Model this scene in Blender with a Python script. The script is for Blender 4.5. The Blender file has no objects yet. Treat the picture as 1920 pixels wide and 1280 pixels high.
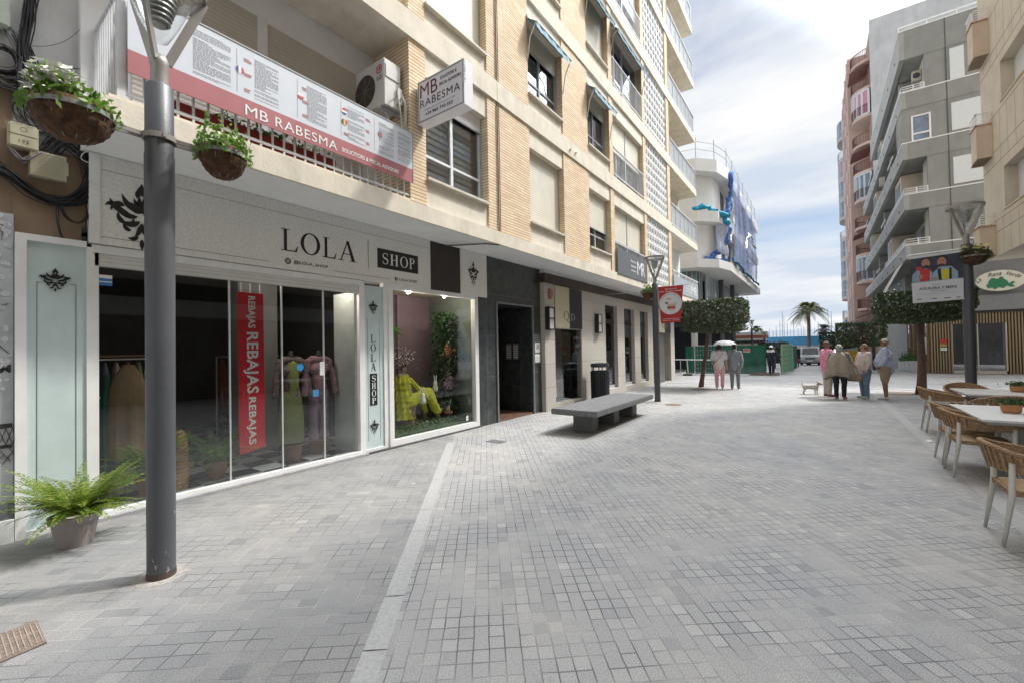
import bpy, bmesh, math, random
from mathutils import Vector, Matrix, Euler
random.seed(7)
R=math.radians
scene=bpy.context.scene
COL=scene.collection

# ---------------------------------------------------------------- camera
CAM=Vector((0,0,1.65))
YAW,PIT,ROL,FPX=0.62233,0.016886,-0.018504,803.2
FW=Vector((-math.sin(YAW)*math.cos(PIT),math.cos(YAW)*math.cos(PIT),math.sin(PIT)))
r0=Vector((math.cos(YAW),math.sin(YAW),0)); u0=r0.cross(FW)
RT=math.cos(ROL)*r0+math.sin(ROL)*u0
UP=-math.sin(ROL)*r0+math.cos(ROL)*u0
cd=bpy.data.cameras.new('camera'); cam=bpy.data.objects.new('camera',cd); COL.objects.link(cam)
cam.matrix_world=Matrix(((RT.x,UP.x,-FW.x,CAM.x),(RT.y,UP.y,-FW.y,CAM.y),(RT.z,UP.z,-FW.z,CAM.z),(0,0,0,1)))
cd.sensor_width=36; cd.lens=FPX/1920*36; cd.clip_start=0.05; cd.clip_end=3000
scene.camera=cam

# ---------------------------------------------------------------- sky, sun, exposure
SUN_EL=R(55); SUN_AZ=math.atan2(.6,.8)
SD=Vector((math.sin(SUN_AZ)*math.cos(SUN_EL),math.cos(SUN_AZ)*math.cos(SUN_EL),math.sin(SUN_EL)))
world=bpy.data.worlds.new("World"); scene.world=world; world.use_nodes=True
nt=world.node_tree; nt.nodes.clear()
def N(t,**k):
    n=nt.nodes.new(t)
    for a,b in k.items():
        if a.startswith('i_'): n.inputs[int(a[2:])].default_value=b
        else: setattr(n,a,b)
    return n
L=nt.links.new
sky=N('ShaderNodeTexSky',sky_type='NISHITA',sun_disc=False,sun_elevation=SUN_EL,sun_rotation=SUN_AZ)
bg1=N('ShaderNodeBackground',i_1=0.085); L(sky.outputs[0],bg1.inputs[0])
tc=N('ShaderNodeTexCoord')
sep=N('ShaderNodeSeparateXYZ'); L(tc.outputs['Generated'],sep.inputs[0])
zc=N('ShaderNodeMath',operation='ADD',i_1=0.22); L(sep.outputs[2],zc.inputs[0])
zm=N('ShaderNodeMath',operation='MAXIMUM',i_1=0.05); L(zc.outputs[0],zm.inputs[0])
dx=N('ShaderNodeMath',operation='DIVIDE'); L(sep.outputs[0],dx.inputs[0]); L(zm.outputs[0],dx.inputs[1])
dy=N('ShaderNodeMath',operation='DIVIDE'); L(sep.outputs[1],dy.inputs[0]); L(zm.outputs[0],dy.inputs[1])
cmb=N('ShaderNodeCombineXYZ'); L(dx.outputs[0],cmb.inputs[0]); L(dy.outputs[0],cmb.inputs[1])
mp=N('ShaderNodeMapping'); L(cmb.outputs[0],mp.inputs[0]); mp.inputs['Location'].default_value=(1.9,0.3,0); mp.inputs['Rotation'].default_value=(0,0,R(35)); mp.inputs['Scale'].default_value=(.55,1.35,1)
n1=N('ShaderNodeTexNoise'); n1.inputs['Scale'].default_value=1.15; n1.inputs['Detail'].default_value=9; n1.inputs['Roughness'].default_value=.56; n1.inputs['Distortion'].default_value=.35
L(mp.outputs[0],n1.inputs[0])
cov=N('ShaderNodeMapRange'); cov.inputs[1].default_value=.20; cov.inputs[2].default_value=.44; L(n1.outputs[0],cov.inputs[0])
cov.interpolation_type='SMOOTHSTEP'
# a clear gap low over the sea
gap=N('ShaderNodeMapRange'); gap.inputs[1].default_value=.165; gap.inputs[2].default_value=.205; L(sep.outputs[2],gap.inputs[0])
gap2=N('ShaderNodeMapRange'); gap2.inputs[1].default_value=.265; gap2.inputs[2].default_value=.235; L(sep.outputs[2],gap2.inputs[0])
gm=N('ShaderNodeMath',operation='MULTIPLY'); L(gap.outputs[0],gm.inputs[0]); L(gap2.outputs[0],gm.inputs[1])
n3=N('ShaderNodeTexNoise'); n3.inputs['Scale'].default_value=2.6; n3.inputs['Detail'].default_value=7; n3.inputs['Roughness'].default_value=.6; L(mp.outputs[0],n3.inputs[0])
g3=N('ShaderNodeMapRange'); g3.inputs[1].default_value=.30; g3.inputs[2].default_value=.62; g3.inputs[3].default_value=1.0; g3.inputs[4].default_value=.6; L(n3.outputs[0],g3.inputs[0])
gq=N('ShaderNodeMath',operation='MULTIPLY'); L(gm.outputs[0],gq.inputs[0]); L(g3.outputs[0],gq.inputs[1])
cv=N('ShaderNodeMath',operation='SUBTRACT',use_clamp=True); L(cov.outputs[0],cv.inputs[0]); L(gq.outputs[0],cv.inputs[1])
n2=N('ShaderNodeTexNoise'); n2.inputs['Scale'].default_value=1.7; n2.inputs['Detail'].default_value=8; n2.inputs['Roughness'].default_value=.55; L(mp.outputs[0],n2.inputs[0])
shd=N('ShaderNodeValToRGB'); L(n2.outputs[0],shd.inputs[0])
shd.color_ramp.elements[0].position=.38; shd.color_ramp.elements[0].color=(.66,.745,.87,1)
shd.color_ramp.elements[1].position=.60; shd.color_ramp.elements[1].color=(1,1,1.0,1)
# brighter cloud round the sun
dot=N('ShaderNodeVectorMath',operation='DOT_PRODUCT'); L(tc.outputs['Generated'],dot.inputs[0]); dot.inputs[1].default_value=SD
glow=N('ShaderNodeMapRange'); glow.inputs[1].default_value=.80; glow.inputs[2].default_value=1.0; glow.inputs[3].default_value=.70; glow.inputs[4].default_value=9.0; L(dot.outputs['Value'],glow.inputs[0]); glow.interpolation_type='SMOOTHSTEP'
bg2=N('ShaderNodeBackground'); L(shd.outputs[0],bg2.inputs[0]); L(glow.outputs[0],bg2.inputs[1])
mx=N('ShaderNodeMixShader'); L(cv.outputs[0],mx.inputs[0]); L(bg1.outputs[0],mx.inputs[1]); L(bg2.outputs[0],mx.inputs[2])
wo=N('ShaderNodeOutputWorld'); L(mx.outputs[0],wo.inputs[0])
sl=bpy.data.lights.new('sun','SUN'); sl.energy=2.6; sl.angle=R(3.5); sl.color=(1,.95,.87)
so=bpy.data.objects.new('sun',sl); COL.objects.link(so); so.rotation_euler=(-SD).to_track_quat('-Z','Y').to_euler(); so.location=(0,0,40)
vs=scene.view_settings; vs.view_transform='Standard'; vs.look='None'; vs.gamma=1; vs.exposure=0.52; vs.use_curve_mapping=False
scene.cycles.max_bounces=6; scene.cycles.transparent_max_bounces=12; scene.cycles.caustics_reflective=False; scene.cycles.caustics_refractive=False
scene.cycles.diffuse_bounces=3; scene.cycles.glossy_bounces=3

# ---------------------------------------------------------------- pixel -> point on a known real plane (photo pixels 1920x1280)
def on(px,py,ax,val):
    d=FW+RT*((px-960)/FPX)+UP*((640-py)/FPX)
    return CAM+d*((val-CAM[ax])/d[ax])
def oX(px,py,X): return on(px,py,0,X)
def oY(px,py,Y): return on(px,py,1,Y)
def oZ(px,py,Z=0): return on(px,py,2,Z)

# ---------------------------------------------------------------- materials
MATS={}
def principled(name):
    m=bpy.data.materials.new(name); m.use_nodes=True
    return m,m.node_tree,m.node_tree.nodes['Principled BSDF']
def rgba(c): return (c[0],c[1],c[2],1)
def M(name,col,rough=.6,metal=0,var=.12,scale=6,bump=0,bscale=40,spec=.5,stain=0,trans=0,emit=0,col2=None,alpha=1,coat=0,sheen=0):
    """plain procedural surface: base colour broken up by noise, optional bump and blotchy stains"""
    if name in MATS: return MATS[name]
    m,t,b=principled(name); nn=t.nodes.new; l=t.links.new
    co=nn('ShaderNodeTexCoord')
    if var or col2:
        no=nn('ShaderNodeTexNoise'); no.inputs['Scale'].default_value=scale; no.inputs['Detail'].default_value=6; no.inputs['Roughness'].default_value=.6
        l(co.outputs['Object'],no.inputs[0])
        cr=nn('ShaderNodeValToRGB'); l(no.outputs[0],cr.inputs[0])
        c2=col2 or tuple(x*(1-var) for x in col)
        c1=col if col2 else tuple(min(1,x*(1+var*.6)) for x in col)
        cr.color_ramp.elements[0].position=.33; cr.color_ramp.elements[0].color=rgba(c2)
        cr.color_ramp.elements[1].position=.66; cr.color_ramp.elements[1].color=rgba(c1)
        out=cr.outputs[0]
        if stain:
            n2=nn('ShaderNodeTexNoise'); n2.inputs['Scale'].default_value=1.3; n2.inputs['Detail'].default_value=8; n2.inputs['Roughness'].default_value=.7
            mpp=nn('ShaderNodeMapping'); mpp.inputs['Scale'].default_value=(1.6,1.6,.35); l(co.outputs['Object'],mpp.inputs[0]); l(mpp.outputs[0],n2.inputs[0])
            r2=nn('ShaderNodeMapRange'); r2.inputs[1].default_value=.5; r2.inputs[2].default_value=.75; r2.inputs[4].default_value=stain; l(n2.outputs[0],r2.inputs[0])
            mm=nn('ShaderNodeMixRGB'); mm.blend_type='MULTIPLY'; l(r2.outputs[0],mm.inputs[0]); l(out,mm.inputs[1]); mm.inputs[2].default_value=(.45,.43,.40,1)
            out=mm.outputs[0]
        l(out,b.inputs['Base Color'])
    else: b.inputs['Base Color'].default_value=rgba(col)
    b.inputs['Roughness'].default_value=rough; b.inputs['Metallic'].default_value=metal
    b.inputs['Specular IOR Level'].default_value=spec
    if coat: b.inputs['Coat Weight'].default_value=coat
    if sheen: b.inputs['Sheen Weight'].default_value=sheen
    if trans: b.inputs['Transmission Weight'].default_value=trans
    if alpha<1: b.inputs['Alpha'].default_value=alpha
    if emit: b.inputs['Emission Color'].default_value=rgba(col); b.inputs['Emission Strength'].default_value=emit
    if bump:
        nb=nn('ShaderNodeTexNoise'); nb.inputs['Scale'].default_value=bscale; nb.inputs['Detail'].default_value=5
        l(co.outputs['Object'],nb.inputs[0])
        bp=nn('ShaderNodeBump'); bp.inputs['Strength'].default_value=bump; bp.inputs['Distance'].default_value=.02
        l(nb.outputs[0],bp.inputs['Height']); l(bp.outputs[0],b.inputs['Normal'])
    MATS[name]=m; return m
def wallvec(t):
    """(x+y, z) works on walls facing either axis"""
    nn=t.nodes.new; l=t.links.new
    g=nn('ShaderNodeNewGeometry'); s=nn('ShaderNodeSeparateXYZ'); l(g.outputs['Position'],s.inputs[0])
    a=nn('ShaderNodeMath'); l(s.outputs[0],a.inputs[0]); l(s.outputs[1],a.inputs[1])
    c=nn('ShaderNodeCombineXYZ'); l(a.outputs[0],c.inputs[0]); l(s.outputs[2],c.inputs[1])
    return c.outputs[0]
def brickmat(name,c1,c2,mortar,w,h,ms,rough=.8,bump=.6,dirt=.3,offset=.5,vecrot=0,bias=0,noisebump=0.1,bedline=None):
    if name in MATS: return MATS[name]
    m,t,b=principled(name); nn=t.nodes.new; l=t.links.new
    v=wallvec(t)
    br=nn('ShaderNodeTexBrick'); l(v,br.inputs['Vector']); br.offset=offset
    br.inputs['Scale'].default_value=1; br.inputs['Brick Width'].default_value=w; br.inputs['Row Height'].default_value=h; br.inputs['Mortar Size'].default_value=ms; br.inputs['Mortar Smooth'].default_value=.15; br.inputs['Bias'].default_value=bias
    br.inputs['Color1'].default_value=rgba(c1); br.inputs['Color2'].default_value=rgba(c2); br.inputs['Mortar'].default_value=rgba(mortar)
    no=nn('ShaderNodeTexNoise'); no.inputs['Scale'].default_value=1.1; no.inputs['Detail'].default_value=9; no.inputs['Roughness'].default_value=.68; l(v,no.inputs[0])
    r2=nn('ShaderNodeMapRange'); r2.inputs[1].default_value=.42; r2.inputs[2].default_value=.72; r2.inputs[4].default_value=dirt; l(no.outputs[0],r2.inputs[0])
    mm=nn('ShaderNodeMixRGB'); mm.blend_type='MULTIPLY'; l(r2.outputs[0],mm.inputs[0]); l(br.outputs[0],mm.inputs[1]); mm.inputs[2].default_value=(.72,.50,.30,1)
    fin=mm.outputs[0]
    if bedline:
        sp=nn('ShaderNodeSeparateXYZ'); l(v,sp.inputs[0]); dv=nn('ShaderNodeMath'); dv.operation='DIVIDE'; dv.inputs[1].default_value=h; l(sp.outputs[1],dv.inputs[0])
        fc=nn('ShaderNodeMath'); fc.operation='FRACT'; l(dv.outputs[0],fc.inputs[0]); rr=nn('ShaderNodeValToRGB'); l(fc.outputs[0],rr.inputs[0]); e=rr.color_ramp.elements
        e[0].position=.0; e[0].color=rgba(bedline); e[1].position=.25; e[1].color=(1,1,1,1); x=e.new(.14); x.color=rgba(bedline)
        m5=nn('ShaderNodeMixRGB'); m5.blend_type='MULTIPLY'; m5.inputs[0].default_value=1; l(fin,m5.inputs[1]); l(rr.outputs[0],m5.inputs[2]); fin=m5.outputs[0]
    l(fin,b.inputs['Base Color']); b.inputs['Roughness'].default_value=rough
    nb=nn('ShaderNodeTexNoise'); nb.inputs['Scale'].default_value=60; l(v,nb.inputs[0])
    ad=nn('ShaderNodeMath'); ad.operation='MULTIPLY_ADD'; l(nb.outputs[0],ad.inputs[0]); ad.inputs[1].default_value=noisebump
    iv=nn('ShaderNodeMath'); iv.operation='SUBTRACT'; iv.inputs[0].default_value=1; l(br.outputs['Fac'],iv.inputs[1]); l(iv.outputs[0],ad.inputs[2])
    bp=nn('ShaderNodeBump'); bp.inputs['Strength'].default_value=bump; bp.inputs['Distance'].default_value=.01; l(ad.outputs[0],bp.inputs['Height']); l(bp.outputs[0],b.inputs['Normal'])
    MATS[name]=m; return m
def slatmat(name,col,period,dark=.45,axis='z',rough=.5,duty=.2):
    """roller shutter / slatted panel: thin dark joints at a fixed pitch with bump"""
    if name in MATS: return MATS[name]
    m,t,b=principled(name); nn=t.nodes.new; l=t.links.new
    g=nn('ShaderNodeNewGeometry'); s=nn('ShaderNodeSeparateXYZ'); l(g.outputs['Position'],s.inputs[0])
    if axis=='z': src=s.outputs[2]
    elif axis=='x': src=s.outputs[0]
    else: src=s.outputs[1]
    d=nn('ShaderNodeMath'); d.operation='DIVIDE'; l(src,d.inputs[0]); d.inputs[1].default_value=period
    f=nn('ShaderNodeMath'); f.operation='FRACT'; l(d.outputs[0],f.inputs[0])
    cr=nn('ShaderNodeValToRGB'); l(f.outputs[0],cr.inputs[0]); e=cr.color_ramp.elements
    dk=tuple(x*dark for x in col)
    e[0].position=0; e[0].color=rgba(dk); e[1].position=duty; e[1].color=rgba(col)
    no=nn('ShaderNodeTexNoise'); no.inputs['Scale'].default_value=3; no.inputs['Detail'].default_value=6; l(g.outputs['Position'],no.inputs[0])
    r2=nn('ShaderNodeMapRange'); r2.inputs[1].default_value=.4; r2.inputs[2].default_value=.7; r2.inputs[4].default_value=.25; l(no.outputs[0],r2.inputs[0])
    mm=nn('ShaderNodeMixRGB'); mm.blend_type='MULTIPLY'; l(r2.outputs[0],mm.inputs[0]); l(cr.outputs[0],mm.inputs[1]); mm.inputs[2].default_value=(.7,.68,.62,1)
    l(mm.outputs[0],b.inputs['Base Color']); b.inputs['Roughness'].default_value=rough
    pp=nn('ShaderNodeMath'); pp.operation='PINGPONG'; l(f.outputs[0],pp.inputs[0]); pp.inputs[1].default_value=.5
    bp=nn('ShaderNodeBump'); bp.inputs['Strength'].default_value=.7; bp.inputs['Distance'].default_value=.012; l(pp.outputs[0],bp.inputs['Height']); l(bp.outputs[0],b.inputs['Normal'])
    MATS[name]=m; return m
def glassmat(name,tint=(.75,.8,.8),refl=1.45,rough=.0,dark=1.0,base=.05):
    """thin pane: see-through with a mirror reflection that grows at grazing angles"""
    if name in MATS: return MATS[name]
    m=bpy.data.materials.new(name); m.use_nodes=True; t=m.node_tree; t.nodes.clear(); nn=t.nodes.new; l=t.links.new
    o=nn('ShaderNodeOutputMaterial'); mx=nn('ShaderNodeMixShader'); tr=nn('ShaderNodeBsdfTransparent'); gl=nn('ShaderNodeBsdfGlossy'); fr=nn('ShaderNodeLayerWeight')
    tr.inputs[0].default_value=rgba(tuple(x*dark for x in tint)); gl.inputs['Roughness'].default_value=rough; fr.inputs[0].default_value=.5; gl.inputs[0].default_value=(.95,.97,1,1)
    pw=nn('ShaderNodeMath'); pw.operation='POWER'; pw.inputs[1].default_value=4; l(fr.outputs['Facing'],pw.inputs[0])
    ad=nn('ShaderNodeMath'); ad.operation='MULTIPLY_ADD'; ad.inputs[1].default_value=.8; ad.inputs[2].default_value=base; l(pw.outputs[0],ad.inputs[0])
    l(ad.outputs[0],mx.inputs[0]); l(tr.outputs[0],mx.inputs[1]); l(gl.outputs[0],mx.inputs[2]); l(mx.outputs[0],o.inputs[0])
    MATS[name]=m; return m
def leafmat(name,c1,c2,tr=.35,c3=None):
    """leaves: colour varies leaf clump by leaf clump, light passes through"""
    if name in MATS: return MATS[name]
    m=bpy.data.materials.new(name); m.use_nodes=True; t=m.node_tree; t.nodes.clear(); nn=t.nodes.new; l=t.links.new
    o=nn('ShaderNodeOutputMaterial'); mx=nn('ShaderNodeMixShader'); d=nn('ShaderNodeBsdfPrincipled'); tl=nn('ShaderNodeBsdfTranslucent')
    g=nn('ShaderNodeNewGeometry'); no=nn('ShaderNodeTexWhiteNoise'); 
    cr=nn('ShaderNodeValToRGB'); l(g.outputs['Random Per Island'],cr.inputs[0])
    cr.color_ramp.elements[0].color=rgba(c1); cr.color_ramp.elements[1].color=rgba(c2)
    if c3:
        e=cr.color_ramp.elements.new(.92); e.color=rgba(c2); cr.color_ramp.elements[2].color=rgba(c3)
    l(cr.outputs[0],d.inputs['Base Color']); l(cr.outputs[0],tl.inputs[0]); d.inputs['Roughness'].default_value=.45
    mx.inputs[0].default_value=tr; l(d.outputs[0],mx.inputs[1]); l(tl.outputs[0],mx.inputs[2]); l(mx.outputs[0],o.inputs[0])
    MATS[name]=m; return m

# ---------------------------------------------------------------- object helpers
def tag(o,label=None,cat=None,group=None,kind=None):
    if label: o['label']=label
    if cat: o['category']=cat
    if group: o['group']=group
    if kind: o['kind']=kind
    return o
def thing(name,loc,label,cat,group=None):
    o=bpy.data.objects.new(name,None); COL.objects.link(o); o.location=loc; o.empty_display_size=.2
    return tag(o,label,cat,group)
def root_of(o):
    while o.parent: o=o.parent
    return o
class MB:
    def __init__(s): s.v=[]; s.f=[]; s.mi=[]; s.m=0
    def face(s,pts):
        i=len(s.v); s.v+= [tuple(p) for p in pts]; s.f.append(tuple(range(i,i+len(pts)))); s.mi.append(s.m); return s
    def box(s,x0,x1,y0,y1,z0,z1):
        if x0>x1: x0,x1=x1,x0
        if y0>y1: y0,y1=y1,y0
        if z0>z1: z0,z1=z1,z0
        i=len(s.v); s.v+=[(x0,y0,z0),(x1,y0,z0),(x1,y1,z0),(x0,y1,z0),(x0,y0,z1),(x1,y0,z1),(x1,y1,z1),(x0,y1,z1)]
        for f in ((0,3,2,1),(4,5,6,7),(0,1,5,4),(1,2,6,5),(2,3,7,6),(3,0,4,7)): s.f.append(tuple(i+k for k in f)); s.mi.append(s.m)
        return s
    def obox(s,c,ax,ay,az):
        """oriented box: centre and three half-extent vectors"""
        c=Vector(c); i=len(s.v)
        for sz in (-1,1):
            for sx,sy in ((-1,-1),(1,-1),(1,1),(-1,1)): s.v.append(tuple(c+ax*sx+ay*sy+az*sz))
        for f in ((0,3,2,1),(4,5,6,7),(0,1,5,4),(1,2,6,5),(2,3,7,6),(3,0,4,7)): s.f.append(tuple(i+k for k in f)); s.mi.append(s.m)
        return s
    def bar(s,a,b,w,h=None,up=(0,0,1)):
        a=Vector(a); b=Vector(b); d=b-a; L_=d.length
        if L_<1e-6: return s
        d/=L_; h=h or w; u=Vector(up)
        if abs(d.dot(u))>.98: u=Vector((1,0,0))
        r=d.cross(u).normalized(); u=r.cross(d)
        return s.obox((a+b)/2,r*(w/2),u*(h/2),d*(L_/2))
    def tube(s,pts,r,n=8,cap=True,rz=1):
        pts=[Vector(p) for p in pts]; k=len(pts); rs=r if isinstance(r,(list,tuple)) else [r]*k
        i=len(s.v); ref=None
        for j,p in enumerate(pts):
            d=(pts[min(j+1,k-1)]-pts[max(j-1,0)])
            d=d.normalized() if d.length>1e-9 else Vector((0,0,1))
            if ref is None: ref=Vector((0,0,1)) if abs(d.z)<.9 else Vector((1,0,0))
            a=(ref-d*ref.dot(d)); a=a.normalized() if a.length>1e-6 else d.orthogonal().normalized(); ref=a; b=d.cross(a)
            for q in range(n):
                t=2*math.pi*q/n; s.v.append(tuple(p+(a*math.cos(t)*rz+b*math.sin(t))*rs[j]))
        for j in range(k-1):
            for q in range(n):
                q2=(q+1)%n; s.f.append((i+j*n+q,i+j*n+q2,i+(j+1)*n+q2,i+(j+1)*n+q)); s.mi.append(s.m)
        if cap: s.f.append(tuple(i+q for q in range(n))[::-1]); s.f.append(tuple(i+(k-1)*n+q for q in range(n))); s.mi+=[s.m,s.m]
        return s
    def lathe(s,prof,c=(0,0,0),n=24,sx=1,sy=1):
        i=len(s.v); k=len(prof)
        for (r,z) in prof:
            for q in range(n):
                t=2*math.pi*q/n; s.v.append((c[0]+r*math.cos(t)*sx,c[1]+r*math.sin(t)*sy,c[2]+z))
        for j in range(k-1):
            for q in range(n):
                q2=(q+1)%n; s.f.append((i+j*n+q,i+j*n+q2,i+(j+1)*n+q2,i+(j+1)*n+q)); s.mi.append(s.m)
        return s
    def prism(s,poly,o,u,v,d):
        """2-D polygon poly placed at o with axes u,v and extruded by vector d"""
        o=Vector(o); u=Vector(u); v=Vector(v); d=Vector(d); i=len(s.v); n=len(poly)
        for a,b in poly: s.v.append(tuple(o+u*a+v*b))
        for a,b in poly: s.v.append(tuple(o+u*a+v*b+d))
        s.f.append(tuple(i+q for q in range(n))[::-1]); s.f.append(tuple(i+n+q for q in range(n))); s.mi+=[s.m,s.m]
        for q in range(n):
            q2=(q+1)%n; s.f.append((i+q,i+q2,i+n+q2,i+n+q)); s.mi.append(s.m)
        return s
    def build(s,name,mat,parent=None,smooth=False,bevel=0,rel=True):
        me=bpy.data.meshes.new(name)
        off=Vector((0,0,0))
        if parent is not None and rel: off=root_of(parent).location
        me.from_pydata([(a-off.x,b-off.y,c-off.z) for a,b,c in s.v],[],s.f)
        for mm in (mat if isinstance(mat,(list,tuple)) else [mat]): me.materials.append(mm)
        if isinstance(mat,(list,tuple)): me.polygons.foreach_set('material_index',s.mi)
        if smooth: me.polygons.foreach_set('use_smooth',[True]*len(me.polygons))
        if bevel:
            bm=bmesh.new(); bm.from_mesh(me); bmesh.ops.remove_doubles(bm,verts=bm.verts,dist=1e-5)
            es=[e for e in bm.edges if len(e.link_faces)==2 and e.calc_face_angle(0)>.6]
            try: bmesh.ops.bevel(bm,geom=es,offset=bevel,segments=2,affect='EDGES',clamp_overlap=True)
            except Exception: pass
            bm.to_mesh(me); bm.free()
        me.update()
        o=bpy.data.objects.new(name,me); COL.objects.link(o)
        if parent is not None: o.parent=parent
        return o
def solo(mb,name,mat,label,cat,group=None,kind=None,base=None,**k):
    """a thing that is one mesh; origin at base"""
    b=Vector(base) if base is not None else Vector((0,0,0))
    mb.v=[(x-b.x,y-b.y,z-b.z) for x,y,z in mb.v]
    o=mb.build(name,mat,None,**k); o.location=b
    return tag(o,label,cat,group,kind)
def children(o): return [c for c in bpy.data.objects if c.parent==o]
def copy_tree(o,parent=None):
    c=o.copy(); COL.objects.link(c)
    if parent is not None: c.parent=parent
    for ch in o.children: copy_tree(ch,c)
    return c
def dup(o,loc,rz=0,label=None,group=None,scale=None):
    c=copy_tree(o); c.location=loc; c.rotation_euler=(0,0,rz)
    if label: c['label']=label
    if group: c['group']=group
    if scale: c.scale=(scale,)*3
    return c
def textmesh(s,bold=0,shear=0,space=1):
    cu=bpy.data.curves.new('t','FONT'); cu.body=s; cu.size=1; cu.offset=bold; cu.shear=shear; cu.space_character=space; cu.resolution_u=3
    ob=bpy.data.objects.new('t',cu); COL.objects.link(ob)
    dg=bpy.context.evaluated_depsgraph_get(); dg.update(); me=ob.evaluated_get(dg).to_mesh()
    vs=[Vector(v.co) for v in me.vertices]; fs=[tuple(p.vertices) for p in me.polygons]
    ob.evaluated_get(dg).to_mesh_clear(); bpy.data.objects.remove(ob); bpy.data.curves.remove(cu)
    return vs,fs
def addtext(mb,s,o,u,v,w,h,off=.004,bold=0,shear=0,space=1,keep=False):
    """text s stretched into the w x h box whose lower-left corner is o, axes u (reading) and v (up); off lifts it off the board"""
    vs,fs=textmesh(s,bold,shear,space)
    if not vs: return mb
    x0=min(a.x for a in vs); x1=max(a.x for a in vs); y0=min(a.y for a in vs); y1=max(a.y for a in vs)
    o=Vector(o); u=Vector(u).normalized(); v=Vector(v).normalized(); n=u.cross(v)
    sx=w/(x1-x0); sy=h/(y1-y0)
    if keep: sx=sy=min(sx,sy)
    i=len(mb.v)
    for a in vs: mb.v.append(tuple(o+u*((a.x-x0)*sx)+v*((a.y-y0)*sy)+n*off))
    for f in fs: mb.f.append(tuple(i+k for k in f)); mb.mi.append(mb.m)
    return mb
def disc(mb,c,u,v,r,off=0,n=24,r2=None,a0=0,a1=2*math.pi):
    """filled disc or sector in the plane (u,v)"""
    c=Vector(c); u=Vector(u).normalized(); v=Vector(v).normalized(); nn_=u.cross(v)*off; r2=r2 or r
    pts=[c+nn_+u*(r*math.cos(a0+(a1-a0)*k/n))+v*(r2*math.sin(a0+(a1-a0)*k/n)) for k in range(n+(0 if a1-a0>6.28 else 1))]
    mb.face(pts); return mb
def ring(mb,c,u,v,r,w,off=0,n=28):
    c=Vector(c); u=Vector(u).normalized(); v=Vector(v).normalized(); nn_=u.cross(v)*off
    for k in range(n):
        a=2*math.pi*k/n; b=2*math.pi*(k+1)/n
        P=lambda t,rr:c+nn_+u*(rr*math.cos(t))+v*(rr*math.sin(t))
        mb.face([P(a,r-w),P(a,r),P(b,r),P(b,r-w)])
    return mb
def blob(caps,voxel,name,mat,parent,smooth_it=6,extra=None,crease=0):
    """one continuous surface grown over tapered capsules [(p0,r0,p1,r1[,flat])]"""
    mb=MB()
    for c in caps:
        p0,ra,p1,rb=Vector(c[0]),c[1],Vector(c[2]),c[3]
        d=p1-p0; Ld=d.length; dn=d/Ld if Ld>1e-6 else Vector((0,0,1))
        prof=[(p0-dn*ra,ra*.05),(p0-dn*ra*.85,ra*.53),(p0-dn*ra*.5,ra*.87),(p0,ra)]
        for k in (1,2,3): prof.append((p0+d*k/4,ra+(rb-ra)*k/4))
        prof+=[(p1,rb),(p1+dn*rb*.5,rb*.87),(p1+dn*rb*.85,rb*.53),(p1+dn*rb,rb*.05)]
        mb.tube([p for p,_ in prof],[r for _,r in prof],12,True,c[4] if len(c)>4 else 1)
    if extra: extra(mb)
    me=bpy.data.meshes.new(name); me.from_pydata(mb.v,[],mb.f); 
    ob=bpy.data.objects.new('tmp',me); COL.objects.link(ob)
    bm=bmesh.new(); bm.from_mesh(me); bmesh.ops.recalc_face_normals(bm,faces=bm.faces); bm.to_mesh(me); bm.free()
    rm=ob.modifiers.new('r','REMESH'); rm.mode='VOXEL'; rm.voxel_size=voxel; rm.use_smooth_shade=True
    if crease:
        if 'cloth_fold' not in bpy.data.textures:
            tx=bpy.data.textures.new('cloth_fold','CLOUDS'); tx.noise_scale=.10; tx.noise_depth=2
        dm=ob.modifiers.new('d','DISPLACE'); dm.texture=bpy.data.textures['cloth_fold']; dm.strength=crease; dm.mid_level=.5
    sm=ob.modifiers.new('s','SMOOTH'); sm.iterations=smooth_it; sm.factor=.5
    dg=bpy.context.evaluated_depsgraph_get(); dg.update()
    m2=bpy.data.meshes.new_from_object(ob.evaluated_get(dg)); bpy.data.objects.remove(ob); bpy.data.meshes.remove(me)
    m2.name=name; m2.materials.clear(); m2.materials.append(mat)
    m2.polygons.foreach_set('use_smooth',[True]*len(m2.polygons))
    o=bpy.data.objects.new(name,m2); COL.objects.link(o); o.parent=parent
    return o
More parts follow.
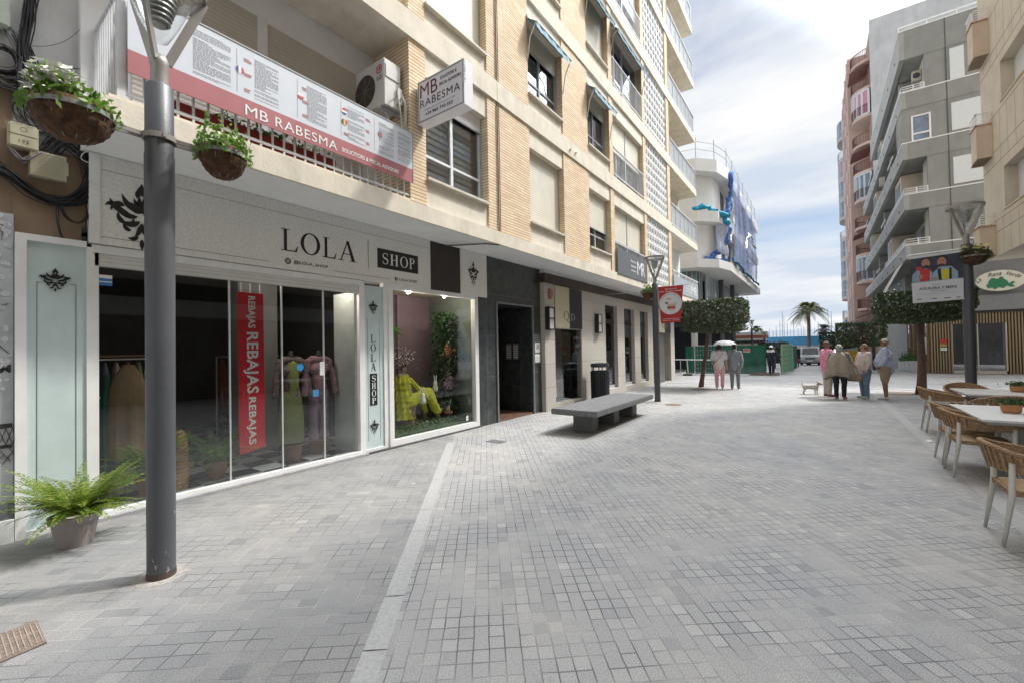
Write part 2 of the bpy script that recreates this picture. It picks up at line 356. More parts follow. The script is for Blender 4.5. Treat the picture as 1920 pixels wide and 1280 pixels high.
# ================================================================ GROUND
def pavermat():
    m,t,b=principled('paving'); nn=t.nodes.new; l=t.links.new
    g=nn('ShaderNodeNewGeometry'); 
    def rot(ang):
        v=nn('ShaderNodeVectorRotate'); v.rotation_type='Z_AXIS'; v.inputs['Angle'].default_value=ang; l(g.outputs['Position'],v.inputs['Vector']); return v.outputs[0]
    A=math.atan2(.633,.774)         # strip frame: after rotating, x runs across (b), y runs along the strip (a)
    v=rot(-A)
    sp=nn('ShaderNodeSeparateXYZ'); l(v,sp.inputs[0])
    # wobble so the joints are not ruler straight
    wn=nn('ShaderNodeTexNoise'); wn.inputs['Scale'].default_value=7; l(v,wn.inputs[0])
    wv=nn('ShaderNodeVectorMath'); wv.operation='SCALE'; wv.inputs['Scale'].default_value=.012; l(wn.outputs['Color'],wv.inputs[0])
    va=nn('ShaderNodeVectorMath'); va.operation='ADD'; l(v,va.inputs[0]); l(wv.outputs[0],va.inputs[1])
    def brick(vec,w,h,ms,off):
        br=nn('ShaderNodeTexBrick'); l(vec,br.inputs['Vector']); br.offset=off; br.squash=1
        for k,x in (('Scale',1),('Brick Width',w),('Row Height',h),('Mortar Size',ms),('Mortar Smooth',.35)): br.inputs[k].default_value=x
        br.inputs['Color1'].default_value=(0,0,0,1); br.inputs['Color2'].default_value=(1,1,1,1); br.inputs['Mortar'].default_value=(.5,.5,.5,1)
        return br
    def pair(vec,w,h,ms,off):
        big=brick(vec,w,h,ms,off); small=brick(vec,w/2,h,ms,0)
        cmpn=nn('ShaderNodeMath'); cmpn.operation='GREATER_THAN'; cmpn.inputs[1].default_value=.3
        l(big.outputs['Color'],cmpn.inputs[0])
        mu=nn('ShaderNodeMath'); mu.operation='MULTIPLY'; l(small.outputs['Fac'],mu.inputs[0]); l(cmpn.outputs[0],mu.inputs[1])
        mxx=nn('ShaderNodeMath'); mxx.operation='MAXIMUM'; l(mu.outputs[0],mxx.inputs[0]); l(big.outputs['Fac'],mxx.inputs[1])
        rv=nn('ShaderNodeMixRGB'); l(cmpn.outputs[0],rv.inputs[0]); l(big.outputs['Color'],rv.inputs[1]); l(small.outputs['Color'],rv.inputs[2])
        return mxx.outputs[0],rv.outputs[0]
    jL,cL=pair(va.outputs[0],.25,.10,.0044,.5)
    sw=nn('ShaderNodeVectorRotate'); sw.rotation_type='Z_AXIS'; sw.inputs['Angle'].default_value=R(90); l(va.outputs[0],sw.inputs['Vector'])
    jR,cR=pair(sw.outputs[0],.20,.088,.0046,.5)
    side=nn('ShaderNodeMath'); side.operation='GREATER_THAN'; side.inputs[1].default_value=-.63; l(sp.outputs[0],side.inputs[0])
    J=nn('ShaderNodeMixRGB'); l(side.outputs[0],J.inputs[0]); l(jL,J.inputs[1]); l(jR,J.inputs[2])
    Cc=nn('ShaderNodeMixRGB'); l(side.outputs[0],Cc.inputs[0]); l(cL,Cc.inputs[1]); l(cR,Cc.inputs[2])
    cr=nn('ShaderNodeValToRGB'); l(Cc.outputs[0],cr.inputs[0]); e=cr.color_ramp.elements
    e[0].position=0; e[0].color=(.34,.345,.355,1); e[1].position=1; e[1].color=(.54,.535,.527,1)
    for p,c in ((.05,(.42,.422,.426)),(.5,(.445,.445,.447)),(.95,(.475,.472,.468))):
        x=e.new(p); x.color=rgba(c)
    gr=nn('ShaderNodeTexNoise'); gr.inputs['Scale'].default_value=170; gr.inputs['Detail'].default_value=3; gr.inputs['Roughness'].default_value=.8; l(v,gr.inputs[0])
    gr2=nn('ShaderNodeMapRange'); gr2.inputs[1].default_value=.35; gr2.inputs[2].default_value=.65; gr2.inputs[3].default_value=.46; gr2.inputs[4].default_value=1.40; l(gr.outputs[0],gr2.inputs[0])
    m1=nn('ShaderNodeVectorMath'); m1.operation='SCALE'; l(cr.outputs[0],m1.inputs[0]); l(gr2.outputs[0],m1.inputs['Scale'])
    tone=nn('ShaderNodeMapRange'); tone.inputs[1].default_value=0; tone.inputs[2].default_value=1; tone.inputs[3].default_value=.63; tone.inputs[4].default_value=.81; l(side.outputs[0],tone.inputs[0])  # left of the strip: darker stone, with its shade deepened in the colour
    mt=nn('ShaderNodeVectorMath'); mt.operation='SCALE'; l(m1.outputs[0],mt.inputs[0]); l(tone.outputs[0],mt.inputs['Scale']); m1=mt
    # broad wear: warm dusty patches and darker trodden patches
    bn=nn('ShaderNodeTexNoise'); bn.inputs['Scale'].default_value=.55; bn.inputs['Detail'].default_value=7; bn.inputs['Roughness'].default_value=.62; l(v,bn.inputs[0])
    bm_=nn('ShaderNodeValToRGB'); l(bn.outputs[0],bm_.inputs[0]); q=bm_.color_ramp.elements; q[0].position=.3; q[0].color=(.86,.875,.90,1); q[1].position=.7; q[1].color=(1.12,1.08,1.0,1)
    m2=nn('ShaderNodeMixRGB'); m2.blend_type='MULTIPLY'; m2.inputs[0].default_value=1; l(m1.outputs[0],m2.inputs[1]); l(bm_.outputs[0],m2.inputs[2])
    # gum and splash spots
    vo=nn('ShaderNodeTexVoronoi'); vo.inputs['Scale'].default_value=1.7; l(v,vo.inputs[0])
    sr=nn('ShaderNodeMapRange'); sr.inputs[1].default_value=.022; sr.inputs[2].default_value=.03; sr.inputs[3].default_value=.75; sr.inputs[4].default_value=0; l(vo.outputs['Distance'],sr.inputs[0])
    m3=nn('ShaderNodeMixRGB'); l(sr.outputs[0],m3.inputs[0]); l(m2.outputs[0],m3.inputs[1]); m3.inputs[2].default_value=(.62,.61,.58,1)
    # grime blotches and tyre-dark streaks
    gn=nn('ShaderNodeTexNoise'); gn.inputs['Scale'].default_value=2.7; gn.inputs['Detail'].default_value=9; gn.inputs['Roughness'].default_value=.75; gn.inputs['Distortion'].default_value=.8; l(v,gn.inputs[0])
    gg=nn('ShaderNodeMapRange'); gg.inputs[1].default_value=.55; gg.inputs[2].default_value=.72; gg.inputs[4].default_value=.45; l(gn.outputs[0],gg.inputs[0])
    m3b=nn('ShaderNodeMixRGB'); m3b.blend_type='MULTIPLY'; l(gg.outputs[0],m3b.inputs[0]); l(m3.outputs[0],m3b.inputs[1]); m3b.inputs[2].default_value=(.55,.55,.56,1); m3=m3b
    # joints, lighter where sand filled them
    jn=nn('ShaderNodeTexNoise'); jn.inputs['Scale'].default_value=2.2; l(v,jn.inputs[0])
    jr=nn('ShaderNodeValToRGB'); l(jn.outputs[0],jr.inputs[0]); q=jr.color_ramp.elements; q[0].position=.42; q[0].color=(.12,.12,.122,1); q[1].position=.62; q[1].color=(.34,.335,.32,1)
    m4=nn('ShaderNodeMixRGB'); l(J.outputs[0],m4.inputs[0]); l(m3.outputs[0],m4.inputs[1]); l(jr.outputs[0],m4.inputs[2])
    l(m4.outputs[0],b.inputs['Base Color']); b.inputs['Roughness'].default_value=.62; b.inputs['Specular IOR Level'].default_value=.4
    inv=nn('ShaderNodeMath'); inv.operation='SUBTRACT'; inv.inputs[0].default_value=1; l(J.outputs[0],inv.inputs[1])
    ah=nn('ShaderNodeMath'); ah.operation='MULTIPLY_ADD'; l(gr.outputs[0],ah.inputs[0]); ah.inputs[1].default_value=.28; l(inv.outputs[0],ah.inputs[2])
    ah2=nn('ShaderNodeMath'); ah2.operation='MULTIPLY_ADD'; l(Cc.outputs[0],ah2.inputs[0]); ah2.inputs[1].default_value=.25; l(ah.outputs[0],ah2.inputs[2])
    bp=nn('ShaderNodeBump'); bp.inputs['Strength'].default_value=.55; bp.inputs['Distance'].default_value=.008; l(ah2.outputs[0],bp.inputs['Height']); l(bp.outputs[0],b.inputs['Normal'])
    return m
PAV=pavermat()
g=MB()
def gz(y): return 0 if y<30 else -(y-30)*.028      # the street falls away towards the harbour
for (y0,y1) in ((-60,30),(30,78)): g.face([(-150,y0,gz(y0)),(150,y0,gz(y0)),(150,y1,gz(y1)),(-150,y1,gz(y1))])
solo(g,'pavement',PAV,'grey granite block paving of the pedestrian street','paving',kind='structure')
SD2=Vector((-.633,.774,0)); SB2=Vector((.774,.633,0))
gran=M('granite_strip',(.375,.372,.365),rough=.65,var=.14,scale=40,bump=.25,bscale=90)
def strip(b0,w,a0,a1,seg,name,label):
    s=MB(); a=a0; k=0
    while a<a1:
        e=min(a1,a+seg-.008)
        P=lambda aa,bb:tuple(SD2*aa+SB2*bb+Vector((0,0,.004+.0012*(k%3))))
        s.face([P(a,b0),P(a,b0+w),P(e,b0+w),P(e,b0)][::-1]); a+=seg; k+=1
        z=.004
    return solo(s,name,gran,label,'paving',kind='structure')
strip(-.70,.13,-1.2,7.75,.52,'path','long smooth granite strip crossing the block paving')
p1=oZ(1656,753); p2=oZ(1745,831)
s=MB(); d=(p2-p1).normalized(); n=Vector((-d.y,d.x,0))
for k in range(-4,14):
    a=p1+d*(k*.8); b_=p1+d*(k*.8+.79); 
    s.face([a-n*.08+Vector((0,0,.004)),b_-n*.08+Vector((0,0,.004)),b_+n*.08+Vector((0,0,.004)),a+n*.08+Vector((0,0,.004))][::(1 if d.cross(n).z>0 else -1)])
solo(s,'path',gran,'second granite strip running under the cafe chairs','paving',kind='structure')
# cross drains further down the street
s=MB()
for (y,x0,x1,w) in ((19.6,-5.6,9,.10),(22.6,-5.6,9,.16),(27.4,-2.2,9,.12)):
    s.box(x0,x1,y,y+w,.001,.006)
solo(s,'path',M('drain_channel',(.26,.26,.265),rough=.8,var=.2),'dark drain channels crossing the street towards the sea','paving',kind='structure')
g=MB(); g.face([(-1500,78,-2),(1500,78,-2),(1500,2600,-2),(-1500,2600,-2)])
solo(g,'water',M('sea_water',(.05,.20,.30),rough=.15,var=.2,scale=.05,bump=.4,bscale=.6),'blue harbour water behind the promenade','water',kind='structure')

# ================================================================ BRICK APARTMENT BUILDING (left)
FX=-5.10        # upper facade plane
GX=-6.0         # shop front plane
ST=2.88
cream=M('cream_render',(.72,.655,.54),rough=.85,var=.10,scale=3.2,bump=.18,bscale=26,stain=.40)
cream2=M('cream_panel',(.75,.69,.58),rough=.85,var=.09,scale=4,bump=.15,bscale=30,stain=.34)
white_ceiling=M('painted_soffit',(.84,.84,.835),rough=.8,var=.05,scale=2,stain=.12)
brick=brickmat('yellow_brick',(.73,.56,.365),(.84,.70,.50),(.62,.49,.34),.27,.056,.005,dirt=.30,bedline=(.50,.40,.32))
shut=slatmat('cream_shutter',(.72,.68,.56),.052,dark=.5)
shutw=slatmat('white_shutter',(.78,.78,.77),.05,dark=.55)
alu=M('white_aluminium',(.74,.75,.76),rough=.35,var=.05)
alug=M('grey_aluminium',(.42,.43,.45),rough=.4,var=.08)
glass=glassmat('window_glass',(.66,.70,.72),1.5,base=.14)
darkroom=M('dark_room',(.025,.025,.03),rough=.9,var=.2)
curtain=M('curtain',(.62,.60,.57),rough=.9,var=.12,scale=20)
sillm=M('stone_sill',(.60,.55,.47),rough=.7,var=.1,stain=.3)
B=thing('apartment_building',(-5.1,1.1,0),'cream and yellow brick apartment block over the shops, blue awnings on its upper windows','building')
m=MB()
# core walls behind everything
m.box(-14,-5.96,1.12,23.9,6.62,22.0)            # upper body (recessed behind terrace)
m.build('wall',cream2,B)
m=MB(); m.box(-14,-5.42,4.50,19.08,3.95,22.0); m.build('upper_wall',cream2,B)
# ground floor slab / soffit with the cream edge beam
m=MB(); m.box(-14,FX-.001,.96,23.95,3.71,3.944); m.build('soffit_slab',white_ceiling,B)
m=MB(); m.box(FX,FX+.045,.93,23.98,3.70,3.955); m.build('edge_beam',cream,B)
# floor bands
for n in range(6):
    z0=6.55+ST*n
    m=MB(); m.box(FX-.9,FX+.03,.93,19.12,z0,z0+.41); m.box(FX-.9,FX+.03,19.12,23.95,z0+.02,z0+.33)
    m.build('floor_band',cream,B)
# brick piers
for (y0,y1) in ((4.48,4.82),(6.43,7.90),(9.47,10.91),(12.45,12.74),(15.60,15.90),(18.70,19.10)):
    m=MB()
    for n in range(6):
        a=3.955 if n==0 else 6.96+ST*(n-1)
        m.box(FX-.45 if y0>5 else FX-.86,FX,y0,y1,a,6.55+ST*n)
    m.build('brick_pier',brick,B)
# window bays
def bay(y0,y1,n,shutter=0,awning=None,rail=False,kind='win',box=True,wide=False,blinds=False,shm=None,light=False):
    a=3.955 if n==0 else 6.96+ST*(n-1)
    sill=4.44+ST*n; lin=6.12+ST*n; top=6.55+ST*n
    if rail: sill=a+.05
    m=MB()
    m.box(FX-.40,FX-.03,y0,y1-.0,lin,top); m.build('lintel',cream2,B)
    if not rail:
        m=MB(); m.box(FX-.40,FX-.035,y0,y1,a,sill-.03); m.build('spandrel',cream2,B)
    if not rail:
        m=MB(); m.box(FX-.30,FX+.045,y0+.01,y1-.01,sill-.03,sill+.012); m.build('window_sill',sillm,B)
    gx=FX-.22
    w=MB(); fr=.045
    w.box(gx-.03,gx+.03,y0,y0+fr,sill,lin); w.box(gx-.03,gx+.03,y1-fr,y1,sill,lin); w.box(gx-.028,gx+.028,y0,y1,lin-fr,lin-.002); w.box(gx-.028,gx+.028,y0,y1,sill+.013,sill+.013+fr)
    ym=(y0+y1)/2
    w.box(gx-.035,gx+.025,ym-.03,ym+.03,sill,lin)
    if not rail: w.box(gx-.035,gx+.02,y0,y1,sill+.46,sill+.50)
    if wide: w.box(gx-.035,gx+.025,y0+(y1-y0)*.25-.02,y0+(y1-y0)*.25+.02,sill,lin)
    wo=w.build('window',alug if light else alu,B)
    p=MB(); p.box(gx-.012,gx-.006,y0+.02,y1-.02,sill+.02,lin-.01); p.build('pane',glass,wo)
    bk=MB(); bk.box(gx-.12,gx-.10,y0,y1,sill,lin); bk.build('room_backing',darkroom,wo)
    if blinds:
        c=MB(); z=sill+.06
        while z<lin-.1:
            z+=.115
            c.box(gx-.062,gx-.058,y0+.08,y1-.16,z-.085,z-.012)
        c.build('blind',alu,wo)
    elif n>0:
        c=MB(); 
        for k in range(26):
            t=k/26; yy=y0+.05+t*(y1-y0-.1)
            if .32<t<.6: continue
            c.box(gx-.075+.012*(k%2),gx-.07+.012*(k%2),yy,yy+(y1-y0)/26,sill+.02,lin-.02)
        c.build('curtain',curtain,wo)
    if shutter>0:
        zb=lin-(lin-sill)*shutter
        q=MB()
        if wide:
            q.box(gx+.04,gx+.06,y0+.03,ym-.04,zb,lin); q.box(gx+.04,gx+.06,ym+.04,y1-.03,zb if shutter<.9 else sill+.02,lin)
            q.build('roller_shutter',shm or shut,wo)
            q=MB(); q.box(gx+.036,gx+.075,ym-.035,ym+.035,sill,lin); q.build('shutter_guide',alug,wo)
        else:
            q.box(gx+.04,gx+.06,y0+.03,y1-.03,zb,lin); q.build('roller_shutter',shm or shut,wo)
        q=MB(); q.box(gx+.036,gx+.07,y0+.01,y0+.032,sill,lin); q.box(gx+.036,gx+.07,y1-.032,y1-.01,sill,lin); q.box(gx+.035,gx+.072,y0+.03,y1-.03,zb-.03,zb-.001); q.build('shutter_rail',alug,wo)
    if awning:
        A_=MB(); yA,yB=y0-.03,y1+.03; zt=lin-.02+awning[1]; dp=awning[2]; dr=awning[3]; K=16
        top_=[]; 
        for k in range(K+1):
            yy=yA+(yB-yA)*k/K; top_.append(yy)
        for k in range(K):
            ya,yb=top_[k],top_[k+1]; s1=.012*math.sin(k*1.9); s2=.012*math.sin((k+1)*1.9)
            A_.face([(FX-.02,ya,zt),(FX-.02,yb,zt),(FX+dp+s2,yb,zt-dr),(FX+dp+s1,ya,zt-dr)])
            v1=.13+.03*abs(math.sin(k*1.1)); v2=.13+.03*abs(math.sin((k+1)*1.1))
            A_.face([(FX+dp+s1,ya,zt-dr),(FX+dp+s2,yb,zt-dr),(FX+dp+s2+.01,yb,zt-dr-v2),(FX+dp+s1+.01,ya,zt-dr-v1)])
        ao=A_.build('awning',awning[0],B)
        r=MB(); r.tube([(FX,yA,zt+.02),(FX,yB,zt+.02)],.04,10); r.tube([(FX+dp,yA,zt-dr),(FX+dp,yB,zt-dr)],.018,8); r.build('awning_roller',M('white_paint',(.72,.72,.70),rough=.5,var=.08),ao)
        for yy in (yA+.01,yB-.01):
            r=MB(); r.tube([(FX+.01,yy,zt-.95),(FX+.09,yy,zt-.5),(FX+dp-.02,yy,zt-dr-.02)],.014,6); r.build('awning_arm',MATS['white_paint'],ao)
    if rail:
        r=MB(); zr=a+.93
        r.box(FX-.015,FX+.02,y0+.01,y1-.01,zr,zr+.035); r.box(FX-.012,FX+.017,y0+.01,y1-.01,a+.10,a+.125)
        k=0; yy=y0+.05
        while yy<y1-.03: r.box(FX-.007,FX+.007,yy,yy+.014,a+.12,zr); yy+=.115
        r.build('railing',M('white_iron',(.68,.69,.70),rough=.45,var=.1),B)
awl=M('faded_blue_canvas',(.20,.36,.46),rough=.8,var=.25,scale=9,sheen=.2)
awd=M('teal_blue_canvas',(.025,.14,.23),rough=.8,var=.25,scale=9,sheen=.2)
bay(4.82,6.43,0,.16,blinds=True,shm=shutw)
bay(4.82,6.43,1,1.0)
bay(7.90,9.47,0,.955)
bay(7.90,9.47,1,.30,awning=(awl,.0,.26,.20),light=True)
bay(10.91,12.45,0,.60,light=True)
bay(10.91,12.45,1,.26,awning=(awl,.0,.26,.20),light=True)
bay(10.91,12.45,2,.93,awning=(awd,.02,.26,.36))
bay(12.74,15.60,0,.50,rail=True,wide=True,light=True)
bay(12.74,15.60,1,.52,rail=True,wide=True)
bay(12.74,15.60,2,.0,awning=(awd,.02,.26,.36),rail=True,wide=True)
for n in (2,3,4): bay(4.82,6.43,n,.5); bay(7.90,9.47,n,.5)
for n in (3,4): bay(10.91,12.45,n,.4); bay(12.74,15.60,n,.6,rail=True,wide=True)
# pierced block screen
scr=M('pierced_white_block',(.78,.78,.77),rough=.7,var=.08,stain=.15)
for n in range(5):
    a=3.955 if n==0 else 6.88+ST*(n-1); t=6.57+ST*n
    m=MB(); y0,y1=15.90,18.70; N_=9; dy_=(y1-y0)/N_; rows=int(round((t-a)/dy_)); dz=(t-a)/rows; X0,X1=FX-.14,FX-.035
    for k in range(N_+1): m.box(X0,X1,y0+k*dy_-.028,y0+k*dy_+.028,a,t)
    for k in range(rows+1): m.box(X0+.002,X1-.002,y0,y1,a+k*dz-.028,a+k*dz+.028)
    for i in range(N_):
        for j in range(rows):
            cy,cz=y0+(i+.5)*dy_,a+(j+.5)*dz; h=dy_*.5; h2=dz*.5
            pts=[(h,0),(0,h2),(-h,0),(0,-h2)]
            for q in range(4):
                p,q2=pts[q],pts[(q+1)%4]
                m.bar((X1-.05,cy+p[0],cz+p[1]),(X1-.05,cy+q2[0],cz+q2[1]),.045,.07,up=(1,0,0))
    m.build('pierced_screen',scr,B)
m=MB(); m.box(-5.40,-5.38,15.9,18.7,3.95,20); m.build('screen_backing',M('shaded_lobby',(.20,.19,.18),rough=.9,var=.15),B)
# corner balconies
iron=MATS['white_iron']
frost=M('frosted_panel',(.62,.66,.69),rough=.35,var=.05,alpha=.82)
for n in range(6):
    a=3.955 if n==0 else 6.88+ST*(n-1)
    m=MB(); zr=a+.95
    for yy in [19.15+k*.76 for k in range(7)]: m.box(FX-.02,FX+.015,min(yy,23.87),min(yy,23.87)+.03,a,zr)
    m.box(FX-.03,FX+.03,19.1,23.92,zr,zr+.04); m.box(FX-.02,FX+.02,19.1,23.92,a+.06,a+.09)
    m.box(-6.5,FX-.02,23.87,23.91,zr,zr+.04); m.box(-6.5,FX-.02,23.87,23.90,a+.06,a+.09)
    k=-6.4
    while k<FX-.05: m.box(k,k+.015,23.88,23.90,a+.05,zr); k+=.12
    yy=19.2
    while yy<23.85: m.box(FX-.006,FX+.006,yy,yy+.012,a+.08,zr); yy+=.10
    m.build('balcony_railing',iron,B)
    if n>0:
        m=MB(); m.box(FX-.035,FX-.022,19.15,23.85,a+.09,zr-.02); m.build('balcony_panel',frost,B)
m=MB(); m.box(-6.6,-5.97,19.12,23.9,3.95,22.0); m.build('corner_wall',white_ceiling,B)
# terrace above the clothes shop: recessed wall, shutters, front kerb, railing
m=MB(); m.box(-6.3,-5.95,.96,4.48,3.95,6.55); m.build('terrace_wall',white_ceiling,B)
m=MB(); m.box(-5.949,-5.93,1.35,2.62,4.0,6.10); m.box(-5.949,-5.93,2.74,4.2,4.0,6.08); m.build('terrace_shutter',slatmat('beige_shutter',(.55,.50,.44),.055,dark=.6),B)
m=MB(); m.box(-5.955,-5.90,2.62,2.74,4.0,6.12); m.build('shutter_post',alu,B)
m=MB(); m.box(-5.26,FX-.002,1.0,4.48,3.945,4.0); m.build('balcony_kerb',cream,B)
m=MB()
m.box(FX-.05,FX-.02,1.08,4.47,4.965,5.0); m.box(FX-.05,FX-.02,1.08,4.47,4.05,4.075)
yy=1.12
while yy<4.46: m.box(FX-.045,FX-.025,yy,yy+.02,4.0,4.97); yy+=.13
m.box(FX-.07,FX-.01,1.06,1.12,3.95,5.0)
xx=-5.93
while xx<FX-.08: m.box(xx,xx+.022,1.06,1.085,4.0,4.97); xx+=.085
m.box(-5.95,FX-.05,1.055,1.09,4.97,5.0)
m.build('terrace_railing',iron,B)
# drain cable and wire down the brick
m=MB()
P=[(FX+.02,6.72,z) for z in (16,10,7.2,6.9,5.6,4.6,3.75)]+[(FX+.02,6.7,3.69),(FX-.1,6.45,3.685),(-5.7,6.2,3.69),(-5.95,6.05,3.69)]
m.tube(P,.013,6); m.tube([(a,b+.05,c) for a,b,c in P[:7]],.009,6)
m.build('wall_cable',M('old_cable',(.16,.12,.09),rough=.7,var=.2),B)
m=MB(); 
for (y,z) in ((9.75,6.7),(10.05,6.72)): m.box(FX+.03,FX+.08,y,y+.05,z,z+.03)
m.build('wall_hook',alu,B)
# ================================================================ GROUND FLOOR SHOPS
black=M('black_paint',(.012,.012,.013),rough=.5,var=.1)
wpaint=M('white_frame',(.80,.80,.79),rough=.45,var=.05,stain=.18)
UY=Vector((0,1,0)); UZ=Vector((0,0,1)); UX=Vector((1,0,0))
def arcpts(cx,cy,rx,ry,a0,a1,n):
    return [(cx+rx*math.cos(a0+(a1-a0)*k/n),cy+ry*math.sin(a0+(a1-a0)*k/n)) for k in range(n+1)]
def serif(mb,ch,o,w,h,u=UY,v=UZ,off=.004):
    """roman capitals drawn as polygons in a w x h box"""
    o=Vector(o); n=Vector(u).cross(Vector(v))
    def poly(pts): mb.face([o+Vector(u)*(a*w)+Vector(v)*(b*h)+n*off for a,b in pts])
    def band(P,Q):
        for k in range(len(P)-1): poly([P[k],P[k+1],Q[k+1],Q[k]])
    t=.045
    if ch=='L':
        poly([(.16,0),(.34,0),(.34,1),(.16,1)]); poly([(0,1),(0,.97),(.5,.97),(.5,1)]); poly([(0,0),(.9,0),(.93,.06),(0,.035)]); poly([(.9,0),(1,.27),(.955,.27),(.8,.04)])
    elif ch=='O':
        a=arcpts(.5,.5,.5,.52,0,2*math.pi,36); b=arcpts(.5,.5,.335,.475,0,2*math.pi,36); band(a,b)
    elif ch=='A':
        poly([(.47,1.03),(.53,1.03),(.175,.02),(.115,.02)]); poly([(.42,1.03),(.56,1.03),(.9,.02),(.72,.02)]); poly([(.27,.33),(.7,.33),(.7,.37),(.27,.37)]); poly([(0,0),(.3,0),(.3,.035),(0,.035)]); poly([(.6,0),(1,0),(1,.035),(.6,.035)])
    elif ch=='H':
        for x in (.12,.66): poly([(x,0),(x+.19,0),(x+.19,1),(x,1)]); poly([(x-.1,0),(x+.29,0),(x+.29,.035),(x-.1,.035)]); poly([(x-.1,.965),(x+.29,.965),(x+.29,1),(x-.1,1)])
        poly([(.3,.48),(.67,.48),(.67,.53),(.3,.53)])
    elif ch=='P':
        poly([(.15,0),(.37,0),(.37,1),(.15,1)]); poly([(0,0),(.55,0),(.55,.035),(0,.035)]); poly([(0,.965),(.4,.965),(.4,1),(0,1)])
        a=arcpts(.42,.74,.55,.26,-math.pi/2,math.pi/2,16); b=arcpts(.42,.74,.33,.215,-math.pi/2,math.pi/2,16); band(a,b); poly([(.3,.955),(.43,.955),(.43,1),(.3,1)]); poly([(.3,.48),(.43,.48),(.43,.525),(.3,.525)])
    elif ch=='S':
        c=arcpts(.5,.745,.36,.225,.35,math.pi*1.38,16)+arcpts(.5,.27,.38,.24,math.pi*.42,-math.pi*.85,18)
        for k in range(len(c)-1):
            f=k/(len(c)-1); wd=.045+.10*math.exp(-((f-.5)/.17)**2)
            (x0,y0),(x1,y1)=c[k],c[k+1]; dx_,dy_=x1-x0,y1-y0; l_=math.hypot(dx_,dy_) or 1; nx,ny=-dy_/l_*wd,dx_/l_*wd*.55
            poly([(x0+nx,y0+ny),(x1+nx,y1+ny),(x1-nx,y1-ny),(x0-nx,y0-ny)])
        poly([(.82,.72),(.87,.72),(.87,1),(.82,.96)]); poly([(.11,.03),(.16,0),(.16,.3),(.11,.3)])
    elif ch=='Q':
        serif(mb,'O',o,w,h,u,v,off); poly([(.5,.05),(.62,.05),(1.0,-.28),(.8,-.28)])
    elif ch=='D':
        poly([(.12,0),(.3,0),(.3,1),(.12,1)]); a=arcpts(.3,.5,.68,.5,-math.pi/2,math.pi/2,20); b=arcpts(.3,.5,.5,.46,-math.pi/2,math.pi/2,20); band(a,b); poly([(0,0),(.32,0),(.32,.035),(0,.035)]); poly([(0,.965),(.32,.965),(.32,1),(0,1)])
def petal(mb,c,a,l,w,u,v,off,curl=0,sg=1):
    P=[]; Q=[]
    for k in range(9):
        t=k/8; ang=a+curl*t; r=l*t
        x=r*math.cos(ang); y=r*math.sin(ang); ww=w*math.sin(math.pi*min(1,t*1.02))**.8*(1-.35*t)
        nx,ny=-math.sin(ang+curl*t),math.cos(ang+curl*t)
        P.append((x+nx*ww,y+ny*ww)); Q.append((x-nx*ww,y-ny*ww))
    n=u.cross(v)*off*sg
    for k in range(8): mb.face([c+n+u*p[0]+v*p[1] for p in (P[k],Q[k],Q[k+1],P[k+1])])
def ornament(mb,c,s,u=UY,v=UZ,off=.005,wx=.72):
    """symmetric damask motif, s = half height"""
    c=Vector(c)
    def both(x,y,a,l,w,curl=0):
        for sg in (1,-1):
            uu=u*sg*wx; cc=c+uu*(x*s)+v*(y*s); petal(mb,cc,a,l*s,w*s*1.25,uu,v,off+.0004*(len(mb.f)%7),curl,sg)
    both(0,.62,math.pi/2,.38,.07); both(.02,.60,1.0,.30,.06,.5); both(.04,.50,.6,.30,.06,.8)
    for k in range(4): both(.0,.10,math.pi/2-.28-k*.36,.52-k*.05,.07,.15)
    both(.12,.12,.35,.62,.08,.5); both(.45,.22,.7,.42,.08,-1.2); both(.35,.05,-.1,.6,.085,.7); both(.72,.16,1.3,.24,.06,-1.4)
    both(.10,-.02,-.35,.66,.08,.7); both(.42,-.25,-.2,.35,.07,1.2); both(.05,-.15,-.9,.55,.08,.8); both(.28,-.45,-.4,.3,.06,1.3)
    both(.0,-.2,-1.45,.5,.07,.3); both(.1,-.6,-1.1,.3,.06,.8); both(0,-.68,-math.pi/2,.34,.06)
    both(.02,.3,.3,.2,.05,1); both(.15,-.3,.3,.22,.05,1)
# ---- clothes shop front
S1=thing('clothes_shop',(-6.0,4.0,0),'clothes shop front with white frames, frameless glass doors and chequered floor','shop')
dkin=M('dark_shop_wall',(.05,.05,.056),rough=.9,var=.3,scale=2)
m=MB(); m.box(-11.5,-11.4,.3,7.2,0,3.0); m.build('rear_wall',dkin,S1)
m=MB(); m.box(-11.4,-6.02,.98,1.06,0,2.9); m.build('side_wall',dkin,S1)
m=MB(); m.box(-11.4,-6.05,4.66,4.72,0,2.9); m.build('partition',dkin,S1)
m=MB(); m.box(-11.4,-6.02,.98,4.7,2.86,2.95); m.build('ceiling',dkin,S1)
m=MB(); m.box(-7.9,-7.5,3.0,3.6,0,2.86); m.build('column',M('grey_column',(.20,.20,.21),rough=.8,var=.1),S1)
def chk():
    m,t,b=principled('chequered_floor'); nn=t.nodes.new; l=t.links.new
    g=nn('ShaderNodeNewGeometry'); v=nn('ShaderNodeVectorRotate'); v.rotation_type='Z_AXIS'; v.inputs['Angle'].default_value=R(0); l(g.outputs['Position'],v.inputs['Vector'])
    c=nn('ShaderNodeTexChecker'); c.inputs['Scale'].default_value=2.9; c.inputs[1].default_value=(.42,.43,.44,1); c.inputs[2].default_value=(.012,.012,.014,1); l(v.outputs[0],c.inputs[0]); l(c.outputs[0],b.inputs['Base Color']); b.inputs['Roughness'].default_value=.25
    return m
m=MB(); m.box(-11.4,-6.02,1.06,4.66,.012,.05); m.build('floor',chk(),S1)
gd=glassmat('shop_glass',(.86,.88,.88),1.45,base=.06)
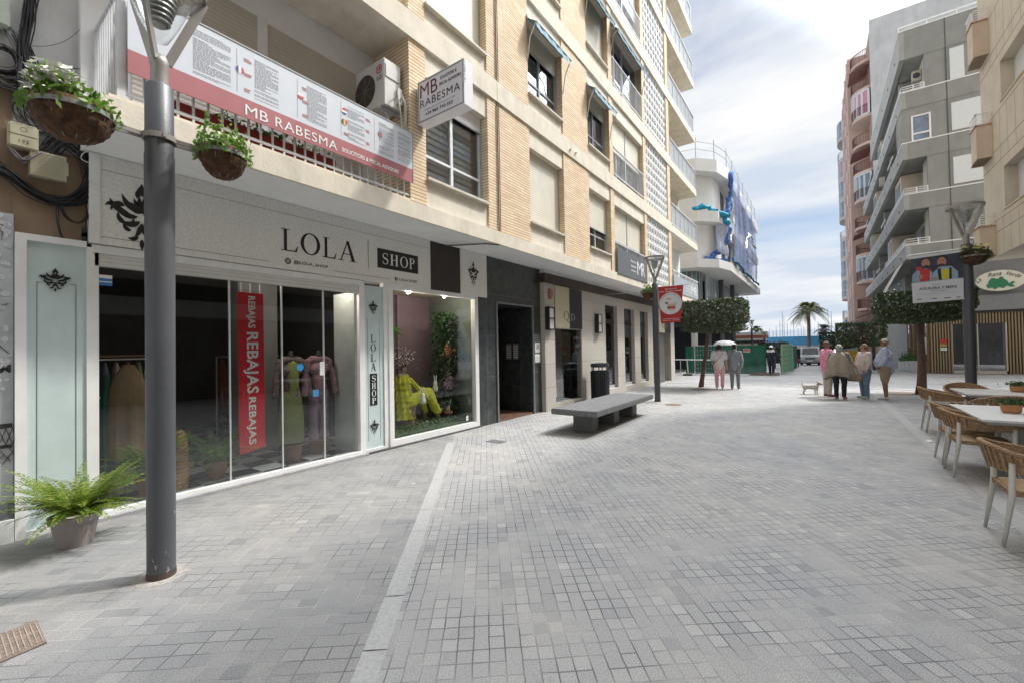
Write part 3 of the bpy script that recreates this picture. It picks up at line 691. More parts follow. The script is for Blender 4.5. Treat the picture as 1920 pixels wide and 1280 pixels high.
for (a,b_) in ((1.10,2.29),(2.30,2.93),(2.94,3.54),(3.55,4.07)):
    m=MB(); m.box(-6.006,-5.994,a,b_,.07,2.57); m.build('glass_panel',gd,S1)
for a in (2.295,2.935,3.545):
    m=MB(); m.box(-6.012,-5.985,a-.008,a+.008,.05,2.57); m.build('glass_edge',M('glass_edge',(.55,.58,.57),rough=.3,var=.1),S1)
m=MB(); m.box(-6.03,-5.93,1.04,4.15,.0,.075); m.build('threshold',wpaint,S1)
m=MB(); m.box(-5.93,-5.86,1.04,4.22,0,.035); m.build('step',M('grey_stone_step',(.34,.34,.35),rough=.7,var=.15),S1)
m=MB(); m.box(-6.04,-5.93,1.04,4.15,2.70,2.78); m.build('shutter_box',wpaint,S1)
m=MB(); m.box(-6.03,-5.95,1.06,4.12,2.57,2.70); m.build('rolled_shutter',slatmat('rolled_shutter',(.66,.65,.63),.045,dark=.6),S1)
m=MB(); m.box(-6.05,-5.95,1.00,1.09,0,2.75); m.build('post',wpaint,S1)
m=MB(); m.box(-6.05,-5.95,4.13,4.23,0,2.78); m.build('post',wpaint,S1)
m=MB(); m.box(-6.6,-6.03,4.09,4.13,0,2.6); m.build('reveal',M('pale_reveal',(.50,.53,.52),rough=.6,var=.1),S1)
pale=M('pale_aqua_panel',(.56,.66,.655),rough=.35,var=.06,scale=5,stain=.06)
# tall aqua panel left and narrow one between door and display window
m=MB(); m.box(-6.04,-5.97,.60,1.0,.06,2.74); P1=m.build('aqua_panel',pale,S1)
m=MB(); m.box(-6.05,-5.94,.53,.60,0,2.80); m.box(-6.05,-5.94,.60,1.0,2.74,2.80); m.box(-6.05,-5.94,.60,1.0,0,.06); m.build('panel_frame',wpaint,P1)
m=MB(); ornament(m,(-5.965,.785,2.39),.115,wx=1.0)
for a,b_ in ((.665,.925),): 
    for yy in (a,b_): m.box(-5.968,-5.966,yy,yy+.003,.3,2.36)
    m.box(-5.968,-5.966,.665,.70,2.357,2.36); m.box(-5.968,-5.966,.88,.925,2.357,2.36)
m.build('emblem',black,P1)
m=MB(); m.box(-6.04,-5.97,4.24,4.60,.07,2.72); P2=m.build('aqua_panel',pale,S1)
m=MB(); m.box(-6.045,-5.95,4.60,4.69,0,2.80); m.box(-6.045,-5.95,4.235,4.60,0,.07); m.build('panel_frame',wpaint,P2)
m=MB(); ornament(m,(-5.965,4.40,2.37),.12,wx=.8); ornament(m,(-5.965,4.40,.42),.12,wx=.8)
z=1.80
for ch in 'LOLA': serif(m,ch,(-5.968,4.345,z),.10,.125); z-=.155
m.box(-5.968,-5.966,4.29,4.293,.2,2.2); m.box(-5.968,-5.966,4.52,4.523,.2,2.2)
m.box(-5.969,-5.965,4.325,4.465,.77,1.29)
m.build('vertical_lettering',black,P2)
m=MB(); z=1.16
wlet=M('white_letters',(.82,.82,.80),rough=.5,var=0)
for ch in 'SHOP': serif(m,ch,(-5.963,4.355,z),.08,.10,off=.003); z-=.122
m.build('panel_letters',wlet,P2)
# display window
m=MB(); m.box(-6.04,-5.93,4.69,4.78,0,2.80); m.box(-6.04,-5.93,6.93,7.04,0,2.80); m.box(-6.04,-5.93,4.78,6.93,2.71,2.80); m.box(-6.04,-5.93,4.78,6.93,.03,.13)
m.build('display_frame',wpaint,S1)
m=MB(); m.box(-6.0,-5.99,4.78,6.93,.13,2.71); m.build('display_glass',glassmat('display_glass',(.93,.94,.94),1.45,base=.02),S1)
m=MB(); m.box(-7.42,-7.38,4.72,7.0,0,2.9); m.build('display_backdrop',M('mauve_backdrop',(.24,.17,.20),rough=.85,var=.12,scale=2),S1)
m=MB(); m.box(-7.4,-6.04,7.0,7.04,0,2.9); m.build('display_side',M('pale_green_side',(.15,.18,.15),rough=.8,var=.15),S1)
m=MB(); m.box(-7.4,-6.04,4.72,7.0,.0,.16); m.build('display_floor',M('display_moss',(.05,.09,.035),rough=.95,var=.4,scale=18,bump=.5),S1)
m=MB(); m.box(-7.4,-6.04,4.72,7.0,2.84,2.9); m.build('display_ceiling',M('cream_ceiling',(.42,.37,.29),rough=.8),S1)
m=MB(); m.box(-7.37,-7.30,6.0,6.06,.16,2.84); m.build('display_post',M('mauve_post',(.26,.18,.23),rough=.8),S1)
m=MB(); m.box(-5.97,-5.90,.98,7.08,0,.0299); m.build('plinth',M('dark_plinth',(.10,.10,.10),rough=.8,var=.3),S1)
# lit ceiling spots of the shop (small lights seen through the glass)
spotm=M('lit_bulb',(1,.85,.62),emit=14,var=0)
def spot(x,y,z,label,en,grp):
    T=thing('ceiling_spot',(x,y,z),label,'spotlight',grp); m=MB(); m.lathe([(.0,.0),(.035,.0),(.045,.09),(.0,.09)],c=(x,y,z),n=14); m.build('housing',wpaint,T)
    m=MB(); disc(m,(x,y,z-.002),UY,UX,.03,0,12); m.build('bulb',spotm,T)
    ld=bpy.data.lights.new('spot_light','POINT'); ld.energy=en; ld.color=(1,.88,.72); ld.shadow_soft_size=.05; lo=bpy.data.objects.new('spot_light',ld); COL.objects.link(lo); lo.parent=T; lo.location=(0,0,-.06)
for k,(x,y,en) in enumerate(((-6.5,1.75,9),(-6.32,2.75,9),(-6.25,3.75,11))): spot(x,y,2.74,('first small ceiling spotlight inside the clothes shop, by the coats','second small ceiling spotlight inside the clothes shop, by the sale banner','third small ceiling spotlight inside the clothes shop, by the mannequins')[k],en,'shop ceiling spotlights')
for k,(x,y) in enumerate(((-6.25,5.4),(-6.25,6.35))): spot(x,y,2.72,('left ceiling spotlight of the display window','right ceiling spotlight of the display window')[k],11,'shop ceiling spotlights')
# ---- fascia sign
speck=M('speckled_sign_board',(.86,.85,.81),rough=.6,scale=38,col2=(.68,.67,.635),stain=.08)
F=thing('shop_sign',(-5.9,4.1,2.78),'long speckled grey shop sign reading LOLA SHOP above the glass doors','sign')
fx=-5.90
m=MB(); m.box(-6.2,fx,1.02,5.64,2.79,3.705); m.build('board',speck,F)
m=MB(); m.box(-6.2,fx-.012,5.64,6.47,2.79,3.705); m.build('dark_board',M('dark_brown_board',(.035,.027,.024),rough=.6,var=.25,scale=2),F)
m=MB(); m.box(-6.2,fx+.006,6.47,7.31,2.77,3.705); m.build('board',speck,F)
m=MB(); m.box(fx,fx+.012,1.01,1.09,2.79,3.705); m.build('edge_trim',wpaint,F)
m=MB(); ornament(m,(fx,1.42,3.14),.36,wx=.85)
for ch,y,w in (('L',2.89,.235),('O',3.16,.29),('L',3.485,.225),('A',3.74,.32)): serif(m,ch,(fx,y,3.045),w,.30)
m.box(fx,fx+.003,4.27,4.276,2.98,3.44); m.box(fx,fx+.002,1.1,5.64,3.55,3.553); m.box(fx,fx+.002,1.1,2.75,2.862,2.866); m.box(fx,fx+.002,3.65,4.7,2.862,2.866)
m.box(fx,fx+.004,4.45,5.33,3.03,3.355)
ring(m,(fx,2.98,2.905),UY,UZ,.042,.012,.004); ring(m,(fx,2.98,2.905),UY,UZ,.022,.009,.004)
addtext(m,'@LOLA_SHOP',(fx,3.06,2.875),UY,UZ,.51,.055,bold=.012)
disc(m,(fx,4.83,2.885),UY,UZ,.034,.004); addtext(m,'LOLA SHOP',(fx,4.90,2.862),UY,UZ,.40,.045,bold=.01)
ornament(m,(fx+.006,6.86,3.24),.27,wx=.68)
m.build('lettering',black,F)
m=MB()
for ch,y,w in (('S',4.54,.13),('H',4.70,.19),('O',4.92,.17),('P',5.12,.13)): serif(m,ch,(fx+.004,y,3.10),w,.19)
addtext(m,'f',(fx+.004,4.818,2.862),UY,UZ,.022,.048,bold=.03)
m.build('white_lettering',wlet,F)
# ---- left neighbour: brown and white wall
NB=thing('neighbour_building',(-6.1,0,0),'old white and brown rendered house wall at the left edge carrying the black cables','building')
brownw=M('brown_render',(.27,.19,.125),rough=.85,var=.14,scale=3,stain=.35,bump=.1)
whitew=M('white_render',(.60,.60,.60),rough=.85,var=.08,scale=3,stain=.3,bump=.2,bscale=30)
m=MB(); m.box(-12,-6.06,-9,1.01,3.62,12); m.build('wall',whitew,NB)
m=MB(); m.box(-12,-6.04,.52,1.01,2.80,3.66); m.box(-12,-6.05,-9,.52,2.98,4.3); m.build('brown_wall',brownw,NB)
m=MB(); m.box(-12,-6.05,-9,.53,0,2.98); m.build('lower_wall',whitew,NB)
# printed panel, black and white: blossom and an iron lattice tower
PP=thing('photo_panel',(-6.0,0,.36),'black and white printed panel of blossom branches and a lattice tower at the left edge','poster')
m=MB(); m.box(-6.05,-6.0,-1.6,.525,.36,2.97); m.build('board',M('pale_print',(.50,.52,.54),rough=.5,var=.25,scale=2.5),PP)
m=MB()
rd=random.Random(3)
for k in range(14):
    y=rd.uniform(-.4,.5); z=rd.uniform(1.9,2.9); pts=[]
    for q in range(6): pts.append((y,z)); y+=rd.uniform(-.02,.10); z+=rd.uniform(-.10,.05)
    for a,b_ in zip(pts,pts[1:]):
        if max(a[0],b_[0])<.52: m.bar((-5.998,a[0],a[1]),(-5.998,b_[0],b_[1]),.004,.010,up=(1,0,0))
for k in range(9):
    z=.98+.02*k
m.box(-5.999,-5.996,-1.2,.52,1.02,1.06); m.box(-5.999,-5.996,-1.2,.52,.84,.87)
for k in range(44):
    y=-1.2+k*.04
    m.bar((-5.997,y,.87),(-5.997,y+.04,1.02),.003,.008,up=(1,0,0)); m.bar((-5.997,y+.04,.87),(-5.997,y,1.02),.003,.008,up=(1,0,0))
for k in range(16):
    t=k/15; m.bar((-5.997,.5-.9*t,.84-.42*t*t),(-5.997,.5-.9*t+.07,.84-.42*t*t-.12),.003,.02,up=(1,0,0)); m.bar((-5.997,.52-.9*t,.80-.42*t),(-5.997,.46-.9*t,.70-.42*t),.003,.014,up=(1,0,0))
addtext(m,'A',(-5.998,.36,1.72),UY,UZ,.08,.09,bold=.03); addtext(m,'M',(-5.998,.44,1.52),UY,UZ,.07,.07,bold=.03)
m.build('dark_print',M('dark_print',(.04,.042,.045),rough=.5),PP)
m=MB()
for k in range(420):
    y=rd.uniform(-.7,.51); z=1.35+1.6*rd.random()**.8; r=rd.uniform(.010,.021); a=rd.random()*6
    for q in range(5):
        t=a+q*1.2566; c=Vector((-5.994+.0001*(k%12),min(.515,y+r*.8*math.cos(t)),z+r*.8*math.sin(t))); disc(m,c,UY,UZ,r*.62,0,6)
m.build('blossom_print',M('white_print',(.72,.73,.75),rough=.5,var=.2,scale=30),PP)
m=MB(); m.box(-6.04,-5.93,-3,.525,.0,.2); m.build('sill',wpaint,PP)
m=MB(); m.box(-6.04,-5.97,-3,.525,.2,.36); m.build('lower_panel',M('grey_lower',(.13,.14,.15),rough=.4,var=.3),PP)
# junction boxes and cables
ivory=M('ivory_plastic',(.50,.47,.33),rough=.5,var=.08,stain=.15)
J1=thing('meter_box',(-6.04,.58,3.58),'ivory junction box marked 133, upper one among the cables','junction box','junction boxes on the brown wall')
m=MB(); m.box(-6.04,-5.93,.485,.675,3.585,3.81); m.build('casing',ivory,J1,bevel=.012)
m=MB(); m.box(-5.93,-5.927,.487,.673,3.70,3.703); ring(m,(-5.93,.58,3.755),UY,UZ,.022,.004,.002); addtext(m,'133',(-5.93,.55,3.63),UY,UZ,.06,.03); addtext(m,'CAJA TELF',(-5.93,.51,3.785),UY,UZ,.13,.012)
m.build('marking',M('dark_ink',(.10,.09,.07),rough=.6),J1)
J2=thing('meter_box',(-6.04,.75,3.34),'ribbed ivory terminal box below and right of the box marked 133','junction box','junction boxes on the brown wall')
m=MB(); m.box(-6.04,-5.95,.62,.86,3.36,3.60)
for k in range(15): m.box(-5.951,-5.943,.625,.85,3.37+.015*k,3.378+.015*k)
m.build('casing',ivory,J2,bevel=0)
m=MB(); m.box(-6.04,-5.96,.86,.875,3.42,3.55); m.build('hinge',ivory,J2)
J3=thing('meter_box',(-6.04,.46,4.55),'pale green junction box at the top left corner over the brown wall','junction box','junction boxes on the brown wall')
m=MB(); m.box(-6.04,-5.93,.30,.50,4.66,5.0); m.build('casing',M('pale_green_plastic',(.45,.50,.42),rough=.5),J3,bevel=.015)
cab=M('black_cable',(.018,.018,.02),rough=.55,var=.3,spec=.4)
def wire(pix,n,jit,rmin,rmax,label,X=-6.03,mat=cab,seed=0,cat='cable',name='cable_bundle'):
    rd=random.Random(seed); base=[oX(a,b_,X) for a,b_ in pix]; m=MB()
    for k in range(n):
        P=[]
        j0=Vector((rd.uniform(.0,.05),rd.gauss(0,jit),rd.gauss(0,jit)))
        for p in base:
            P.append(p+j0+Vector((rd.uniform(0,.03),rd.gauss(0,jit*.45),rd.gauss(0,jit*.45))))
        Q=[]
        for i in range(len(P)-1):
            p0=P[max(i-1,0)]; p1=P[i]; p2=P[i+1]; p3=P[min(i+2,len(P)-1)]
            for t in (0,.25,.5,.75): Q.append(.5*((2*p1)+(p2-p0)*t+(2*p0-5*p1+4*p2-p3)*t*t+(3*p1-p0-3*p2+p3)*t**3))
        Q.append(P[-1]); m.tube(Q,rd.uniform(rmin,rmax),6)
    return solo(m,name,mat,label,cat,'cables on the old wall',base=base[0],smooth=True)
wire([(60,-20),(52,40),(42,90),(45,130),(40,160),(62,190),(110,225),(150,270),(168,310),(165,350),(140,372),(105,378),(60,360),(20,330),(-20,315)],34,.019,.004,.008,'thick black cable bundle dropping from the top and looping under the ribbed box',seed=1)
wire([(174,-20),(170,20),(160,50),(165,90),(170,130),(172,158)],16,.011,.003,.006,'thinner black cable bundle hanging down the white wall nearer the balcony',seed=2)
wire([(-20,88),(10,95),(30,110),(38,135),(15,140),(-20,132)],14,.018,.004,.006,'black cables coiling in from the left edge beside the white wall',seed=3)
wire([(-20,150),(10,160),(45,170),(90,210),(120,250),(100,280),(75,300)],22,.026,.003,.006,'loose black cables fanning out behind the left flower basket',seed=4)
wire([(30,60),(70,150),(40,200),(60,240),(110,262),(160,300),(172,340)],14,.03,.0025,.005,'tangle of thin black cables running behind the left flower basket to the ribbed box',seed=11)
wire([(-20,300),(30,335),(80,372),(130,385),(165,365),(172,310)],10,.02,.003,.006,'sagging lower black cables crossing the plain brown wall',seed=12)
wire([(108,375),(106,400),(108,430),(118,452),(140,462),(168,456)],2,.006,.004,.006,'dark hose hanging from the loop across the aqua panel frame',seed=5)
wire([(165,345),(168,380),(162,410),(145,420),(125,412),(112,390)],3,.006,.005,.007,'loop of thick cable hanging over the plain brown wall',seed=6)
wire([(172,118),(150,132),(125,128),(100,124),(60,130)],4,.004,.002,.003,'thin wires running to the small grey splice box',seed=7)
wire([(160,45),(130,75),(95,88),(58,88)],1,.002,.002,.003,'single thin wire sagging between the two cable bundles',seed=8)
wire([(158,272),(176,268),(178,280),(155,290),(152,300),(165,308)],1,.001,.004,.005,'curled loose white wire end under the left flower basket',X=-5.98,mat=wpaint,seed=9)
wire([(20,284),(40,305),(55,300),(72,292)],6,.010,.005,.007,'frayed grey cables coming out of the box marked 133',X=-6.0,mat=M('grey_cable',(.16,.15,.16),rough=.6,var=.2),seed=10)
m=MB(); c=oX(128,140,-6.03); m.box(-6.05,-5.99,c.y-.06,c.y+.07,c.z-.03,c.z+.03); solo(m,'splice_box',alug,'small grey splice box on the white wall above the left basket','junction box','junction boxes on the brown wall',base=(-6.03,c.y,c.z-.03))

# ---- entrance portal in green marble
marb=M('green_marble',(.060,.068,.066),rough=.28,var=.45,scale=7,col2=(.022,.027,.027),spec=.6)
E_=thing('building_entrance',(-5.9,8.3,0),'dark green marble entrance portal with open black doorway between the two shops','entrance')
m=MB(); m.box(-6.3,-5.93,7.05,7.68,0,3.70); m.box(-6.3,-5.93,9.16,9.56,0,3.70); m.box(-6.3,-5.93,7.68,9.16,2.68,3.70); m.build('marble_facing',marb,E_)
m=MB(); 
for z in (1.05,1.95): m.box(-5.931,-5.928,7.32,7.68,z,z+.006); m.box(-5.931,-5.928,9.16,9.56,z,z+.006)
m.box(-5.931,-5.928,7.32,9.56,2.87,2.876); m.box(-5.931,-5.928,7.32,7.326,0,2.87)
m.build('marble_joint',M('joint_grey',(.20,.21,.21),rough=.8),E_)
m=MB(); m.box(-5.94,-5.90,7.65,7.69,0,2.70); m.box(-5.94,-5.90,9.15,9.19,0,2.70); m.box(-5.94,-5.90,7.65,9.19,2.68,2.72); m.build('architrave',M('steel_trim',(.20,.21,.21),rough=.35,var=.1),E_)
m=MB(); m.box(-7.3,-6.3,9.12,9.18,0,2.8); m.build('lobby_side',marb,E_)
m=MB(); m.box(-7.3,-6.3,7.62,7.68,0,2.8); m.build('lobby_side',marb,E_)
m=MB(); m.box(-7.34,-7.3,7.6,9.2,0,2.8); m.build('lobby_back',darkroom,E_)
m=MB(); m.box(-7.3,-5.94,7.68,9.16,.0,.05); m.build('lobby_floor',M('brown_marble_floor',(.16,.09,.06),rough=.3,var=.2),E_)
m=MB(); m.box(-7.3,-5.94,7.68,9.16,2.7,2.8); m.build('lobby_ceiling',darkroom,E_)
dw=M('dark_door_wood',(.022,.014,.012),rough=.35,var=.3,scale=12)
m=MB(); m.box(-6.95,-6.88,7.68,8.40,.05,2.1); m.box(-6.95,-6.88,8.42,9.12,.05,2.1)
for y in (7.75,8.05,8.5,8.8): m.box(-6.88,-6.86,y,y+.24,.3,.9); m.box(-6.88,-6.86,y,y+.24,1.05,1.95)
m.build('door',dw,E_)
m=MB(); 
for k in range(9): ring(m,(-6.9,7.78+k*.16,2.33),UY,UZ,.075,.012,0,14)
m.box(-6.92,-6.89,7.68,9.12,2.22,2.25); m.box(-6.92,-6.89,7.68,9.12,2.42,2.45)
m.build('transom_grille',M('bronze',(.10,.075,.05),rough=.4,metal=.6),E_)
c=oX(978,652,-6.15)
I=thing('intercom',(-6.2,9.1,1.4),'pair of grey intercom panels on the side of the dark doorway','intercom')
m=MB(); 
for a in (-6.72,-6.50): m.box(a,a+.16,9.095,9.118,1.38,1.78)
m.build('panel',M('brushed_steel',(.32,.32,.33),rough=.35,metal=.5),I)
m=MB()
for a in (-6.70,-6.48):
    for k in range(6):
        m.box(a,a+.05,9.088,9.095,1.42+.055*k,1.445+.055*k); m.box(a+.07,a+.12,9.088,9.095,1.42+.055*k,1.445+.055*k)
m.build('button',wlet,I)
Q=thing('notice_frame',(-5.93,9.35,1.2),'framed white notices on the right side of the marble portal','notice')
m=MB(); m.box(-5.93,-5.905,9.20,9.50,1.27,2.0); m.build('frame',M('grey_frame',(.16,.17,.17),rough=.4),Q)
m=MB(); m.box(-5.905,-5.90,9.23,9.47,1.55,1.80); m.box(-5.905,-5.90,9.23,9.47,1.30,1.50); m.build('notice',wlet,Q)
m=MB(); ring(m,(-5.90,9.35,1.69),UY,UZ,.05,.02,.002); 
for k in range(3): m.box(-5.90,-5.897,9.27,9.43,1.33+k*.05,1.345+k*.05)
m.build('print',M('grey_print',(.25,.27,.28),rough=.6),Q)

# ---- stone clad shop with QD signs
stone=brickmat('pale_limestone',(.47,.44,.385),(.52,.49,.435),(.28,.26,.23),1.9,.62,.006,rough=.7,bump=.25,dirt=.12,offset=0,noisebump=.05)
sx=-5.80
S2=thing('fashion_shop',(-5.8,15,0),'limestone clad shop with three tall narrow windows beyond the marble entrance','shop')
def wallholes(mb,x0,x1,ys,z0,z1,holes):
    """wall slab between y=ys[0]..ys[1] with rectangular openings (y0,y1,za,zb)"""
    y=ys[0]
    for (a,b_,za,zb) in sorted(holes):
        if a>y: mb.box(x0,x1,y,a,z0,z1)
        if za>z0: mb.box(x0,x1,a,b_,z0,za)
        if zb<z1: mb.box(x0,x1,a,b_,zb,z1)
        y=b_
    mb.box(x0,x1,y,ys[1],z0,z1)
m=MB(); wallholes(m,-5.98,sx,(9.56,18.45),0,3.36,[(10.08,11.68,.16,2.17),(13.47,14.5,.24,3.07),(15.17,16.22,.22,3.06),(16.87,17.82,.22,3.06)]); m.build('stone_wall',stone,S2)
m=MB(); m.box(-6.2,sx,21.15,21.8,0,3.7); m.build('end_pillar',stone,S2)
m=MB(); m.box(-9,-6.2,21.6,21.8,0,3.71); m.build('end_wall',stone,S2)
m=MB(); m.box(-6.2,sx+.06,9.5,18.6,3.36,3.60); m.build('brown_beam',M('dark_brown_metal',(.060,.038,.030),rough=.6,var=.3,stain=.2),S2)
m=MB(); m.box(-6.2,sx+.01,9.56,21.8,3.60,3.705); m.build('upper_strip',white_ceiling,S2)
m=MB(); m.box(-7.6,-7.5,9.6,21.6,0,3.7); m.build('rear_wall',dkin,S2)
m=MB(); m.box(-7.5,-6.2,11.75,11.85,0,3.7); m.box(-7.5,-6.2,18.4,18.5,0,3.7); m.build('side_wall',dkin,S2)
m=MB(); m.box(-7.5,-6.0,9.6,18.4,.01,.15); m.build('inner_floor',M('grey_floor',(.14,.14,.145),rough=.4,var=.1),S2)
qg=glassmat('dark_shop_glass',(.30,.33,.33),1.5,base=.12)
m=MB(); m.box(-5.85,-5.84,10.08,11.68,.16,2.17); m.build('display_glass',glassmat('dress_glass',(.85,.87,.86),1.45,base=.06),S2)
for (a,b_,za,zb) in ((13.47,14.5,.24,3.07),(15.17,16.22,.22,3.06),(16.87,17.82,.22,3.06)):
    m=MB(); m.box(-5.93,-5.92,a,b_,za,zb); g1=m.build('narrow_window',qg,S2)
    m=MB(); m.box(-5.935,-5.90,a,a+.05,za,zb); m.box(-5.935,-5.90,b_-.05,b_,za,zb); m.box(-5.935,-5.90,a,b_,za,za+.10); m.build('frame',alug,g1)
    m=MB(); m.box(-5.915,-5.905,a+.05,b_-.05,2.45,2.60); m.build('window_band',M('dark_band',(.02,.02,.022),rough=.4),g1)
m=MB(); m.box(-6.55,-6.5,9.7,11.7,.15,2.6); m.build('display_backdrop',M('grey_backdrop',(.34,.34,.335),rough=.8),S2)
m=MB(); m.box(-6.2,-6.15,18.45,21.15,0,3.6); m.box(-6.15,-5.86,19.5,20.3,0,2.2); m.build('recess_door',M('grey_bronze_door',(.12,.115,.11),rough=.4,var=.15),S2)
# QD sign boards
qcream=M('cream_sign',(.55,.50,.34),rough=.5,var=.05); 
def qd(y0,y1,z0,z1,label,x):
    T=thing('shop_sign',(x,(y0+y1)/2,z0),label,'sign')
    ym=(y0+y1)/2
    m=MB(); m.box(x-.06,x,y0,ym,z0,z1); m.build('cream_half',qcream,T)
    m=MB(); m.box(x-.06,x,ym,y1,z0,z1); m.build('black_half',M('black_sign',(.018,.018,.022),rough=.4,var=.1),T)
    s=(y1-y0)
    m=MB(); serif(m,'Q',(x,ym-.22*s,z0+.20*(z1-z0)),.20*s,.22*(z1-z0)); m.build('letter',M('bronze_letter',(.10,.085,.06),rough=.5),T)
    m=MB(); serif(m,'D',(x,ym+.04*s,z0+.20*(z1-z0)),.17*s,.18*(z1-z0)); m.build('letter',M('silver_letter',(.35,.34,.31),rough=.4),T)
qd(10.08,11.68,2.19,3.33,'cream and black shop sign with the letters Q and D over the white dress',sx+.03)
qd(19.2,21.1,2.25,3.3,'second cream and black Q D sign over the far recessed door',sx+.03)
# wall lamps
WL=thing('wall_lamp',(sx,0,0),'x','wall lamp','black wall lamps on the limestone front')
m=MB(); 
for (a,b_) in ((-.15,-.12),(.12,.15)): m.box(0,.13,a,b_,-.30,.30)
for z in (-.30,-.015,.27): m.box(0,.13,-.12,.12,z,z+.03)
m.box(0,.02,-.15,.15,-.30,.30); m.build('lamp_frame',M('black_metal',(.02,.02,.022),rough=.5),WL,rel=False)
m=MB(); m.box(.02,.115,-.12,.12,-.27,-.015); m.box(.02,.115,-.12,.12,.015,.27); m.build('lamp_shade',M('milk_glass',(.62,.60,.56),rough=.4,var=.05),WL,rel=False)
WL.location=(sx,9.73,2.42); WL['label']='black framed wall lamp left of the Q D sign next to the marble portal'
dup(WL,(sx,12.78,2.40),0,'black framed wall lamp between the dress window and the narrow windows')
m=MB(); c=Vector((sx+.001,9.83,3.08)); m.lathe([(.0,.06),(.10,.055),(.13,.02),(.13,0)],n=20,sx=.75,sy=1.15); m.v=[(c.x+z,c.y+x,c.z+y) for x,y,z in m.v]
al=solo(m,'alarm_box',M('orange_alarm',(.42,.10,.03),rough=.4),'orange oval alarm siren high on the limestone wall by the portal','alarm',base=c,smooth=True)
m=MB(); m.v=[]; m.box(0,.075,-.05,.05,-.09,.09); m.build('alarm_plate',M('grey_plate',(.25,.20,.18),rough=.5),al,rel=False)
# ================================================================ BANNERS, SIGNS, AC ON THE FACADE
bwhite=M('banner_white',(.62,.65,.70),rough=.6,var=.03); rose=M('banner_rose',(.40,.13,.14),rough=.6,var=.05)
greyink=M('grey_ink',(.30,.31,.34),rough=.7,var=0); redink=M('red_ink',(.52,.20,.20),rough=.7,var=0)
BN=thing('banner',(-5.05,2.8,4.2),'long white and rose solicitors banner tied along the terrace railing','banner')
bx=-5.045; y0,y1=1.12,4.48; zb=4.23; zt=5.01; zr=4.44
m=MB(); m.box(bx-.012,bx,y0,y1,zr,zt); m.build('panel',bwhite,BN)
m=MB(); m.box(bx-.012,bx,y0,y1,zb,zr-.0005); m.build('panel_stripe',rose,BN)
m=MB(); m.box(bx-.016,bx+.006,y0,y1,zt,zt+.014); m.box(bx-.016,bx+.006,y1,y1+.012,zb,zt+.014); m.build('frame',alug,BN)
m=MB(); addtext(m,'MB',(bx,2.10,4.265),UY,UZ,.24,.115); addtext(m,'RABESMA',(bx,2.42,4.265),UY,UZ,.78,.115,space=1.1); addtext(m,'SOLICITORS & FISCAL ADVISORS',(bx,3.27,4.285),UY,UZ,.93,.055,bold=.02)
m.build('lettering',wlet,BN)
m=MB(); rd=random.Random(5)
cols=[1.70,2.38,3.02,3.56,4.08]
def para(yc,w,ztop,n,dz,hh=.006):
    z=ztop
    for k in range(n):
        if rd.random()<.12: z-=dz; continue
        # each line a row of word-like dashes
        y=yc; end=yc+w*(1 if rd.random()<.7 else rd.uniform(.4,.9))
        while y<end:
            l_=rd.uniform(.012,.045); m.box(bx,bx+.0015,y,min(end,y+l_),z,z+hh); y+=l_+.007
        z-=dz
para(1.62,.34,4.93,30,.0155); para(2.13,.0,4.9,0,.01)
for yc in (2.20,2.80,3.36,3.86,4.20): para(yc,.26 if yc<4 else .24,4.92,29,.0155)
for y in (2.02,2.68,3.26,3.78): m.box(bx,bx+.0015,y,y+.004,4.48,4.95)
m.build('small_print',greyink,BN)
m=MB()
for yc in (2.09,2.74,3.64,3.30):
    for zc in (4.88,4.72,4.55):
        for k in range(4): m.box(bx,bx+.0015,yc,yc+rd.uniform(.05,.085),zc-k*.011,zc-k*.011+.005)
m.build('red_print',redink,BN)
def flag(mb,yc,zc,r,lo,hi,vert=True):
    a=[]; n=16
    for k in range(n):
        t0=lo+(hi-lo)*k/n; t1=lo+(hi-lo)*(k+1)/n
        h0=math.sqrt(max(0,1-t0*t0))*r; h1=math.sqrt(max(0,1-t1*t1))*r
        if vert: mb.face([(bx+.003,yc+t0*r,zc-h0),(bx+.003,yc+t1*r,zc-h1),(bx+.003,yc+t1*r,zc+h1),(bx+.003,yc+t0*r,zc+h0)])
        else: mb.face([(bx+.003,yc-h0,zc+t0*r),(bx+.003,yc+h0,zc+t0*r),(bx+.003,yc+h1,zc+t1*r),(bx+.003,yc-h1,zc+t1*r)])
r=.042
mr=MB(); mb_=MB(); mw=MB(); mk=MB(); my=MB()
flag(mb_,1.88+.17,4.73,r,-1,-.33); flag(mw,2.05,4.73,r,-.33,.33); flag(mr,2.05,4.73,r,.33,1)
flag(mw,2.72,4.76,r,0,1,False); flag(mr,2.72,4.76,r,-1,0,False)
flag(mr,3.31,4.83,r,.33,1,False); flag(mw,3.31,4.83,r,-.33,.33,False); flag(mb_,3.31,4.83,r,-1,-.33,False)
flag(mk,3.31,4.69,r,-1,-.33); flag(my,3.31,4.69,r,-.33,.33); flag(mr,3.31,4.69,r,.33,1)
flag(mb_,3.90-.02,4.75,r,-1,1); mw.box(bx+.0035,bx+.0045,3.84,3.92,4.738,4.762); mw.box(bx+.0035,bx+.0045,3.868,3.892,4.71,4.79); mr.box(bx+.005,bx+.0055,3.838,3.922,4.743,4.757); mr.box(bx+.005,bx+.0055,3.873,3.887,4.708,4.792)
for q,c,n_ in ((mr,(.50,.07,.06),'flag_red'),(mb_,(.06,.09,.25),'flag_blue'),(mw,(.75,.75,.76),'flag_white'),(mk,(.03,.03,.03),'flag_black'),(my,(.65,.50,.08),'flag_yellow')): q.build('flag_print',M(n_,c,rough=.6,var=0),BN)
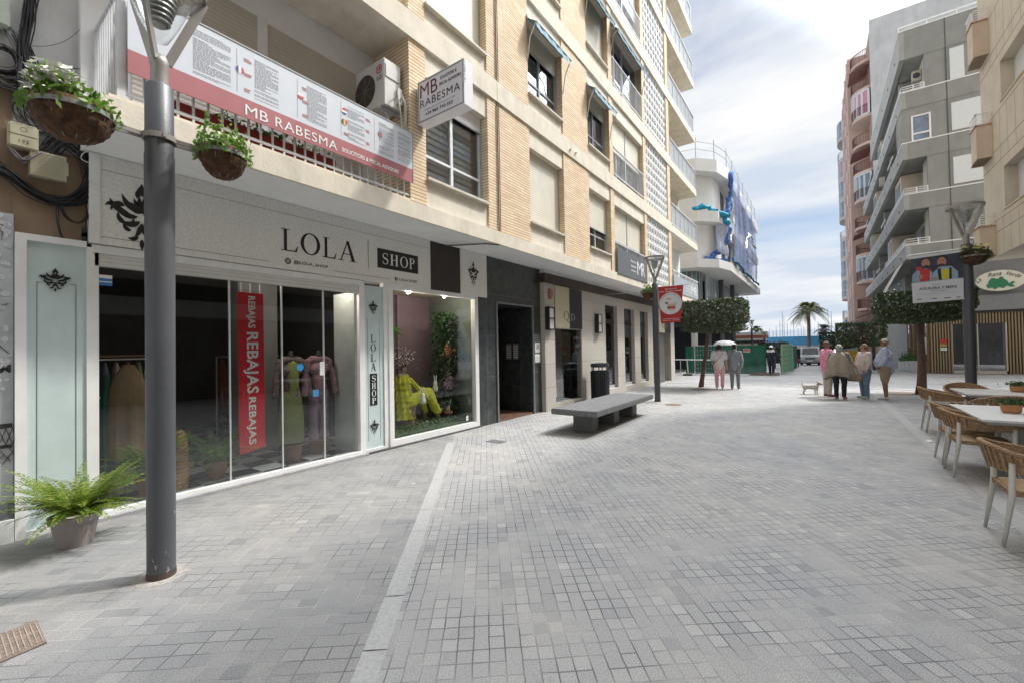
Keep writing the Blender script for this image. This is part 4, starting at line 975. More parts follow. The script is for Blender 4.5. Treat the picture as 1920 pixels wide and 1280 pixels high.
# terrace plants and red box behind the railing
leafg=leafmat('leaf_green',(.035,.10,.018),(.10,.22,.035),.35)
leafy=leafmat('leaf_fresh',(.07,.17,.02),(.22,.36,.06),.4)
def leaves(mb,fn,n,size,rd,asp=.45,up=.3):
    for k in range(n):
        p=fn(); d=Vector((rd.gauss(0,1),rd.gauss(0,1),rd.gauss(0,1)+up)).normalized(); a=d.orthogonal().normalized(); a.rotate(Matrix.Rotation(rd.random()*6.28,3,d)); s=size*rd.uniform(.6,1.3)
        mb.face([p-d*s*.5,p+a*s*asp*.5,p+d*s*.5,p-a*s*asp*.5])
TP=thing('terrace_planter',(-5.3,1.6,4.0),'row of red and green potted plants on the terrace behind the banner','plant')
m=MB(); m.box(-5.42,-5.22,1.45,3.3,4.0,4.22); m.build('trough',M('red_trough',(.35,.04,.025),rough=.6,var=.2),TP,bevel=.01)
rd=random.Random(9); m=MB(); leaves(m,lambda:Vector((rd.uniform(-5.5,-5.15),rd.uniform(1.9,3.2),4.2+abs(rd.gauss(0,.05)))),260,.07,rd); m.build('foliage',leafg,TP)
# projecting sign box
SB=thing('sign_box',(-5.1,4.7,5.1),'white projecting sign box for solicitors jutting from the brick pier','sign')
y=4.62; xa,xb=-5.06,-4.08; z0,z1=5.20,5.87
m=MB(); m.box(xa,xb,y,y+.19,z0,z1); m.build('box',M('lightbox_white',(.72,.71,.74),rough=.45,var=.04,stain=.1),SB)
m=MB(); U=Vector((1,0,0)); V=UZ   # front faces -y
for a,b_,c_,d_ in ((xa+.02,xb-.02,z0+.02,z0+.03),(xa+.02,xb-.02,z1-.03,z1-.02),(xa+.02,xa+.03,z0+.02,z1-.02),(xb-.03,xb-.02,z0+.02,z1-.02)): m.box(a,b_,y-.004,y-.001,c_,d_)
addtext(m,'RABESMA',(xa+.06,y,z0+.235),U,V,.84,.12,space=1.1); addtext(m,'info@rabesmasolicitors.com',(xa+.14,y,z0+.165),U,V,.66,.028); addtext(m,'+34 965 710 353',(xa+.17,y,z0+.085),U,V,.58,.055,bold=.02)
addtext(m,'SOLICITORS &',(xa+.50,y,z0+.53),U,V,.34,.05,bold=.02); addtext(m,'FISCAL ADVISORS',(xa+.48,y,z0+.44),U,V,.44,.05,bold=.02)
addtext(m,'MB RABESMA',(xb,y+.03,z0+.32),UZ,-UY,.33,.10,off=.003)
m.build('lettering',M('plum_ink',(.08,.05,.06),rough=.5),SB)
m=MB(); addtext(m,'MB',(xa+.06,y,z0+.39),U,V,.38,.21); m.build('monogram',M('wine_ink',(.16,.03,.05),rough=.5),SB)
m=MB(); m.bar((-5.14,4.6,5.15),(-5.1,4.75,5.15),.03); m.box(-5.12,-5.06,4.64,4.78,5.25,5.35); m.box(-5.12,-5.06,4.64,4.78,5.7,5.8); m.build('bracket',alug,SB)
# air conditioner
AC=thing('air_conditioner',(-5.55,4.25,5.3),'white LG air conditioner unit on a bracket by the brick pier of the terrace','air conditioner')
acw=M('ac_white',(.62,.61,.57),rough=.5,var=.06,stain=.25)
xa,xb=-5.93,-5.22; ya,yb=4.10,4.42; za,zb=5.36,6.08
m=MB(); m.box(xa,xb,ya,yb,za,zb); m.build('casing',acw,AC,bevel=.012)
m=MB(); disc(m,(-5.68,ya,5.70),UX,UZ,.25,.003,32); m.build('fan_opening',black,AC)
m=MB(); 
for k in range(11): ring(m,(-5.68,ya,5.70),UX,UZ,.25-.022*k,.006,.009,26)
for k in range(8): a=k*math.pi/4; m.bar((-5.68,ya-.01,5.70),(-5.68+.25*math.cos(a),ya-.01,5.70+.25*math.sin(a)),.006)
m.build('fan_grille',M('ac_grille',(.20,.18,.15),rough=.5),AC)
m=MB(); disc(m,(-5.335,ya,5.93),UX,UZ,.07,.003); m.build('emblem',M('crimson',(.42,.01,.05),rough=.4),AC)
m=MB(); ring(m,(-5.335,ya,5.93),UX,UZ,.05,.008,.005); m.box(-5.345,-5.337,ya-.006,ya-.005,5.90,5.96); m.box(-5.345,-5.315,ya-.006,ya-.005,5.90,5.908); m.build('emblem_line',wlet,AC)
m=MB(); addtext(m,'LG',(-5.385,ya,5.76),UX,UZ,.11,.07,bold=.03); m.box(xb+.001,xb+.004,4.15,4.28,5.90,5.93); m.build('lettering',M('dark_letter',(.06,.06,.065),rough=.5),AC)
m=MB(); m.box(xb,xb+.012,4.13,4.39,5.80,6.0); m.box(xb,xb+.04,4.33,4.41,5.46,5.7); m.build('side_cover',acw,AC)
m=MB(); m.tube([(xb+.03,4.36,5.5),(xb+.10,4.36,5.55),(xb+.10,4.42,5.45),(xb+.06,4.45,5.1),(xb+.05,4.45,4.8)],.02,8); m.tube([(xb+.02,4.3,5.55),(xb+.08,4.28,5.6),(xb+.09,4.33,5.3),(xb+.05,4.40,4.9)],.012,6); m.build('pipe',M('pipe_wrap',(.55,.53,.47),rough=.7),AC)
m=MB(); 
for x in (-5.85,-5.3): m=MB(); m.box(x-.02,x+.02,4.08,4.48,5.31,5.35); m.bar((x,4.12,5.31),(x,4.47,5.0),.025); m.build('bracket',alug,AC)
# MR signs
def mr(y0,y1,z0,z1,label,col,tx,frac):
    T=thing('office_sign',(-5.05,(y0+y1)/2,z0),label,'sign'); x=-5.03
    m=MB(); m.box(-5.07,x,y0,y1,z0,z1); m.build('panel',col,T)
    m=MB(); m.box(-5.11,-5.07,y0,y1,z0-.03,z0+.02); m.build('ledge',black,T)
    w=y1-y0; h=z1-z0; a=y0+w*frac
    m=MB(); addtext(m,'M',(x,a+w*.17,z0+h*.22),UY,UZ,w*.17,h*.58); addtext(m,'R',(x,a+w*.335,z0+h*.22),UY,UZ,w*.11,h*.58)
    for k,t in enumerate(('Aguilar','Marketing','Realty')): addtext(m,('Moscoso','Raventos','Abogados')[k],(x,a-w*.04,z0+h*(.66-.2*k)),UY,UZ,w*.17,h*.10,bold=.02)
    m.build('lettering',tx,T)
mr(12.74,15.55,3.93,4.73,'dark grey office sign with white letters MR on the first floor railing',M('grey_panel',(.145,.155,.165),rough=.45,var=.06),wlet,.45)
mr(19.1,23.6,3.97,4.70,'paler grey office sign with white letters MR on the corner balcony',M('pale_grey_panel',(.40,.43,.46),rough=.45,var=.06),wlet,.5)
# ================================================================ RIGHT HAND BUILDINGS
# ---- cream building, nearest on the right, jetties over the cafe
creamR=M('cream_travertine',(.66,.57,.455),rough=.8,var=.08,scale=2,stain=.22,bump=.1)
pinkR=M('salmon_render',(.66,.53,.40),rough=.8,var=.08,scale=2,stain=.25)
groove=M('groove_line',(.28,.22,.17),rough=.9)
CB=thing('cream_building',(4.48,4,0),'cream stone apartment building jutting out over the cafe at the right edge','building')
cx=4.48; ye=20.3
m=MB(); m.box(cx+.35,16,-14,ye,4.2,18.3); m.box(cx,cx+.4,-14,ye,4.195,5.46); m.build('wall',creamR,CB)
wz=[(5.46,6.68),(8.61,9.75),(11.75,12.9),(14.9,16.0)]
m=MB(); zz=5.46
for a,b_ in wz:
    for (ya,yb) in ((-14,-8),(-5,1),(4,9.5),(12.5,15.3),(18.45,ye)): m.box(cx+.001,cx+.4,ya,yb,a,b_)
    nxt=[w for w in wz if w[0]>a]; top=nxt[0][0] if nxt else 18.29
    m.box(cx,cx+.4,-14,ye-.001,b_,top)
m.build('outer_wall',creamR,CB)
for a,b_ in wz:
    for (ya,yb) in ((15.3,18.45),(9.5,12.5),(1,4)):
        m=MB(); m.box(cx+.28,cx+.34,ya,yb,a,b_); w=m.build('window',shutw if b_>8 else alu,CB)
        if b_<8: m=MB(); m.box(cx+.26,cx+.278,ya+.1,yb-.5,a+.08,b_-.45); m.build('pane',glass,w)
        m=MB(); m.box(cx-.03,cx+.3,ya-.03,yb+.03,a-.04,a); m.build('sill',pinkR,w)
m=MB()
for z in (4.9,5.25,6.95,7.35,8.42,10.0,10.35,11.5): m.box(cx-.002,cx+.01,8,ye,z,z+.02)
for a,b_ in ((4.2,5.25),(6.95,8.42),(10.0,11.5)):
    for k in range(14): m.box(cx-.0015,cx+.01,19.9-k*.62,19.912-k*.62,a,b_)
m.build('stone_joint',groove,CB)
for (z0,z1) in ((10.5,11.57),(7.29,8.3),(4.25,5.14)):
    m=MB(); m.prism([(4.14,19.33),(4.49,19.33),(4.49,20.29),(4.24,20.29),(4.14,19.9)],(0,0,z0),(1,0,0),(0,1,0),(0,0,z1-z0)); bo=m.build('balcony',pinkR,CB)
    m=MB(); m.box(4.12,4.5,19.30,19.34,z1,z1+.03); m.box(4.11,4.15,19.3,19.95,z1,z1+.03); m.build('coping',M('terracotta_coping',(.45,.25,.16),rough=.7),bo)
    m=MB()
    for k in range(4): m.box(4.15,4.48,19.33,19.345,z1+.08+k*.075,z1+.095+k*.075); m.box(4.135,4.15,19.33,19.95,z1+.08+k*.075,z1+.095+k*.075)
    m.box(4.13,4.16,19.32,19.35,z1,z1+.38); m.box(4.12,4.48,19.32,19.35,z1+.36,z1+.39); m.box(4.12,4.15,19.32,19.95,z1+.36,z1+.39); m.build('railing',wpaint,bo)
    m=MB()
    for k in range(9): m.box(4.17,4.48,19.36+k*.1,19.40+k*.1,z0-.012,z0-.001)
    m.build('slatted_underside',M('brown_slats',(.20,.15,.11),rough=.8),bo)
m=MB(); m.box(6.6,16,-14,20,0,4.2); m.build('ground_floor',M('dark_cafe_front',(.06,.055,.05),rough=.4,var=.4,scale=1),CB)
m=MB(); m.box(6.56,6.6,-12,18,3.0,3.6); m.build('cafe_fascia',M('pale_fascia',(.42,.42,.40),rough=.6),CB)
# ---- grey building
greyR=M('grey_render',(.275,.275,.255),rough=.85,var=.10,scale=1.5,stain=.3,bump=.08)
greyL=M('pale_grey_concrete',(.36,.355,.34),rough=.85,var=.10,scale=1.5,stain=.25)
creamw=M('cream_recess_wall',(.55,.51,.42),rough=.85,var=.08,stain=.2)
redcan=M('red_canvas',(.27,.12,.11),rough=.85,var=.2)
GB=thing('grey_building',(3.81,30.4,0),'grey apartment building with wrap around balconies over the timber slat shop on the right','building')
gx,gy=3.81,30.4
PAR=[(5.95,6.66),(8.53,9.33),(11.19,12.04),(13.86,14.73),(16.5,18.0)]
m=MB(); m.box(5.15,13,31.7,54,3.0,17.9); m.build('wall',creamw,GB)
for i,(a,b_) in enumerate(PAR):
    yend=54 if i<4 else 46
    m=MB(); m.box(gx,13,gy,gy+.2,a,b_); m.build('front_parapet',greyR,GB)
    m=MB(); m.box(gx-.002,gx+.2,gy-.002,yend,a+.01,b_); m.build('side_parapet',greyL,GB)
    m=MB(); m.box(gx+.05,9,gy+.05,yend,a+.05,a+.22); m.build('slab',greyR,GB)
    m=MB(); m.box(gx-.02,13,gy-.02,gy+.22,b_,b_+.05); m.box(gx-.02,gx+.22,gy+.22,yend,b_,b_+.05); m.build('coping',wpaint,GB)
    m=MB(); 
    for k in range(8):
        y=gy+1.6+k*2.9
        if y<yend: m.tube([(gx-.03,y,(a+b_)/2-.1),(gx+.02,y,(a+b_)/2-.1)],.09,10)
    m.build('drain_spout',groove,GB)
# storey walls between parapets
for i in range(4):
    z0=PAR[i][1]; z1=PAR[i+1][0]
    if i==2:
        m=MB(); wallholes(m,0,0,(0,0),0,0,[]) if False else None
        m.box(gx+.02,4.19,gy+.03,gy+.3,z0,z1); m.box(4.94,13,gy+.03,gy+.3,z0,z1); m.box(4.19,4.94,gy+.03,gy+.3,13.42,z1); m.box(gx+.02,gx+.25,gy+.3,gy+2.0,z0,z1)
        m.build('enclosed_corner',greyR,GB)
        m=MB(); m.box(4.19,4.26,gy+.01,gy+.1,z0,13.42); m.box(4.87,4.94,gy+.01,gy+.1,z0,13.42); m.box(4.26,4.87,gy+.01,gy+.1,13.35,13.42); m.box(4.26,4.87,gy+.01,gy+.1,12.42,12.5); m.box(4.26,4.87,gy+.01,gy+.1,z0,z0+.08); w=m.build('window',wpaint,GB)
        m=MB(); m.box(4.26,4.87,gy+.06,gy+.07,z0,13.35); m.build('pane',M('sky_tinted_pane',(.14,.20,.30),rough=.12,var=.5,scale=1.4,spec=.8),w)  # bluish sky reflection put into the pane's own colour
    else:
        m=MB(); m.box(4.76,13,gy+.03,gy+.3,z0,z1); m.build('front_wall',greyR,GB)
        m=MB(); m.box(4.78,4.98,gy+.3,gy+1.4,z0,z1); m.build('recess_wall',creamw,GB)
        m=MB()
        for k in range(3): m.box(gx+.05,4.76,gy+.05,gy+.08,z0+.10+k*.11,z0+.13+k*.11); m.box(gx+.02,gx+.05,gy+.08,gy+9,z0+.10+k*.11,z0+.13+k*.11)
        for x in (gx+.03,4.3,4.72): m.box(x,x+.04,gy+.04,gy+.09,z0,z0+.36)
        for k in range(9): m.box(gx+.02,gx+.06,gy+k+.04,gy+k+.08,z0,z0+.36)
        m.build('railing',wpaint,GB)
for (za,zb) in ((14.8,16.36),(12.2,13.6),(9.5,10.85)):
    m=MB(); m.box(5.69,6.2 if za>14 else 8.4,gy+.0,gy+.04,za,zb); m.build('white_shutter_panel',M('white_panel',(.66,.68,.68),rough=.5,var=.04),GB)
m=MB(); m.box(5.53,5.57,gy-.012,gy+.02,6.0,18); m.build('downpipe_joint',MATS['dark_column'] if 'dark_column' in MATS else M('joint_dark',(.10,.10,.10),rough=.8),GB)
m=MB(); m.box(gx-.0,13,gy+.1,gy+.13,18.3,18.34); 
for k in range(8): m.box(gx+k*1.1,gx+k*1.1+.03,gy+.1,gy+.13,18.0,18.34)
m.build('roof_rail',wpaint,GB)
# side recesses: windows, sun blinds, dark openings
rd=random.Random(4)
for i in range(4):
    z0=PAR[i][1]; z1=PAR[i+1][0]
    for k,y in enumerate((33.2,37.5,41.5,45.5,49.5)):
        t=(k+i)%4
        if t==0: m=MB(); m.box(5.08,5.14,y,y+1.8,z0,z1-.3); m.build('window',M('dark_opening',(.05,.05,.055),rough=.4,var=.3),GB)
        elif t==1:
            m=MB(); m.box(4.05,5.16,y,y+2.2,z0,z1); m.build('enclosed_bay',creamR,GB); m=MB(); m.box(4.03,4.06,y+.3,y+1.9,z0+.3,z1-.3); m.build('window',MATS['dark_opening'],GB)
        elif t==2:
            m=MB(); m.face([(5.1,y,z1-.2),(5.1,y+2.4,z1-.2),(3.75,y+2.4,z0+.45),(3.75,y,z0+.45)]); m.box(3.74,3.77,y,y+2.4,z0+.3,z0+.45); m.build('sun_blind',redcan if (k+i)%2 else M('pale_canvas',(.55,.52,.47),rough=.9,var=.1),GB)
        else: m=MB(); m.box(4.1,5.16,y,y+.3,z0,z1); m.build('dividing_wall',greyL,GB)
m=MB(); m.face([(3.78,31,5.9),(3.78,33.6,5.9),(3.0,33.6,4.3),(3.0,31,4.3)]); m.tube([(3.0,31,4.3),(3.0,33.6,4.3)],.04,6); m.build('awning',M('cream_canvas',(.60,.56,.50),rough=.9,var=.1),GB)
# ground storey: slats, doorway, grey band, glass with posts
wood=M('slat_wood',(.25,.185,.105),rough=.6,var=.22,scale=14)
m=MB(); m.box(4.7,13,31.0,31.4,3.05,5.98); m.build('band_wall',M('grey_band_wall',(.21,.215,.22),rough=.7,var=.08),GB)
m=MB(); m.box(4.7,13,30.75,31.4,3.1,3.84); m.build('sign_band',M('grey_sign_band',(.20,.205,.215),rough=.6,var=.08,stain=.15),GB)
m=MB(); m.box(4.75,13,30.8,31.3,2.98,3.09); m.build('dark_reveal',black,GB)
m=MB(); x=4.72
while x<8.02:
    if 5.50<x<7.38: m.box(x,x+.055,30.84,30.9,2.47,2.98)
    else: m.box(x,x+.055,30.84,30.92,0,2.98)
    x+=.105
m.build('timber_slats',wood,GB)
m=MB(); m.box(4.72,5.5,30.921,31.0,0,2.98); m.box(7.38,8.05,30.921,31.0,0,2.98); m.box(5.5,7.38,30.921,31.0,2.45,2.98); m.build('slat_backing',M('dark_olive_board',(.06,.05,.03),rough=.8),GB)
m=MB(); m.box(8.06,9.6,30.88,30.98,0,2.98); m.build('white_roller_door',slatmat('white_roller',(.60,.60,.59),.09,dark=.5),GB)
m=MB(); m.box(5.48,5.53,30.86,31.02,.0,2.47); m.box(7.35,7.40,30.86,31.02,0,2.47); m.box(5.48,7.40,30.86,31.02,0,.14); m.box(6.40,6.44,30.9,30.98,.14,2.45); w=m.build('door',M('pale_frame',(.45,.42,.36),rough=.5),GB)
m=MB(); m.box(5.53,7.35,30.97,30.98,.14,2.45); m.build('pane',glassmat('door_glass',(.4,.43,.45),1.5,base=.22),w)
m=MB(); m.box(5.2,7.8,33.2,33.3,0,3); m.box(5.0,5.05,31.4,33.2,0,3); m.build('inner_wall',darkroom,GB)
m=MB(); 
for k in range(5): 
    y=31.5+k*1.35; m.box(4.66,4.80,y,y+.12,gz(y)-.1,3.0)
m.build('timber_post',M('warm_wood',(.34,.20,.10),rough=.5,var=.2,scale=10),GB)
m=MB(); m.box(4.74,4.76,31.5,38.2,-.3,2.9); m.build('shop_window',glassmat('grey_shop_glass',(.5,.52,.52),1.5,base=.3),GB)
m=MB(); m.box(5.5,5.6,31.4,39,-.4,3); m.build('shop_blind',M('pale_blind',(.34,.34,.32),rough=.8),GB)
m=MB(); m.box(4.7,5.5,38.2,54,-1.2,6.0); m.build('lower_side_wall',greyL,GB)
# air conditioners and a dish hung on the balconies
ac0=thing('air_conditioner',(4.62,31.3,15.55),'old beige air conditioner in the open top corner balcony of the grey building','air conditioner','air conditioners on the grey building')
m=MB(); m.box(-.22,.14,-.14,.14,0,.55); m.build('casing',M('old_beige',(.50,.46,.40),rough=.6,var=.15,stain=.3),ac0,rel=False,bevel=.01)
m=MB(); disc(m,(-.06,-.142,.28),UX,UZ,.15,.002,20); m.build('fan',MATS['dark_opening'],ac0,rel=False)
for (x,y,z,lab) in ((3.70,44.6,9.45,'white air conditioner hung outside the middle side balcony of the grey building'),(3.72,38.2,12.2,'air conditioner on the upper side parapet of the grey building'),(4.3,40.5,6.75,'air conditioner on the lower side balcony of the grey building')): dup(ac0,(x,y,z),R(-90),lab)
m=MB(); m.lathe([(0,0),(.12,.01),(.22,.05),(.26,.09)],n=20); m.v=[(x,-z,y) for x,y,z in m.v]; m.v=[(x+4.55,y+31.2,z+9.1-.35) for x,y,z in m.v]; m.tube([(4.55,31.2,8.75),(4.75,31.3,8.75)],.02,5); solo(m,'satellite_dish',wpaint,'small white satellite dish inside a corner balcony of the grey building','satellite dish',base=(4.55,31.2,8.5))
# things on the slat front
for k,(c,z0,z1,lab) in enumerate((((.45,.03,.02),1.50,1.72,'red letters plate'),((.35,.25,.10),1.36,1.48,'brass plate'),((.62,.61,.58),1.15,1.30,'white plate'))):
    m=MB(); m.box(5.06,5.30,30.80,30.84,z0,z1); solo(m,'door_plate',M(lab.replace(' ','_'),c,rough=.5,var=.05),{0:'red plate topmost of three beside the slatted doorway',1:'brass plate in the middle of three beside the slatted doorway',2:'small white plate lowest of three beside the slatted doorway'}[k],'plate',base=(5.18,30.82,z0))
m=MB(); m.box(4.15,4.5,30.2,30.23,.95,1.75); 
for k in range(5):
    x=2.95+k*.0
for k,(y,h) in enumerate(((32.2,.62),(33.6,.60),(35.0,.58),(36.4,.56))):
    PT=thing('white_planter',(4.3,y,gz(y)),('nearest low white planter with green plants outside the timber posts','second low white planter along the glazed side','third low white planter along the glazed side','farthest low white planter along the glazed side')[k],'planter','white planters by the glazed side')
    m=MB(); m.box(4.15,4.55,y,y+1.2,gz(y),gz(y)+h); m.build('box',M('planter_white',(.66,.66,.65),rough=.5,var=.05),PT,bevel=.02)
    m=MB(); rd=random.Random(20+k); leaves(m,lambda:Vector((rd.uniform(4.15,4.6),rd.uniform(y,y+1.2),gz(y)+h+abs(rd.gauss(0,.22)))),260,.16,rd,asp=.25,up=1.2); m.build('foliage',leafg,PT)
m=MB(); m.box(4.66,4.69,31.75,32.35,.95,1.85); PN=solo(m,'paper_notice',wlet,'white paper notice on the glass left of the timber slats','notice',base=(4.68,32,.95))
# frog sign
c=oY(1876,526,30.5); FS=thing('oval_sign',(c.x,30.6,c.z-.5),'cream oval sign reading La Rana Verde with a green frog','sign')
rx,rz=.83,.50
m=MB(); P=[(rx*math.cos(k*math.pi/24),rz*math.sin(k*math.pi/24)) for k in range(48)]; m.prism(P,(c.x,30.52,c.z),(1,0,0),(0,0,1),(0,.14,0)); m.build('board',M('ivory_board',(.62,.60,.50),rough=.5,var=.05),FS)
m=MB(); fy=30.515
fr=[(-.45,-.22),(-.52,-.12),(-.44,-.06),(-.42,.02),(-.34,.12),(-.22,.13),(-.16,.09),(-.06,.09),(-.02,.15),(.08,.15),(.12,.08),(.24,.0),(.30,-.10),(.42,-.02),(.50,-.06),(.40,-.13),(.52,-.22),(.34,-.21),(.22,-.16),(.10,-.24),(-.08,-.20),(-.20,-.27),(-.30,-.20)]
m.prism([(a*.92,b_*1.4-.04) for a,b_ in fr],(c.x,fy-.02,c.z),(1,0,0),(0,0,1),(0,.02,0)); m.build('frog_emblem',M('frog_green',(.01,.16,.07),rough=.5,var=.05),FS)
m=MB(); U=Vector((1,0,0))
for s_,px,pz,w_,h_,an in (('La',-.74,-.08,.22,.20,50),('Rana',-.40,.19,.46,.20,8),('Verde',.18,.25,.50,.19,-24)):
    a=R(an); uu=Vector((math.cos(a),0,math.sin(a))); vv=Vector((-math.sin(a),0,math.cos(a))); addtext(m,s_,(c.x+px,fy,c.z+pz),uu,vv,w_,h_,off=.006,shear=.35,bold=.008)
m.build('lettering',M('sign_ink',(.05,.05,.04),rough=.5),FS)
# ---- white blank wall and pink tower behind
PB=thing('pink_building',(4.4,54,-1),'tall pink apartment tower with curved balconies and blank whitish side wall, farthest on the right','building')
pk=M('pink_render',(.57,.42,.355),rough=.85,var=.14,scale=.8,stain=.25); pkd=M('terracotta_render',(.44,.30,.24),rough=.85,var=.2,scale=.8)
m=MB(); m.box(4.67,16,54.0,54.3,-1.2,32.9); m.build('blank_side_wall',M('patchy_white_wall',(.52,.52,.52),rough=.9,var=.12,scale=.5,stain=.4,bump=.2,bscale=3),PB)
m=MB(); m.box(4.68,16,54.3,90,-1.2,32.0); m.build('wall',pkd,PB)
m=MB(); m.box(3.15,4.7,58.2,72,-1.2,31.9); m.build('pink_pier',pk,PB)
for y in (58.3,62,66.5): m=MB(); m.tube([(3.12,y,-1),(3.12,y,31.5)],.10,8); m.build('drain_pipe',M('pink_pipe',(.60,.42,.36),rough=.6),PB)
for n in range(11):
    for y in (59.8,64.0,68.6): m=MB(); m.box(3.10,3.16,y,y+.9,3.0+n*2.72,4.1+n*2.72); m.build('small_window',MATS['dark_opening'],PB)
def bow(y0,y1,x0,x1,n=10):
    return [(x1,y0)]+[(x0+(x1-x0)*(1-math.sin(math.pi*k/n))**1.5*.8,y0+(y1-y0)*k/n) for k in range(n+1)]+[(x1,y1)]
stw=M('balcony_window_white',(.60,.62,.65),rough=.4,var=.05)
for n in range(11):
    z=2.3+n*2.72
    for (y0,y1,x0) in ((54.35,58.15,3.28),(72.2,79,2.72)):
        if y0>60 and n<0: continue
        m=MB(); m.prism(bow(y0,y1,x0,4.7),(0,0,z-.25),(1,0,0),(0,1,0),(0,0,.25)); bo=m.build('balcony',pk,PB)
        Pb=bow(y0,y1,x0,4.7)[1:-1]
        enc=(n%3==2) if y0<60 else (n%4!=1)
        m=MB()
        for a,b_ in zip(Pb,Pb[1:]):
            m.bar((a[0],a[1],z+.95),(b_[0],b_[1],z+.95),.05)
            for q in range(4): 
                t=q/4; x=a[0]+(b_[0]-a[0])*t; y=a[1]+(b_[1]-a[1])*t; m.box(x-.015,x+.015,y-.015,y+.015,z,z+.95)
        m.build('railing',M('dark_red_iron',(.13,.05,.045),rough=.6) if y0<60 else stw,bo)
        if enc:
            m=MB()
            for a,b_ in zip(Pb,Pb[1:]):
                for zz in (z+.06,z+2.38): m.bar((a[0]+.08,a[1],zz),(b_[0]+.08,b_[1],zz),.14)
                m.bar((a[0]+.08,a[1],z),(a[0]+.08,a[1],z+2.42),.16)
            w=m.build('window',stw,bo)
            m=MB()
            for a,b_ in zip(Pb,Pb[1:]): m.face([(a[0]+.1,a[1],z),(b_[0]+.1,b_[1],z),(b_[0]+.1,b_[1],z+2.4),(a[0]+.1,a[1],z+2.4)])
            m.build('pane',[M('pink_curtain',(.55,.25,.33),rough=.7,var=.2),M('blue_grey_pane',(.16,.22,.28),rough=.2,var=.3)][0 if n==8 else 1],w)
        elif y0<60 and n%3==0:
            m=MB(); m.face([(3.1,y0+.3,z+1.8),(3.1,y1-.5,z+1.8),(4.6,y1-.5,z+2.3),(4.6,y0+.3,z+2.3)]); m.build('awning',redcan,bo)
# roof aerials
m=MB(); m.tube([(6.5,54.5,32.9),(6.5,54.5,34.8)],.03,5); m.tube([(6.0,54.5,34.4),(7.0,54.5,34.4)],.02,5); m.tube([(6.1,54.5,34.1),(6.9,54.5,34.1)],.02,5); m.build('aerial',alug,PB)
# ================================================================ WHITE MODERN BUILDING UNDER WORKS (end of the street, left)
WB=thing('white_modern_building',(-6,28,0),'white rounded modern building under renovation with curved slabs at the end of the left side','building')
wren=M('white_concrete',(.74,.725,.70),rough=.8,var=.07,scale=1.2,stain=.15)
def slab(z0,z1,g=0,yb=46):
    X=-4.37+g
    pl=[(-16,27.2-g),(-8.6,27.2-g),(-7.2,26.6-g),(-5.7,26.9-g),(-4.75,28.0-g*.5),(X,29.7),(X,yb),(-16,yb)]
    m=MB(); m.prism(pl,(0,0,z0),(1,0,0),(0,1,0),(0,0,z1-z0)); return m.build('floor_slab',wren,WB)
slab(6.24,6.75); slab(9.0,9.65,-.1,46); slab(12.0,12.75,-.05,46)
def wallring(z0,z1,inset,mat,name,holes=True):
    pl=[(-16,27.9),(-8.0,27.8),(-6.9,27.35),(-5.9,27.7),(-5.15,28.7),(-5.0,29.9),(-5.0,45),(-16,45)]
    m=MB(); m.prism(pl,(0,0,z0),(1,0,0),(0,1,0),(0,0,z1-z0)); return m.build(name,mat,WB)
wallring(6.75,9.0,0,wren,'storey_wall'); wallring(9.65,12.0,0,wren,'storey_wall')
for z in (6.75,9.65):
    for y in (30.4,32.6,35.4,38,41): m=MB(); m.box(-5.02,-4.98,y,y+1.2,z+.1,z+1.9); m.build('window_opening',MATS['dark_opening'],WB)
m=MB(); m.prism([(-9.2,12.75),(-16,12.75),(-16,18.5),(-11.5,18.5)],(0,29,0),(1,0,0),(0,0,1),(0,10,0)); m.build('stair_tower',wren,WB)
m=MB(); P=[(-6.9+.95*math.cos(t),28.9+.95*math.sin(t)) for t in [math.pi*2*k/20 for k in range(20)]]; m.prism(P,(0,0,3.2),(1,0,0),(0,1,0),(0,0,3.04)); m.build('glass_corner',M('teal_glass',(.10,.16,.16),rough=.12,var=.4,scale=2,spec=.8),WB)
m=MB()
for k in range(20): 
    t=math.pi*2*k/20; m.box(-6.9+.96*math.cos(t)-.02,-6.9+.96*math.cos(t)+.02,28.9+.96*math.sin(t)-.02,28.9+.96*math.sin(t)+.02,3.2,6.24)
m.build('glazing_bar',alug,WB)
m=MB(); m.box(-5.95,-5.9,29.9,44,2.6,6.24); m.build('glass_wall',M('pale_sky_tint',(.50,.56,.60),rough=.08,var=.15,scale=.7,spec=.9),WB)  # opaque wall, its pale colour stands in for reflected sky
m=MB(); 
for k in range(20): m.box(-5.9,-5.87,29.9+k*.72,29.94+k*.72,2.6,6.24)
m.build('glazing_bar',alug,WB)
m=MB(); m.box(-14,-6.6,33,45,-.6,6.2); m.build('dark_core',darkroom,WB)
for (x,y,r) in ((-7.9,28.4,.20),(-6.6,29.6,.20),(-6.1,31.5,.16),(-5.6,33.5,.16),(-5.4,37,.16)):
    m=MB(); m.tube([(x,y,-.3),(x,y,6.3)],r,14); m.build('column',wren if r>.18 else M('dark_column',(.10,.11,.12),rough=.5),WB,smooth=True)
m=MB()
for z in (2.9,3.5): m.box(-14,-5.9,30.6,30.7,z,z+.3)
m.build('dark_beam',M('dark_beam',(.05,.05,.055),rough=.7),WB)
SC=thing('scaffold_rail',(-7,28,12.75),'thin steel scaffold guard rail round the roof of the white modern building','scaffold')
m=MB()
pp=[(-9.6,27.3),(-8.6,27.25),(-7.2,26.7),(-5.7,27.0),(-4.9,28.1),(-4.5,29.8),(-4.5,32),(-4.5,34.5),(-4.5,37),(-4.5,39.5),(-4.5,42),(-4.5,44.5)]
for x,y in pp: m.tube([(x,y,12.7),(x,y,14.0)],.028,6)
for a,b_ in zip(pp,pp[1:]):
    for z in (13.3,13.75): m.tube([(a[0],a[1],z),(b_[0],b_[1],z)],.022,5)
solo_=m.build('tube',alug,SC)
